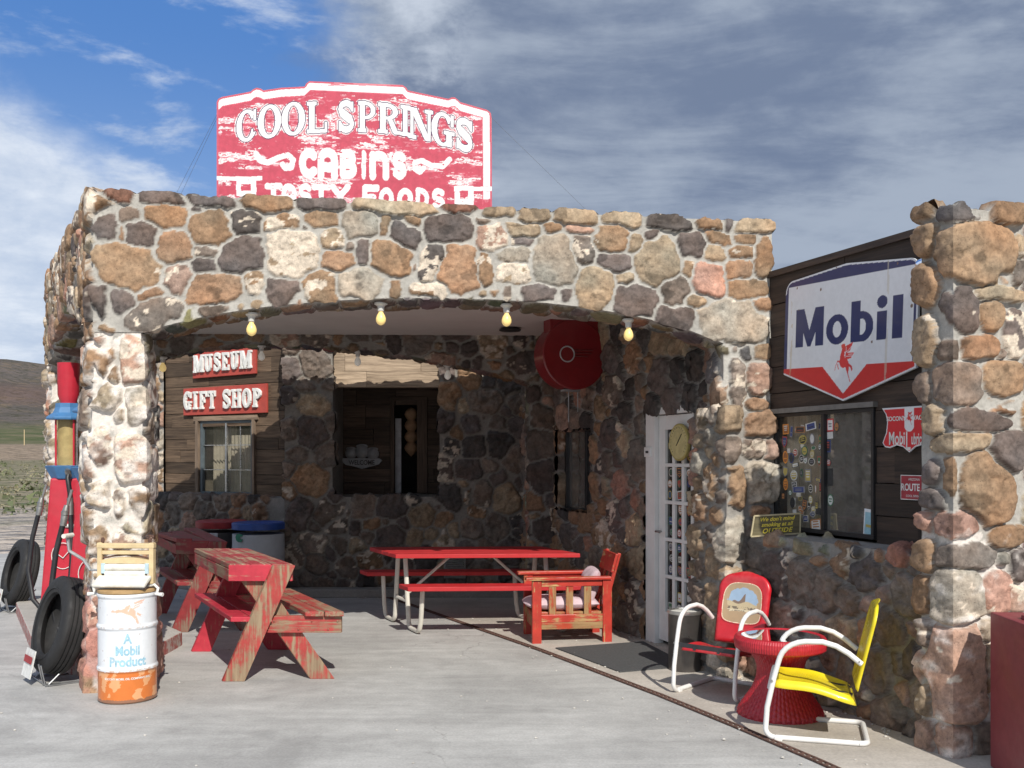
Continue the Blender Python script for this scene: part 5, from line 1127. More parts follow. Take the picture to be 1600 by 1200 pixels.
# small shield: SOCONY VACUUM MobiLubrication
ls = thing('lubrication_shield_sign', 'small red scalloped shield sign half hidden by the right stone pillar', 'sign', tuple(PS.p(3.1, 1.65, .05)), world=True)
q0 = PS.uz(1388, 637); q1 = PS.uz(1431, 707); a0 = q0[0]; a1 = a0+2*(q1[0]-a0); ac = q1[0]; zt, zbb = q0[1]-.005, q1[1]
hh = zt-zbb; W2 = (a1-a0)/2
half = [(-1,1),(-.86,.86),(-.80,.70),(-.84,.45),(-.98,.22),(-.88,.12),(-.70,.10),(-.45,.16),(-.22,.12),(0,0)]
outl = [(ac+x*W2, zbb+y*hh) for x, y in half]+[(ac-x*W2, zbb+y*hh) for x, y in half[-2::-1]]
mb = MB(); mb.prism(outl, PS.p(0,0,.045), PS.X, (0,0,1), .006); mb.build('panel', 'enamel_white', ls)
pt = Paint(a0, a1, zbb, zt, .003, (.7,.7,.72)); inside = inpoly(pt.U, pt.Z, outl); inn = ~dil(~inside, 3); pt.put(inn, (.60,.025,.035))
pt.put(rect(pt.U,pt.Z,ac-.042,zt-.115,ac+.042,zt-.012) | ((pt.U-ac)**2+(pt.Z-zt+.115)**2 < .042**2), (.72,.73,.75)); pt.put(peg_mask(pt.U, pt.Z, ac, zt-.075, .085), (.6,.04,.04))
pt.mesh('painted_face', planefn(PS, .0522), inside, 'enamel', ls)
def onpl(pl, u, z, n): return lambda x, y, d: pl.p(u+x, z+y, n+d)
text_obj('SOCONY', .040, onpl(PS, ac-.115, zt-.085, .0526), 'lettering', 'letter_white', ls, bold=.001, depth=.0008)
text_obj('VACUUM', .040, onpl(PS, ac+.115, zt-.085, .0526), 'lettering', 'letter_white', ls, bold=.001, depth=.0008)
text_obj('Mobi', .115, onpl(PS, ac-.035, zt-.235, .0526), 'lettering', 'letter_white', ls, 'RIGHT', .002, .62, .0008)
text_obj('L', .165, onpl(PS, ac-.032, zt-.27, .0526), 'lettering', 'letter_white', ls, 'LEFT', .002, .55, .0008)
text_obj('ubrication', .100, onpl(PS, ac+.018, zt-.235, .0526), 'lettering', 'letter_white', ls, 'LEFT', .002, .42, .0008)
# route sign
ra, rb = PS.uz(1414, 746), PS.uz(1449, 782); rsn = thing('route_sign', 'small dark red road number plate on the siding below the scalloped shield', 'sign', tuple(PS.p(ra[0], rb[1], .03)), world=True)
ru0, ru1, rz0, rz1 = ra[0], ra[0]+.235, rb[1], rb[1]+.155
plain('plate_red', (.33,.035,.05), .4); mb = MB(); mb.prism([(ru0,rz0),(ru1,rz0),(ru1,rz1),(ru0,rz1)], PS.p(0,0,.03), PS.X, (0,0,1), .004); mb.build('plate', 'letter_white', rsn)
mb = MB(); e = .005; mb.prism([(ru0+e,rz0+e),(ru1-e,rz0+e),(ru1-e,rz1-e),(ru0+e,rz1-e)], PS.p(0,0,.034), PS.X, (0,0,1), .001); mb.build('panel', 'plate_red', rsn)
rc_ = (ru0+ru1)/2; text_obj('ROUTE 66', .062, onpl(PS, rc_, rz0+.058, .0355), 'lettering', 'letter_white', rsn, bold=.0015, sx=.8, depth=.0006)
text_obj('ARIZONA', .022, onpl(PS, rc_, rz1-.034, .0355), 'lettering', 'letter_white', rsn, depth=.0006); text_obj('COOL SPRINGS', .020, onpl(PS, rc_, rz0+.018, .0355), 'lettering', 'letter_white', rsn, depth=.0006)
# smoking board on the ledge
woodmat('olive_board', (.07,.058,.028), (.15,.125,.06), .6)
sa, sb_ = PW.p(1.62, 1.10, .03), PW.p(1.62, 1.10, .03); PSm = Plane(*(PX(1172,838,7.24).xy), .985, -.10)
sw = thing('smoking_notice', 'olive wooden board with yellow words about smoking outside, leaning on the window ledge', 'sign', tuple(PSm.p(0,1.09,0)), world=True)
c1 = [PSm.uz(*p) for p in ((1173,838),(1249,833),(1250,802),(1178,806))]
dz0 = 1.09-min(p[1] for p in c1); c1 = [(u, z+dz0*0+0) for u, z in c1]; mb = MB(); mb.prism(c1, PSm.p(0,0,0), PSm.X, (0,0,1), .018); mb.build('board', 'olive_board', sw, bevel=.003)
plain('tan_edge', (.42,.36,.22), .7)
for k_ in range(4):
    (ua, za), (ub, zb_) = c1[k_], c1[(k_+1) % 4]; mb = MB(); mb.beam(PSm.p(ua, za, .012), PSm.p(ub, zb_, .012), .010, .026, up=(0,0,1) if k_ % 2 == 0 else PSm.X); mb.build('edging', 'tan_edge', sw)
plain('letter_yellow', (.78,.62,.06), .5); uw = c1[1][0]-c1[0][0]; uc_ = (c1[0][0]+c1[1][0])/2+.01; zc = c1[0][1]; sl_ = (c1[1][1]-c1[0][1])/uw
def smf(zz): return lambda x, y, d: PSm.p(uc_+x, zc+zz+y+sl_*(x+uw/2), .0185+d)
text_obj("We don't mind", .040, smf(.105), 'lettering', 'letter_yellow', sw, depth=.001, shear=.3, bold=.0008); text_obj("smoking at all", .040, smf(.066), 'lettering', 'letter_yellow', sw, depth=.001, shear=.3, bold=.0008); text_obj("OUTSIDE", .048, smf(.018), 'lettering', 'letter_yellow', sw, depth=.001, shear=.3, bold=.0009, spacing=1.1)
# welcome plaque
wp = thing('welcome_plaque', 'grey cast plaque of three round figures over the word WELCOME on the dark boards', 'plaque', tuple(PM.p(.4, 1.75, .04)), world=True)
plain('cast_grey', (.24,.25,.26), .5, .3); wz = PM.uz(566, 712); mb = MB(); cu_, cz_ = wz
for k, (dx_, dzz_, r_) in enumerate(((-.14,.03,.075),(0,.05,.09),(.14,.02,.08))):
    mb.lathe([(r_, 0), (r_*.95, .02), (r_*.6, .04), (.01, .045)], 16, PM.p(cu_+dx_, cz_+dzz_, .02), Matrix(((1,0,0),(0,0,-1),(0,1,0))))
    mb.lathe([(r_*.85, 0), (r_*.8, .02), (.01, .03)], 14, PM.p(cu_+dx_, cz_+dzz_+r_*.8, .02), Matrix(((1,0,0),(0,0,-.5),(0,.35,0))))
mb.build('figures', 'cast_grey', wp, True); mb = MB()
mb.prism([(cu_-.24,cz_-.03),(cu_-.26,cz_-.07),(cu_-.2,cz_-.12),(cu_-.1,cz_-.14),(cu_,cz_-.17),(cu_+.12,cz_-.14),(cu_+.22,cz_-.11),(cu_+.26,cz_-.06),(cu_+.22,cz_-.03)], PM.p(0,0,.02), PM.X, (0,0,1), .025); mb.build('scroll', 'cast_grey', wp, bevel=.004)
text_obj('WELCOME', .085, onpl(PM, cu_, cz_-.115, .046), 'lettering', 'black_plastic', wp, bold=.001, depth=.004, sx=.8)
# ------------------------------------------------------------ bulbs
plain('porcelain', (.62,.61,.58), .35, bmp=0)
plain('bulb_amber', (.80,.60,.22), .3, var=.02, bmp=0, dirt=0, emis=((1,.72,.30), .35)); plain('bulb_white', (.82,.82,.80), .3, var=.02, bmp=0, dirt=0, emis=((1,.93,.8), .12))
def make_bulb(mat, label, loc, group):
    t = thing('light_bulb', label, 'bulb', loc, group=group)
    mb = MB(); mb.lathe([(.048,0),(.05,-.012),(.034,-.022),(.026,-.03),(.024,-.062),(.02,-.066)], 18); mb.build('socket', 'porcelain', t, True)
    mb = MB(); mb.lathe([(.014,-.06),(.018,-.075),(.030,-.095),(.037,-.118),(.036,-.138),(.026,-.156),(.010,-.166),(.002,-.168)], 18); mb.build('bulb', mat, t, True); return t
BL = [(390,497,'leftmost yellow bulb hanging under the front arch'),(595,474,'yellow bulb under the front arch, second from the left'),(794,478,'yellow bulb under the front arch left of the round red housing'),(987,496,'yellow bulb under the front arch right of the round red housing')]
b0 = None
for (x, y, lb) in BL:
    u, _ = PF.uz(x, y); p = PF.p(u, archF(u)-.012, -.10)
    if b0 is None: b0 = make_bulb('bulb_amber', lb, p, 'yellow bulbs under the canopy arches')
    else: dup(b0, p, 0, lb)
for (x, v, lb) in ((120,.18,'yellow bulb under the road side arch above the gas pumps'),(131,.05,'bulb at the outer corner of the left pillar under the road side arch')):
    k = (x-800)/FP; u = (PL.o[1]*k-PL.o[0])/(PL.d[0]-PL.d[1]*k) - (.35 if v > .1 else 0); u = min(u, uLr-.1); dup(b0, PL.p(u, archL(u)-.012, -v), 0, lb)
w0 = None
for k, (x, y, lb, yel) in enumerate(((249,556,'yellow bulb under the rear arch beside the left pillar',1),(405,540,'white bulb hanging in front of the MUSEUM board',0),(557,540,'white bulb in front of the sunlit boards under the rear arch',0),(699,560,'white bulb at the right end of the rear arch',0))):
    u, _ = PB.uz(x, y); p = PB.p(u, archB(u)-.012, -.12)
    if yel: dup(b0, p, 0, lb, 'bulbs under the rear arch')
    elif w0 is None: w0 = make_bulb('bulb_white', lb, p, 'bulbs under the rear arch')
    else: dup(w0, p, 0, lb)
fl = thing('flood_lamp', 'silvery reflector lamp in front of the upper right corner of the shield sign', 'lamp', tuple(PS.p(3.12, 2.82, .2)), world=True)
plain('mirror', (.75,.78,.85), .12, 1.0, bmp=0, dirt=.05); o_ = PX(1439, 414, PS.p(3.11, 0).y-.10)
mb = MB(); mb.lathe([(.005,-.035),(.022,-.028),(.040,-.01),(.044,.01)], 20, o_, (-PS.Nn).to_track_quat('Z','Y').to_matrix()); mb.build('reflector', 'mirror', fl, True)
mb = MB(); mb.tube([o_, PS.p(3.26, o_.z, .10), PS.p(3.3, o_.z, .0)], .010, 8); mb.build('bracket', 'galv', fl, True)
# ------------------------------------------------------------ round red housing on the ceiling
plain('deep_red', (.20,.010,.014), .38, var=.08, coat=.3, dirt=.1)
cl = thing('round_red_housing', 'round dark red metal clock-like housing hanging from the canopy ceiling', 'hanging sign', (PX(898,554,9.75).x, 9.75, 3.0)); cx_, _, cz_ = PX(898,554,9.75); cz_ -= 3.0
axr = Matrix.Rotation(R(-22), 3, 'Z') @ Matrix(((1,0,0),(0,0,1),(0,-1,0)))      # local z -> towards camera-left
fdir = (Matrix.Rotation(R(-22), 3, 'Z') @ Vector((0,-1,0))); rdir = Matrix.Rotation(R(-22), 3, 'Z') @ Vector((1,0,0))
fdir = Vector((.36,-.933,0)); rdir = Vector((.933,.36,0))
axr = Matrix((rdir, Vector((0,0,1)), fdir)).transposed()
C0 = Vector((0,0,cz_)); mb = MB(); mb.lathe([(.32,-.24),(.338,-.23),(.338,-.02),(.345,-.018),(.345,.004),(.333,.012)], 48, C0, axr); mb.build('drum', 'deep_red', cl, True)
mb = MB(); mb.lathe([(.331,.0125),(.01,.014)], 48, C0, axr, cap=False); mb.build('face', 'deep_red', cl, True)
mb = MB(); pts = [C0+rdir*(-.09+.075*math.cos(a))+Vector((0,0,.0+.075*math.sin(a)))+fdir*.022 for a in np.linspace(0, 2*math.pi, 28, endpoint=False)]; mb.tube(pts, .007, 8, closed=True)
plain('neon_grey', (.42,.40,.42), .3, bmp=0); mb.build('ring', 'neon_grey', cl, True)
mb = MB()
for (za, xb) in ((.045,.19),(.015,.17),(-.018,.13)): mb.tube([C0+rdir*(-.02+(0 if za>.04 else .01))+Vector((0,0,za))+fdir*.022, C0+rdir*xb+Vector((0,0,za))+fdir*.022], .005, 6)
plain('dull_red', (.16,.03,.03), .4, bmp=0); mb.build('speed_line', 'dull_red', cl, True)
Rb = Matrix((rdir, -fdir, Vector((0,0,1)))).transposed()
mb = MB(); mb.box(C0*.5+Vector((0,0,.06))-fdir*.09, (.52,.17,abs(cz_)-.10), Rb); mb.build('hanger_box', 'deep_red', cl, bevel=.006)
mb = MB(); mb.box(C0-Vector((0,0,.348))-fdir*.1, (.16,.12,.02), Rb); b1 = mb.build('base_plate', 'galv', cl)
mb = MB(); mb.tube([C0-Vector((0,0,.35))-rdir*.02-fdir*.1, C0-Vector((0,0,.66))-rdir*.02-fdir*.1], .006, 6); mb.tube([C0-Vector((0,0,.35))+rdir*.08-fdir*.1, C0-Vector((0,0,.56))+rdir*.08-fdir*.1], .005, 6); mb.build('pull_rod', 'galv', cl)
# ------------------------------------------------------------ wooden picnic tables
woodmat('table_red', (.20,.115,.065), (.42,.30,.19), .8, (.46,.034,.055), .78, .10, .45, .12)
woodmat('table_worn', (.17,.115,.07), (.36,.265,.17), .8, (.37,.045,.040), .50, .12, .55, .12)
woodmat('table_top', (.17,.11,.075), (.40,.29,.20), .8, (.34,.035,.045), .52, .12, .55, .2)
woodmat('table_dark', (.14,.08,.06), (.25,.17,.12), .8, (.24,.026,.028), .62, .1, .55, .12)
AX = Vector((-.465,.885,0)).normalized(); WX = Vector((1,0,0)); UP = Vector((0,0,1))
def picnic(name, label, loc, mats, warp=0):
    """local origin at the near left foot; wx across the frame, ax along the table (the frames stand racked)"""
    mr, mw, mt_ = mats; t = thing(name, label, 'picnic table', loc, group='red wooden picnic tables under the canopy')
    Q = lambda w_, a, z: WX*w_+AX*a+UP*z
    LT = 1.42; fa_ = (.0, 1.27)
    def frame(a, mat):
        th = AX*.045
        # diagonal legs crossing: left foot to right top, right foot to left top
        def leg(w0, w1, off, wd=.15):
            n = Vector((w1-w0, 0, .86)); s = Vector((.86, 0, -(w1-w0))).normalized()*wd/2; o = AX*(a+off)
            hx = wd/2/ (s.x/(wd/2)+1e-9)
            v = [Vector((w0-hx,0,0)), Vector((w0+hx,0,0)), Vector((w1+hx,0,.855)), Vector((w1-hx,0,.855))]
            mb = MB(); vs = [p+o for p in v]+[p+o+th for p in v]; st = [(p.z*1.2, p.x, 0) for p in v]*2
            mb.add(vs, [(0,1,2,3),(7,6,5,4),(0,4,5,1),(1,5,6,2),(2,6,7,3),(3,7,4,0)], st); mb.build('leg', mat, t, bevel=.004)
        leg(.0, .375, -.105); leg(.685, .085, -.01)
        mb = MB(); mb.beam(Q(.27, a-.035, .415), Q(.82, a-.035, .415), .125, .042); 
        for k, (x, z) in enumerate(((.32,.44),(.50,.38),(.60,.44),(.72,.38),(.79,.44))): mb.lathe([(.008,0),(.006,.006)], 8, Q(x, a-.04, z)+Vector((0,-.02,0)), Matrix(((1,0,0),(0,0,-1),(0,1,0))))
        mb.build('seat_brace', mat, t, bevel=.004)
    frame(fa_[0], mw); frame(fa_[1], mr)
    # table top: three boards with skewed ends, a skirt board at both ends
    mb = MB()
    for k in range(3):
        w0 = -.02+k*.158; w1 = w0+.151; z0, z1 = .825, .862
        zz = (lambda a: 0) if not warp else (lambda a: .035*(a/LT)*(k-1)+.02*(k == 0))
        na = 8; vs = []; st = []
        for i in range(na+1):
            a = -.06+(LT+.02)*i/na; dz2 = zz(a)
            for (w_, z_) in ((w0,z0),(w1,z0),(w1,z1),(w0,z1)): vs.append(Q(w_, a, z_+dz2)); st.append((a, w_, z_))
        fs = [(0,1,2,3), tuple(na*4+q for q in (3,2,1,0))]+[(i*4+q, i*4+4+q, i*4+4+(q+1)%4, i*4+(q+1)%4) for i in range(na) for q in range(4)]
        mb.add(vs, fs, st)
    mb.build('tabletop', mt_, t, bevel=.004)
    mb = MB(); mb.beam(Q(-.02,-.045,.795), Q(.452,-.045,.795), .12, .03); mb.build('end_board', mr, t, bevel=.003)
    mb = MB(); mb.beam(Q(-.005,-.02,.775), Q(-.005,LT-.06,.775), .09, .03); mb.beam(Q(.44,-.02,.775), Q(.44,LT-.06,.775), .09, .03); mb.build('skirt', mt_, t, bevel=.003)
    for (w0, cnt, zt_) in ((.53, 2, .515), (-.02, 2, .475)):
        mb = MB()
        for k in range(cnt):
            w_ = w0+k*(.146 if w0 > 0 else .158); b_ = Q(w_+.07, -.09, zt_-.018); e_ = Q(w_+.07, LT-.06, zt_-.018); d = (e_-b_).normalized()
            vs = [Q(w_, a, z_) if j == 0 else Q(w_+(.138 if w0 > 0 else .148), a, z_) for a in (-.10, LT-.05) for z_ in (zt_-.036, zt_) for j in (0,1)]; st = [(a, w_+j*.148, z_) for a in (-.10, LT-.05) for z_ in (0,.036) for j in (0,1)]
            mb.add(vs, [(0,1,3,2),(4,6,7,5),(0,2,6,4),(1,5,7,3),(2,3,7,6),(0,4,5,1)], st)
        mb.build('seat', mw if w0 > 0 else mr, t, bevel=.004)
    return t
picnic('picnic_table', 'faded red X-frame picnic table with worn bare wood, nearer of the two wooden ones', (-2.10, 7.40, 0), ('table_red','table_worn','table_top'))
picnic('picnic_table', 'dark red wooden picnic table with warped top in the shade near the barrels', (-3.19, 9.46, 0), ('table_dark','table_dark','table_dark'), 1)
# ------------------------------------------------------------ red table with white pipe legs
plain('plank_red', (.44,.018,.022), .6, var=.08, dirt=.06); plain('cream_pipe', (.62,.59,.52), .4, var=.06)
def shr(mb):
    mb.v = [(p[0]-.40*p[1], p[1], p[2]) for p in mb.v]; return mb
t = thing('picnic_table', 'bright red plank picnic table on cream bent pipe legs by the rear wall', 'picnic table', (-.40, 9.74, 0), R(3), 'red picnic tables')
mb = MB()
for k in range(4): mb.box((0, -.30+k*.198, .722), (1.74, .186, .038))
shr(mb).build('tabletop', 'plank_red', t, bevel=.004)
for s_ in (-1, 1):
    mb = MB()
    for k in range(1): mb.box((0, s_*.60, .455), (1.74, .24, .04))
    shr(mb).build('seat', 'plank_red', t, bevel=.004)
for sx in (-.68, .68):
    for s_ in (-1, 1):
        mb = MB(); yy = lambda v: v*s_
        pts = [(sx, yy(.10), .70), (sx, yy(.16), .30), (sx, yy(.19), .10)]+[(sx, yy(.27-.08*math.cos(a)), .10-.075*math.sin(a)) for a in np.linspace(.2, 1.5, 6)]+[(sx, yy(.42+.08*math.sin(a)), .10-.075*math.cos(a)) for a in np.linspace(.1, 1.4, 6)]+[(sx, yy(.52), .14), (sx, yy(.56), .43)]
        mb.tube(pts, .021, 10); shr(mb).build('leg', 'cream_pipe', t, True)
    mb = MB(); mb.tube([(sx, -.17, .27), (sx, .17, .27)], .018, 8); shr(mb).build('crossbar', 'cream_pipe', t, True)
    mb = MB(); mb.tube([(sx, 0, .27), (sx*.28, 0, .70)], .014, 8); shr(mb).build('brace', 'cream_pipe', t, True)
    mb = MB(); mb.tube([(sx, -.30, .70), (sx, .30, .70)], .018, 8); shr(mb).build('crossbar', 'cream_pipe', t, True)
# ------------------------------------------------------------ wooden armchair
woodmat('chair_red', (.24,.13,.05), (.48,.30,.13), .7, (.42,.038,.024), .66, .05, .4, .15); woodmat('chair_apron', (.22,.12,.05), (.40,.25,.11), .7, (.40,.055,.025), .45, .06, .4, .15)
t = thing('armchair', 'orange red wooden armchair with flaking paint and slatted sides beside the shop wall', 'armchair', (.50, 9.08, 0), R(8)); t.scale = (1.10, 1.05, 1)
def bx(name, lst, mat='chair_red', par=t, bev=.004):
    mb = MB()
    for e in lst: mb.box(e[0], e[1], e[2] if len(e) > 2 else None)
    return mb.build(name, mat, par, bevel=bev)
for (x, y, h) in ((-.29,-.23,.56),(.29,-.23,.56),(-.29,.23,.56)): bx('leg', [((x,y,h/2),(.075,.05,h))])
bx('leg', [((.29,.23,.28),(.075,.05,.56))])
for y in (-.23, .23):
    bx('arm', [((-.03,y,.575),(.70,.085,.026)), ((0,y,.535),(.5,.03,.06))]); bx('side_rail', [((0,y,.22),(.51,.03,.07))], 'chair_red'); bx('apron', [((0,y,.155),(.51,.03,.06))], 'chair_apron')
    for x in (-.16,-.02,.13): bx('slat', [((x,y,.38),(.06,.016,.26))], 'chair_apron')
bx('apron', [((-.29,0,.19),(.03,.41,.13))], 'chair_apron'); bx('seat', [((0,0,.262),(.52,.42,.02))], 'chair_apron')
Rbk = Matrix.Rotation(R(14),3,'Y'); bx('backrest', [((.36,0,.70),(.03,.46,.17),Rbk),((.30,0,.42),(.02,.40,.06),Rbk)]+[((.325,yy_,.50),(.028,.04,.60),Rbk) for yy_ in (-.21,.21)]+[((.32,yy_,.48),(.014,.05,.38),Rbk) for yy_ in (-.08,.08)])
plain('pink_cloth', (.55,.42,.46), .9, var=.08, scale=20, dirt=.08)
def pillow(name, label, loc, dims, rot, par=None):
    bm = bmesh.new(); n = 24; vs = []
    t_ = thing(name, label, 'cushion', loc)
    V = []; F = []
    for s_ in (1, -1):
        for i in range(n+1):
            for j in range(n+1):
                u = i/n*2-1; v = j/n*2-1; e = max(0, (1-abs(u)**3.2))*max(0, (1-abs(v)**3.2)); pin = 1-.10*(1-abs(u))*abs(v)**3
                V.append((u*dims[0]/2*(1-.08*(1-v*v)*abs(u)**4*-1-.04), v*dims[1]/2*pin, s_*dims[2]/2*e**.5*(1+.12*math.sin(u*5+v*3)*math.cos(v*6))))
    m_ = (n+1)**2
    for s_ in (0,1):
        for i in range(n):
            for j in range(n):
                a = s_*m_+i*(n+1)+j; q = (a, a+n+1, a+n+2, a+1); F.append(q if s_ == 0 else q[::-1])
    V = [tuple(rot @ Vector(v)) for v in V]; mkobj('cover', V, F, 'pink_cloth', t_, True, ang=180); return t_
pillow('seat_cushion', 'pale pink seat cushion on the orange red wooden armchair', (.44, 9.07, .335), (.66,.44,.13), Matrix.Rotation(R(8),3,'Z'))
pillow('back_cushion', 'pale pink cushion leaning on the backrest of the wooden armchair', (.70, 9.10, .47), (.36,.40,.14), Matrix.Rotation(R(8),3,'Z') @ Matrix.Rotation(R(-72),3,'Y'))
# ------------------------------------------------------------ barrels behind
def barrel_prof(r, h): return [(r*.94,0),(r,.02),(r,h*.3),(r*1.02,h*.32),(r*1.02,h*.345),(r,h*.36),(r,h*.62),(r*1.02,h*.64),(r*1.02,h*.665),(r,h*.68),(r*.99,h*.93)]
plain('drum_white', (.42,.45,.49), .5, var=.06); plain('drum_blue', (.02,.07,.30), .45); plain('drum_dark', (.035,.035,.035), .6); plain('rim_red', (.32,.025,.03), .5); plain('leaf_green', (.03,.20,.13), .5)
t = thing('barrel', 'white barrel with a blue rim and a green leaf mark against the museum wall', 'barrel', (-2.97, 11.62, 0))
mb = MB(); mb.lathe(barrel_prof(.30,.82), 40); mb.build('body', 'drum_white', t, True)
mb = MB(); mb.lathe([(.298,.815),(.303,.82),(.303,.885),(.29,.895),(.26,.89),(.05,.875)], 40); mb.build('rim', 'drum_blue', t, True)
mb = MB(); mb.prism([(x*.055, z*.05) for x, z in [(-1,.2),(-.7,.8),(0,1),(.8,.8),(.9,.4),(.3,.3),(.1,-.1),(.5,-.3),(.9,-.2),(.6,-.9),(-.2,-1),(-.8,-.6)]], (-.15,-.268,.73), (.9,-.44,0), (0,0,1), .004); mb.build('leaf_mark', 'leaf_green', t)
mb = MB(); mb.box((.14,-.285,.47),(.03,.01,.03),Matrix.Rotation(.4,3,'Z')); mb.box((.13,-.29,.43),(.015,.01,.03)); mb.build('patch', 'drum_dark', t)
t = thing('barrel', 'black barrel with a red rim half hidden behind the white one', 'barrel', (-3.50, 11.95, 0))
mb = MB(); mb.lathe(barrel_prof(.29,.82), 36); mb.build('body', 'drum_dark', t, True)
mb = MB(); mb.lathe([(.292,.81),(.30,.82),(.30,.885),(.28,.895),(.05,.88)], 36); mb.build('rim', 'rim_red', t, True)
mb = MB(); mb.box((0,0,.40),(.30,.02,.78),Matrix.Rotation(R(-9),3,'X')); o = mb.build('leaning_panel', 'drum_white', None, bevel=.004); o.location = (-3.52, 11.30, 0); tag(o, 'pale panel leaning in the shade between dark table and black barrel', 'panel')
# ------------------------------------------------------------ tires
plain('rubber', (.014,.014,.015), .7, var=.25, scale=20, dirt=.35, dirtc=(.045,.042,.04)); plain('steel_wire', (.35,.36,.37), .4, .8)
def tire(label, loc, rz, r=.36, w_=.195, group='old tires standing by the pump island'):
    t = thing('tire', label, 'tire', loc, rz, group); ax = Matrix(((0,0,1),(0,1,0),(-1,0,0)))   # local z -> -x ... axle along x
    tilt = Matrix.Rotation(R(14), 3, 'Y'); c = Vector((0,0,r+.015)); prof = []
    tr = lambda a, b: (a, b)
    pts = [(.225,-.060),(.235,-.085),(.275,-.099),(.32,-.095),(.345,-.085),(.357,-.070)]
    g_ = []
    for k in range(4):
        y0 = -.062+k*.031; g_ += [(.361,y0),(.362,y0+.010),(.362,y0+.022),(.352,y0+.0225),(.352,y0+.030)]
    pts += g_[:-2]+[(.357,.070),(.345,.085),(.32,.095),(.275,.099),(.235,.085),(.225,.060),(.24,.04),(.30,.0),(.24,-.04),(.225,-.060)]
    mb = MB(); mb.lathe([(a*r/.362, b*w_/.2) for a, b in pts], 64, c, tilt @ Matrix.Rotation(R(90),3,'Y'), cap=False); mb.build('tread', 'rubber', t, True, ang=30)
    mb = MB(); mb.lathe([(.262*r/.362,w_/2*1.0),(.266*r/.362,w_/2*1.02),(.270*r/.362,w_/2)], 48, c, tilt @ Matrix.Rotation(R(-90),3,'Y'), cap=False); mb.build('bead_line', 'rubber', t, True)
    return t
def tire_stand(label, loc, rz):
    t = thing('tire_stand', label, 'stand', loc, rz, 'wire stands under the old tires')
    mb = MB()
    for y in (-.17,.17):
        mb.tube([(-.16,y-.03,.16),(-.13,y-.03,.01),(.10,y-.03,.006),(.13,y,.006),(.10,y+.03,.006),(-.13,y+.03,.01),(-.16,y+.03,.16)], .006, 6)
        mb.tube([(-.10,y,.01),(.16,y*.6,.22)], .006, 6)
    mb.tube([(-.12,-.17,.01),(-.12,.17,.01)], .006, 6); mb.build('frame', 'steel_wire', t, True)
    mb = MB(); mb.box((-.19,0,.15),(.008,.22,.20),Matrix.Rotation(R(12),3,'Y')); mb.build('card', 'letter_white', t)
    mb = MB()
    mb.box((-.196,0,.18),(.004,.18,.05),Matrix.Rotation(R(12),3,'Y')); mb.build('card_print', 'rim_red', t); 
    mb = MB(); mb.box((-.1905,0,.10),(.004,.18,.03),Matrix.Rotation(R(12),3,'Y')); mb.build('card_print', 'drum_blue', t); return t
fx_, fy_ = (-3.36, 7.38)
tire('black tire leaning by the front left pillar, nearer one', (fx_, fy_, .03), R(41)); tire_stand('wire stand with a card under the nearer tire', (fx_-.02, fy_-.02, 0), R(40))
rx_, ry_ = (-5.33, 10.75)
tire('black tire at the rear pillar of the canopy, farther one', (rx_, ry_, .03), R(41)); tire_stand('wire stand under the farther tire', (rx_-.02, ry_-.02, 0), R(40))
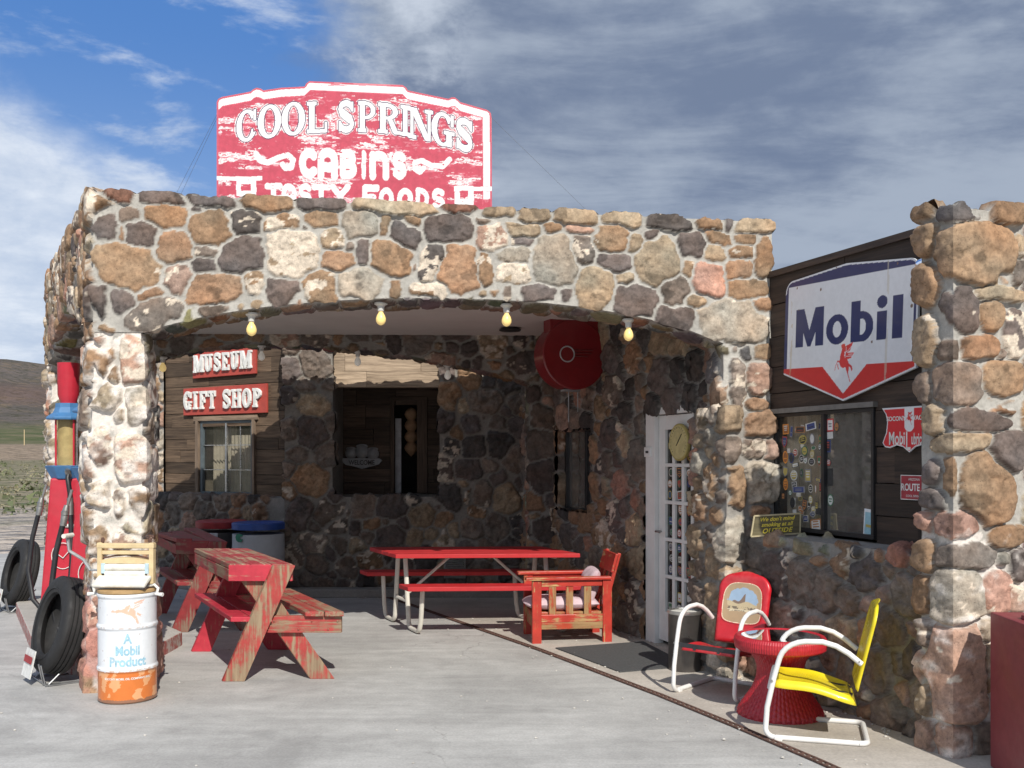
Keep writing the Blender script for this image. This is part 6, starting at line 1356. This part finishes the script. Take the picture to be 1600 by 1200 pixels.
# ------------------------------------------------------------ gas pumps
plain('pump_red', (.46,.022,.042), .35, var=.07, coat=.3, dirt=.08); plain('pump_blue', (.055,.17,.36), .45, var=.12, dirt=.2); plain('hose', (.015,.016,.02), .5); plain('nozzle', (.34,.34,.33), .35, .8)
glassmat('cylinder_glass', (.80,.76,.62), 1.2)
plain('fuel_amber', (.58,.50,.34), .6)
def pump(label, loc, rz):
    t = thing('gas_pump', label, 'gas pump', loc, rz, 'tall visible gas pumps on the island')
    mb = MB(); mb.box((0,0,.03),(.46,.40,.06)); mb.build('base', 'pump_blue', t, bevel=.01)
    mb = MB(); mb.box((0,0,.70),(.42,.36,1.28), taper=(.62,.66)); mb.build('body', 'pump_red', t, bevel=.02)
    mb = MB(); mb.lathe([(.14,1.33),(.15,1.34),(.20,1.44),(.205,1.45),(.19,1.455),(.05,1.46)], 8, axis=Matrix.Rotation(R(22.5),3,'Z')); mb.build('collar', 'pump_blue', t)
    mb = MB(); mb.lathe([(.118,1.455),(.118,1.89)], 28, cap=False); mb.build('glass_cylinder', 'cylinder_glass', t, True)
    mb = MB(); mb.lathe([(.095,1.457),(.095,1.885)], 20); mb.build('fuel', 'fuel_amber', t, True)
    for a in range(5):
        an = a*2*math.pi/5+.3; mb = MB(); mb.tube([(.135*math.cos(an),.135*math.sin(an),1.45),(.135*math.cos(an),.135*math.sin(an),1.90)], .009, 8); mb.build('rod', 'pump_red', t, True)
    mb = MB(); mb.tube([(.10,-.09,1.45),(.10,-.09,1.9)], .012, 8); mb.build('level_gauge', 'steel', t, True)
    mb = MB(); mb.lathe([(.19,1.885),(.195,1.90),(.185,1.915),(.135,1.95),(.115,2.00),(.112,2.04),(.02,2.045)], 8, axis=Matrix.Rotation(R(22.5),3,'Z')); mb.build('cap', 'pump_blue', t)
    mb = MB(); mb.lathe([(.072,2.04),(.075,2.06),(.095,2.12),(.10,2.42),(.02,2.425)], 24); mb.build('top_column', 'pump_red', t, True)
    mb = MB(); pts = [(-.145+.0*a, -.0, 0) for a in ()]; ring_ = [(.10*math.cos(a)-.0, -.170+.0, .62+.12*math.sin(a)) for a in np.linspace(0, 2*math.pi, 24, endpoint=False)]
    mb.tube(ring_, .004, 6, closed=True); mb.tube([(-.05,-.17,.64),(.0,-.169,.60),(.05,-.17,.66)], .005, 6); mb.build('emblem', 'letter_white', t)
    mb = MB(); mb.tube([(-.02,-.14,.90),(.20,-.18,.89)], .018, 8); mb.build('lever', 'porcelain', t, True)
    mb = MB(); mb.tube([(.05,-.16,1.40),(.05,-.20,1.34),(.07,-.20,1.20),(.09,-.21,.60),(.08,-.25,.30),(.02,-.33,.16),(-.12,-.35,.14),(-.22,-.30,.24),(-.28,-.24,.50),(-.25,-.22,.80),(-.20,-.21,1.02)], .022, 10); mb.build('hose', 'hose', t, True)
    mb = MB(); mb.tube([(-.20,-.21,1.00),(-.185,-.205,1.10),(-.175,-.20,1.16)], [.026,.03,.02], 10); mb.tube([(-.175,-.20,1.14),(-.14,-.19,1.28)], .012, 8); mb.lathe([(.0,-.03),(.03,-.015),(.03,.015),(.0,.03)], 12, (-.185,-.21,1.10)); nz_ = mb.build('nozzle', 'nozzle', t, True)
    mb = MB(); mb.tube([(.05,-.16,1.36),(.05,-.20,1.40),(.02,-.10,1.44)], .026, 8); mb.build('hose_fitting', 'nozzle', t, True); mb = MB(); mb.tube([(.07,-.20,1.16),(.075,-.205,1.00)], [.028,.028], 10); mb.build('hose_fitting', 'nozzle', t, True)
    return t
p1 = pump('tall red and blue visible gas pump, farther one, fully seen between the pillars', (-4.18, 9.35, .12), R(8))
dup(p1, (-3.30, 7.92, .12), R(5), 'tall red and blue gas pump half hidden behind the front left pillar')
# ------------------------------------------------------------ oil drum and wringer
DX, DY, DR, DH = -2.635, 6.80, .192, .73
plain('drum_rust', (.30,.19,.10), .7, .2, var=.25)
t = thing('oil_drum', 'white over orange oil drum with faded blue lettering and winged horse by the left pillar', 'drum', (DX, DY, 0))
def wob(a, h): return 1+.006*math.sin(a*3+h*9)
prof = [(DR*.93,.0),(DR,.012),(DR*.985,.03),(DR*.985,.205),(DR*1.03,.22),(DR*1.03,.232),(DR*.985,.247),(DR*.985,.49),(DR*1.03,.505),(DR*1.03,.517),(DR*.985,.532),(DR*.985,.70),(DR*1.03,.715),(DR*1.03,.73),(DR*.97,.733)]
hs = []; 
for (r0, h0), (r1, h1) in zip(prof[:-1], prof[1:]):
    k = max(1, int(abs(h1-h0)/.0035)); hs += [(r0+(r1-r0)*i/k, h0+(h1-h0)*i/k) for i in range(k)]
hs.append(prof[-1]); na_ = 340; aa = np.linspace(0, 2*math.pi, na_, endpoint=False); rr_ = np.array([h[0] for h in hs]); zz_ = np.array([h[1] for h in hs])
A2, Z2 = np.meshgrid(aa, zz_); R2 = np.repeat(rr_[:,None], na_, 1)*(1+.004*np.sin(A2*3+Z2*9)); front = math.atan2(-DY, -DX)+R(0)
V = np.stack([R2*np.cos(A2), R2*np.sin(A2), Z2], -1).reshape(-1,3); SA = (np.mod(A2-front+math.pi, 2*math.pi)-math.pi)*DR     # arc length from the front
idx = np.arange(A2.size).reshape(A2.shape); nxt = np.roll(idx, -1, 1); F = np.stack([idx[:-1], nxt[:-1], nxt[1:], idx[1:]], -1).reshape(-1,4)
Pn = np.stack([V[:,0], V[:,1], V[:,2]], -1); n1 = fbm(Pn, 14, 3, 5).reshape(A2.shape); n2 = fbm(Pn, 45, 8, 4).reshape(A2.shape); n3 = fbm(np.stack([SA.ravel()*22, Z2.ravel()*10, Z2.ravel()*0],-1), 1, 9, 4).reshape(A2.shape)
Cc_ = np.zeros((*A2.shape, 3))+np.array((.70,.73,.77))*(1+n1[...,None]*.10)
def put(m, c, a=1.0):
    global Cc_
    w_ = (m*a)[...,None]; Cc_ = Cc_*(1-w_)+np.array(c)*w_
put(Z2 < .218+n2*.01, (.60,.17,.035)); put((Z2 < .215) & (n1 > .08), (.72,.42,.22), .7); put((Z2 < .03+n2*.02), (.25,.12,.07))
put(peg_mask(-SA*-1, Z2, .005, .60, .20) & (n3 > -.16), (.78,.38,.24), .75) if False else None
x_ = SA/.17; gm_ = np.zeros(A2.shape, bool)
px_ = (SA)/.30*310+484; 
def horse(x, y):
    m = inpoly(x, y, [(-.9,.05),(-.62,.30),(-.55,.18),(-.30,.30),(-.35,.62),(-.18,.66),(-.05,.42),(.35,.20),(.42,-.15),(.55,-.62),(.62,-.9),(.52,-.85),(.42,-.55),(.22,-.25),(-.05,-.12),(-.32,.02),(-.55,-.02),(-.78,.02)])
    m |= inpoly(x, y, [(-.05,.40),(.25,.62),(.95,.82),(.80,.60),(.62,.40),(.35,.22)]) & ~seg(x, y, [(.2,.42),(.8,.66)], .03) & ~seg(x, y, [(.3,.32),(.7,.50)], .03)
    return m | inpoly(x, y, [(.38,.05),(.60,-.10),(.88,-.30),(.80,-.38),(.55,-.22),(.38,-.1)])
hm = horse(SA/.125, (Z2-.615)/.10); put(hm & (n3 > -.06), (.76,.36,.20), .75); put(dil(hm, 1) & ~hm & (n2 > .0), (.6,.4,.3), .5)
put((n2 > .27) & (Z2 > .225), (.35,.25,.2), .6); put((np.abs(Z2-.226) < .008) & (n2 > .05), (.5,.33,.22), .6); put((np.abs(Z2-.511) < .008) & (n2 > .08), (.5,.42,.38), .6)
mkobj('body', V, F, 'enamel', t, True, at=dict(col=np.concatenate([Cc_.reshape(-1,3), np.ones((A2.size,1))],1)), ang=180)
mb = MB(); mb.lathe([(DR*.97,.728),(DR*.9,.725),(.01,.724)], 40, cap=False); mb.build('lid', 'drum_rust', t, True)
plain('faded_blue', (.30,.50,.62), .5, var=.25, scale=40, dirt=.5, dirtc=(.66,.69,.72))
def wrap(z, off=0, rad=DR*.985+.0008): return lambda x, y, d: Vector((math.cos(front+(x+off)/rad)*(rad+d), math.sin(front+(x+off)/rad)*(rad+d), z+y))
text_obj('A', .092, wrap(.408), 'lettering', 'faded_blue', t, bold=.003, depth=.001, sx=.8); text_obj('Mobil', .088, wrap(.330), 'lettering', 'faded_blue', t, bold=.003, depth=.001, sx=.8); text_obj('Product', .088, wrap(.256), 'lettering', 'faded_blue', t, bold=.003, depth=.001, sx=.85)
text_obj('SOCONY MOBIL OIL COMPANY, INC.', .019, wrap(.165), 'lettering', 'letter_white', t, depth=.0008, bold=.0006)
# wringer (rests on the drum)
plain('pale_wood', (.60,.47,.27), .6, var=.15, dirt=.15); plain('white_board', (.68,.66,.60), .5); plain('bluegrey', (.40,.52,.58), .5)
t = thing('clothes_wringer', 'old wooden clothes wringer with white rollers standing on the oil drum', 'wringer', (DX, DY-.02, DH), R(-3))
plain('lid_wood', (.40,.26,.12), .6)
mb = MB(); mb.lathe([(.19,.004),(.197,.010),(.197,.024),(.185,.03),(.02,.03)], 36, (0,0.02,0)); mb.build('base_board', 'lid_wood', t, True)
mb = MB(); mb.box((0,0,.055),(.30,.16,.05)); mb.build('tray_support', 'galv', t)
mb = MB(); mb.box((0,-.075,.082),(.37,.13,.028),Matrix.Rotation(R(25),3,'X')); mb.build('drip_tray', 'white_board', t, bevel=.012)
for s_ in (-1,1):
    mb = MB(); mb.box((s_*.18,0,.20),(.032,.045,.28)); mb.build('side_post', 'pale_wood', t, bevel=.004)
    mb = MB(); mb.box((s_*.152,-.005,.165),(.028,.05,.07)); mb.build('bearing', 'bluegrey', t, bevel=.003)
    mb = MB(); mb.lathe([(.005,0),(.012,.01),(.012,.03),(.004,.04)], 10, (s_*.165,0,.335)); mb.build('thumb_screw', 'rust', t, True)
mb = MB(); mb.tube([(.150,0,.365),(.165,0,.385),(.19,0,.38)], .006, 6); ring2 = [(.165+.018*math.cos(a)*1.4,0,.378+.012*math.sin(a)) for a in np.linspace(0,6.28,12,endpoint=False)]; mb.tube(ring2, .004, 6, closed=True); mb.build('wing_nut', 'rust', t, True)
mb = MB(); mb.box((0,0,.318),(.40,.05,.034)); mb.build('top_rail', 'pale_wood', t, bevel=.006)
mb = MB(); mb.box((0,0,.272),(.33,.035,.026)); mb.build('cross_rail', 'pale_wood', t, bevel=.004)
mb = MB(); mb.tube([(-.165,0,.232),(-.08,0,.250),(0,0,.256),(.08,0,.250),(.165,0,.232)], .006, 8); mb.build('leaf_spring', 'rust', t, True)
mb = MB(); vs = []; 
for i in range(13):
    x = -.165+.33*i/12; zt_ = .222+.018*(1-(x/.165)**2)
    for (y, z) in ((-.02,.198),(-.02,zt_),(.02,zt_),(.02,.198)): vs.append((x,y,z))
mb.add(vs, [(0,1,2,3),(48,51,50,49)]+[(i*4+q,i*4+4+q,i*4+4+(q+1)%4,i*4+(q+1)%4) for i in range(12) for q in range(4)]); mb.build('curved_rail', 'pale_wood', t)
mb = MB(); mb.tube([(-.14,-.01,.172),(.14,-.01,.172)], .024, 16); mb.build('roller', 'white_board', t, True); mb = MB(); mb.tube([(-.14,-.01,.128),(.14,-.01,.128)], .022, 16); mb.build('roller', 'white_board', t, True)
mb = MB(); mb.tube([(-.195,0,.150),(-.25,0,.150)], .008, 8); mb.tube([(-.25,0,.150),(-.255,.0,.155),(-.30,.0,.22),(-.40,.0,.28),(-.415,0,.38)], .012, 8); mb.build('crank', 'galv', t, True)
mb = MB(); mb.tube([(-.41,-.06,.385),(-.41,.06,.385)], .016, 10); mb.build('crank_grip', 'white_board', t, True)
for s_ in (-1,1): mb = MB(); mb.tube([(s_*.15,0,.045),(s_*.20,-.01,.055),(s_*.225,-.01,.03),(s_*.215,-.01,-.01)], .010, 8); mb.tube([(s_*.205,-.01,-.008),(s_*.262,-.02,-.012)], [.008,.014], 8); mb.build('clamp', 'letter_white', t, True)
# ------------------------------------------------------------ lawn chairs
plain('chair_yellow', (.74,.60,.018), .3, var=.05, coat=.2, dirt=.08, bmp=.06, chips=.5); plain('chair_bright_red', (.50,.012,.022), .35, var=.08, coat=.3, dirt=.06, bmp=.05, chips=.4); plain('tube_white', (.74,.74,.73), .42, var=.05, dirt=.14, bmp=.06, chips=.6); plain('seat_under', (.03,.03,.035), .4)
plain('chair_tan', (.40,.30,.19), .4, bmp=.02)
def lawn_chair(label, loc, rz, mat, mirror=False):
    """faces local -x; shell seat and back on a bent white tube that is also arms and runners"""
    t = thing('lawn_chair', label, 'chair', loc, rz, 'metal shell lawn chairs with white tube frames'); W2_ = .255
    for s_ in (-1, 1):
        y = s_*W2_; pts = [(.27,y,.020)]
        pts += [(-.22,y,.020)]+[(-.22-.055*math.sin(a),y,.075-.055*math.cos(a)) for a in np.linspace(.3,1.5,5)]
        pts += [(-.265,y,.20),(-.225,y,.38),(-.20,y,.47)]+[(-.02-.175*math.cos(a),y,.47+.135*math.sin(a)) for a in np.linspace(.25,1.45,6)]+[(.06,y,.607),(.14,y*.99,.585),(.21,y*.97,.545),(.285,y*.95,.485)]
        mb = MB(); mb.tube(pts, .0165, 12); mb.build('arm_tube', 'tube_white', t, True)
        mb = MB(); mb.box((-.20,y,.016),(.05,.042,.03)); mb.build('foot_pad', 'tube_white', t, bevel=.006)
        mb = MB(); mb.lathe([(.009,0),(.006,.006)], 8, (-.236,y*1.06,.36), Matrix(((1,0,0),(0,0,s_),(0,1,0)))); mb.lathe([(.009,0),(.006,.006)], 8, (.27,y*1.0,.50), Matrix(((1,0,0),(0,0,s_),(0,1,0)))); mb.build('bolt', 'steel', t)
    mb = MB(); pts = [(.27,-W2_,.020)]+[(.27+.05*math.sin(a),-W2_+.05*(1-math.cos(a)),.02) for a in np.linspace(.3,1.5,5)]; pts = pts+[(p[0],-p[1],p[2]) for p in pts[::-1]]; mb.tube(pts, .0165, 12); mb.build('rear_tube', 'tube_white', t, True)
    # seat pan: rounded tray sloping to the back
    def shell(n, m_, fn, name, mm_):
        V = []; F = []
        for i in range(n+1):
            for j in range(m_+1): V.append(fn(i/n*2-1, j/m_*2-1))
        for i in range(n):
            for j in range(m_): a = i*(m_+1)+j; F.append((a, a+1, a+m_+2, a+m_+1))
        o = mkobj(name, V, F, mm_, t, True, ang=50); s2 = o.modifiers.new('sol', 'SOLIDIFY'); s2.thickness = .005; s2.offset = 0; return o
    def seatf(u, v):      # u across, v front(-1) to back
        r = .22; uu = u*(.235-.02*abs(v)**4); x = -.235+(v+1)/2*.49; z = .385-(v+1)/2*.085 + .012*math.cos(v*3)-.012
        e = max(abs(u), abs(v)); dip = -.045*max(0,(e-.86)/.14)**1.3 if e > .86 else -.024*(1-(e/.86)**5)
        dip = dip if e > .86 else dip
        return (x, uu, z+dip)
    shell(26, 26, seatf, 'seat', mat)
    def backf(u, v):      # v -1 bottom .. 1 top, rounded top corners
        top = 1 if v > 0 else 0; hw = .225
        uu, vv = u, v
        zz = (vv+1)/2*.52; wd = hw*(1-.05*(1-vv)/2)
        if vv > .1:
            k = (vv-.1)/.9
            if k < .35: zz = .286+.114*k/.35
            else: a_ = (k-.35)/.65*math.pi/2; zz = .40+.12*math.sin(a_); wd = hw-.12+.12*math.cos(a_)
            zz += .022*(1-uu*uu)*k
        e = max(abs(u), max(0, (zz/.53))**2 if v > .1 else abs(v)); fold = .020*max(0,(e-.90)/.10)**1.2; dish = .012*(1-min(1,e/.88)**3)
        x = .245+zz*.24+fold+dish*1.0; return (x, uu*wd, .315+zz*.97)
    shell(26, 30, backf, 'backrest', mat)
    mb = MB()
    for s_ in (-1,1): mb.beam((-.235,s_*.10,.335),(.24,s_*.10,.27),.02,.02)
    mb.beam((-.222,-.25,.35),(-.222,.25,.35),.03,.012); mb.build('seat_rail', 'seat_under', t)
    return t
yc = lawn_chair('yellow metal lawn chair with white tube arms, nearest the camera', (1.80, 5.96, 0), R(-16), 'chair_yellow'); yc.scale = (.95, .95, .97)
rc2 = lawn_chair('bright red metal lawn chair with a desert picture on its back', (1.475, 6.97, 0), R(49), 'chair_bright_red'); rc2.scale = (.93, .93, .97)
# picture panel on the red chair: tan field, white line, small desert view
def back_pt(t, x, z, off=0):   # on the chair back, x across, z height
    zz = (z-.315)/.97; v = zz/.26-1; e = max(abs(x)/.215, abs(v)); dish = .014*(1-min(1,e/.88)**3)
    return (.245+zz*.24+dish-off, x, z)
pt = Paint(-.18, .18, .455, .80, .0028, (.40,.29,.17)); U, Z = pt.U, pt.Z
def sup(U, Z, k): return (np.abs(U/(.172*k))**3.2+np.abs((Z-.61)/np.where(Z > .61, .158*k, .150*k))**np.where(Z > .61, 3.0, 7) < 1)
inside = sup(U, Z, 1.0); pt.put(inside & ~sup(U, Z, .965), (.62,.05,.05)); pt.put(sup(U, Z, .965) & ~sup(U, Z, .94), (.80,.74,.55))
view = ((np.abs(U+.0)/.128)**3+(np.abs(Z-.62-.02*np.cos(U*16))/.085)**3 < 1+pt.nz3(60,60,3)*.8); hills = .625+.03*np.sin(U*25+1)+.018*np.sin(U*60)
pt.put(view, (.30,.42,.56)); pt.put(view & (Z < hills+.01) & (U < .02), (.20,.14,.10)); pt.put(view & (Z < .615+.01*np.sin(U*40)), (.50,.42,.26)); pt.put(view & (Z < .585) & (pt.nz3(70,60,4) > 0), (.16,.13,.09)); pt.put(view & (Z < .565), (.62,.55,.38)); pt.put(view & (Z < .56) & (pt.nz3(90,90,6) > .02), (.25,.22,.16))
def bfn(U, Z): return np.array([back_pt(None, -u, z, .010) for u, z in zip(U, Z)])
g = pt.mesh('picture_panel', bfn, inside, 'enamel', rc2)
# ------------------------------------------------------------ wicker table
plain('wicker_red', (.40,.016,.028), .42, var=.15, scale=40, coat=.15, dirt=.1, dirtc=(.2,.03,.03)); glassmat('table_glass', (.80,.84,.83), 3.0)
t = thing('wicker_table', 'red painted hourglass wicker table with a round glass top between the lawn chairs', 'table', (1.725, 6.38, 0)); t.scale = (.94, .94, 1)
def wick(n=112): 
    return lambda a, h: 1+.020*abs(math.sin(a*n/4))+.007*math.sin(h*190)*(1 if math.sin(a*n/4) > 0 else -1)
ctl = [(0,.285),(.02,.287),(.05,.272),(.10,.235),(.17,.185),(.24,.158),(.30,.152),(.36,.170),(.41,.215),(.43,.235)]
hh_ = np.linspace(0,.43,120); rr3 = np.interp(hh_, [c[0] for c in ctl], [c[1] for c in ctl]); rr3 = np.convolve(np.pad(rr3, 5, 'edge'), np.ones(11)/11, 'valid')
mb = MB(); mb.lathe(list(zip(rr3.tolist(), hh_.tolist())), 448, wob=wick(), cap=False); mb.build('base', 'wicker_red', t, True, ang=180)
hb_ = [(.235,.425),(.285,.420),(.300,.43),(.306,.46),(.303,.49),(.29,.508),(.268,.512),(.255,.502),(.25,.49)]
mb = MB(); 
hh2 = []
for (a, b) in zip(hb_[:-1], hb_[1:]): hh2 += [(a[0]+(b[0]-a[0])*i/5, a[1]+(b[1]-a[1])*i/5) for i in range(5)]
mb.lathe(hh2+[hb_[-1]], 448, wob=lambda a, h: 1+.016*abs(math.sin(a*56)), cap=False); mb.build('rim', 'wicker_red', t, True, ang=180)
mb = MB(); mb.lathe([(.0,.500),(.262,.500),(.262,.506),(.0,.506)], 48, cap=False); mb.build('glass_top', 'table_glass', t)
plain('print_grey', (.30,.31,.30), .7); mb = MB(); mb.c = (.42,.42,.40); mb.lathe([(.0,.492),(.255,.492)], 48, cap=False); 
for k in range(7): mb.c = [(.10,.11,.12),(.5,.5,.47),(.4,.03,.04),(.2,.22,.24),(.55,.54,.5),(.12,.10,.09),(.3,.34,.36)][k]; a = k*.9; mb.box((.13*math.cos(a),.13*math.sin(a),.4945+k*.0003),(.13,.07,.001),Matrix.Rotation(a*1.7,3,'Z'))
mb.build('printed_sheet', 'flat_print', t)
# ------------------------------------------------------------ ash can, mat, cabinet
plain('can_grey', (.13,.12,.115), .35, .7, var=.12); plain('sand', (.55,.54,.50), .95)
t = thing('ash_can', 'dull steel cylinder ash can with sand beside the glass door', 'ash can', (1.345, 7.72, 0))
mb = MB(); mb.lathe([(.125,0),(.128,.01),(.128,.435),(.131,.44)], 40); mb.build('body', 'can_grey', t, True)
mb = MB(); mb.lathe([(.131,.438),(.135,.445),(.135,.462),(.122,.465),(.115,.455)], 40, cap=False); mb.build('rim', 'steel', t, True)
mb = MB(); mb.lathe([(.12,.452),(.06,.456),(.0,.458)], 24, cap=False); mb.build('sand', 'sand', t, True)
plain('mat_grey', (.06,.062,.064), .95, var=.25, scale=60)
mp = [PW.p(.10,0,.10), PW.p(.10,0,.95), PW.p(1.15,0,.86), PW.p(1.15,0,.24)]
mb = MB(); n = 4; mb.add([(p.x,p.y,.004) for p in mp]+[(p.x,p.y,.014) for p in mp], [(4,5,6,7)]+[(i,(i+1)%n,n+(i+1)%n,n+i) for i in range(n)]); tag(mb.build('door_mat', 'mat_grey', None), 'dark grey rubber mat on the paving in front of the white door', 'mat')
plain('cabinet_red', (.20,.030,.040), .5, var=.08, dirt=.12)
t = thing('metal_cabinet', 'plain dark red metal cabinet cut off by the right edge of the view', 'cabinet', (2.80, 5.06, 0), R(-3))
mb = MB(); mb.box((0,0,.42),(.54,.40,.82)); mb.build('body', 'cabinet_red', t, bevel=.008)
mb = MB(); mb.box((0,0,.006),(.50,.36,.012)); mb.build('plinth', 'black_plastic', t); mb = MB(); mb.lathe([(.045,.83),(.048,.835),(.045,.852),(.01,.856)], 20, (-.17,-.05,0)); mb.build('filler_cap', 'cabinet_red', t, True)
plain('dial_yellow', (.42,.34,.11), .5, dirt=.2); plain('dial_face', (.55,.47,.22), .5)
t = thing('dial_thermometer', 'round yellowed dial thermometer fixed to the top of the white glass door', 'thermometer', tuple(PW.p(.60, 1.78, .01)), world=True)
axd = Matrix((PW.X, Vector((0,0,1)), PW.Nn)).transposed(); cd = PW.p(.60, 1.78, .0)
mb = MB(); mb.lathe([(.150,0),(.158,.012),(.158,.03),(.148,.038),(.142,.034)], 40, cd, axd); mb.build('case', 'dial_yellow', t, True)
mb = MB(); mb.lathe([(.143,.0345),(.0,.0345)], 40, cd, axd, cap=False); mb.build('dial', 'dial_face', t)
mb = MB()
for k in range(21): a = R(-220+k*13); mb.beam(cd+PW.Nn*.0352+(PW.X*math.cos(a)-Vector((0,0,1))*math.sin(a))*.118, cd+PW.Nn*.0352+(PW.X*math.cos(a)-Vector((0,0,1))*math.sin(a))*.134, .005, .001, up=PW.Nn)
mb.beam(cd+PW.Nn*.038-PW.X*.03-Vector((0,0,.03)), cd+PW.Nn*.038+PW.X*.06+Vector((0,0,.07)), .006, .002, up=PW.Nn); mb.build('scale_and_needle', 'black_plastic', t)
# ------------------------------------------------------------ far things
t = thing('marker_pole', 'thin pale pole far out on the desert flat', 'pole', (-147.5, 300, 3.9))
mb = MB(); mb.lathe([(.13,0),(.10,6.2),(.0,6.25)], 8); mb.build('pole', 'pale_wood', t, True)
t = thing('distant_trailer', 'tiny white trailer at the foot of the mesa', 'trailer', (-384, 800, 21.5), R(20))
mb = MB(); mb.box((0,0,2.2),(12,4,3.0)); mb.build('body', 'letter_white', t, bevel=.3); mb = MB()
for x in (-3,3): mb.lathe([(.8,-.3),(.8,.3)], 12, (x,-2,.8), Matrix.Rotation(R(90),3,'X'))
mb.build('wheel', 'rubber', t)
# pebbles and small white flecks on the apron
rr = random.Random(9); mb = MB(); plain('pebble', (.50,.48,.44), .9)
for k in range(150):
    x, y = rr.uniform(-3.5, 2.2), rr.uniform(3.6, 10.5); s_ = rr.uniform(.003, .011)
    mb.lathe([(s_*.6,0),(s_,s_*.4),(s_*.5,s_*.8),(0,s_*.9)], 6, (x, y, .0))
for k in range(420):      # grit gathered along the foot of the walls and in the channel
    if k % 3: p = PW.p(rr.uniform(-4, 3.6), 0, abs(rr.gauss(0, .10))+.03)
    elif k % 2: p = Vector((rr.uniform(-4.5, -.2), 11.8-abs(rr.gauss(0,.15)), 0))
    else: q = rr.choice(trk[2:8]); p = Vector((q[0]+rr.gauss(0,.15), q[1]+rr.gauss(0,.25), 0))
    s_ = rr.uniform(.003, .012); mb.lathe([(s_*.6,0),(s_,s_*.4),(s_*.5,s_*.8),(0,s_*.9)], 5, (p.x, p.y, .004))
struct(mb.build('pebbles', 'pebble', None), 'stuff')
for o in bpy.data.objects:
    if '_w' in o: del o['_w']
    if '_o' in o: del o['_o']
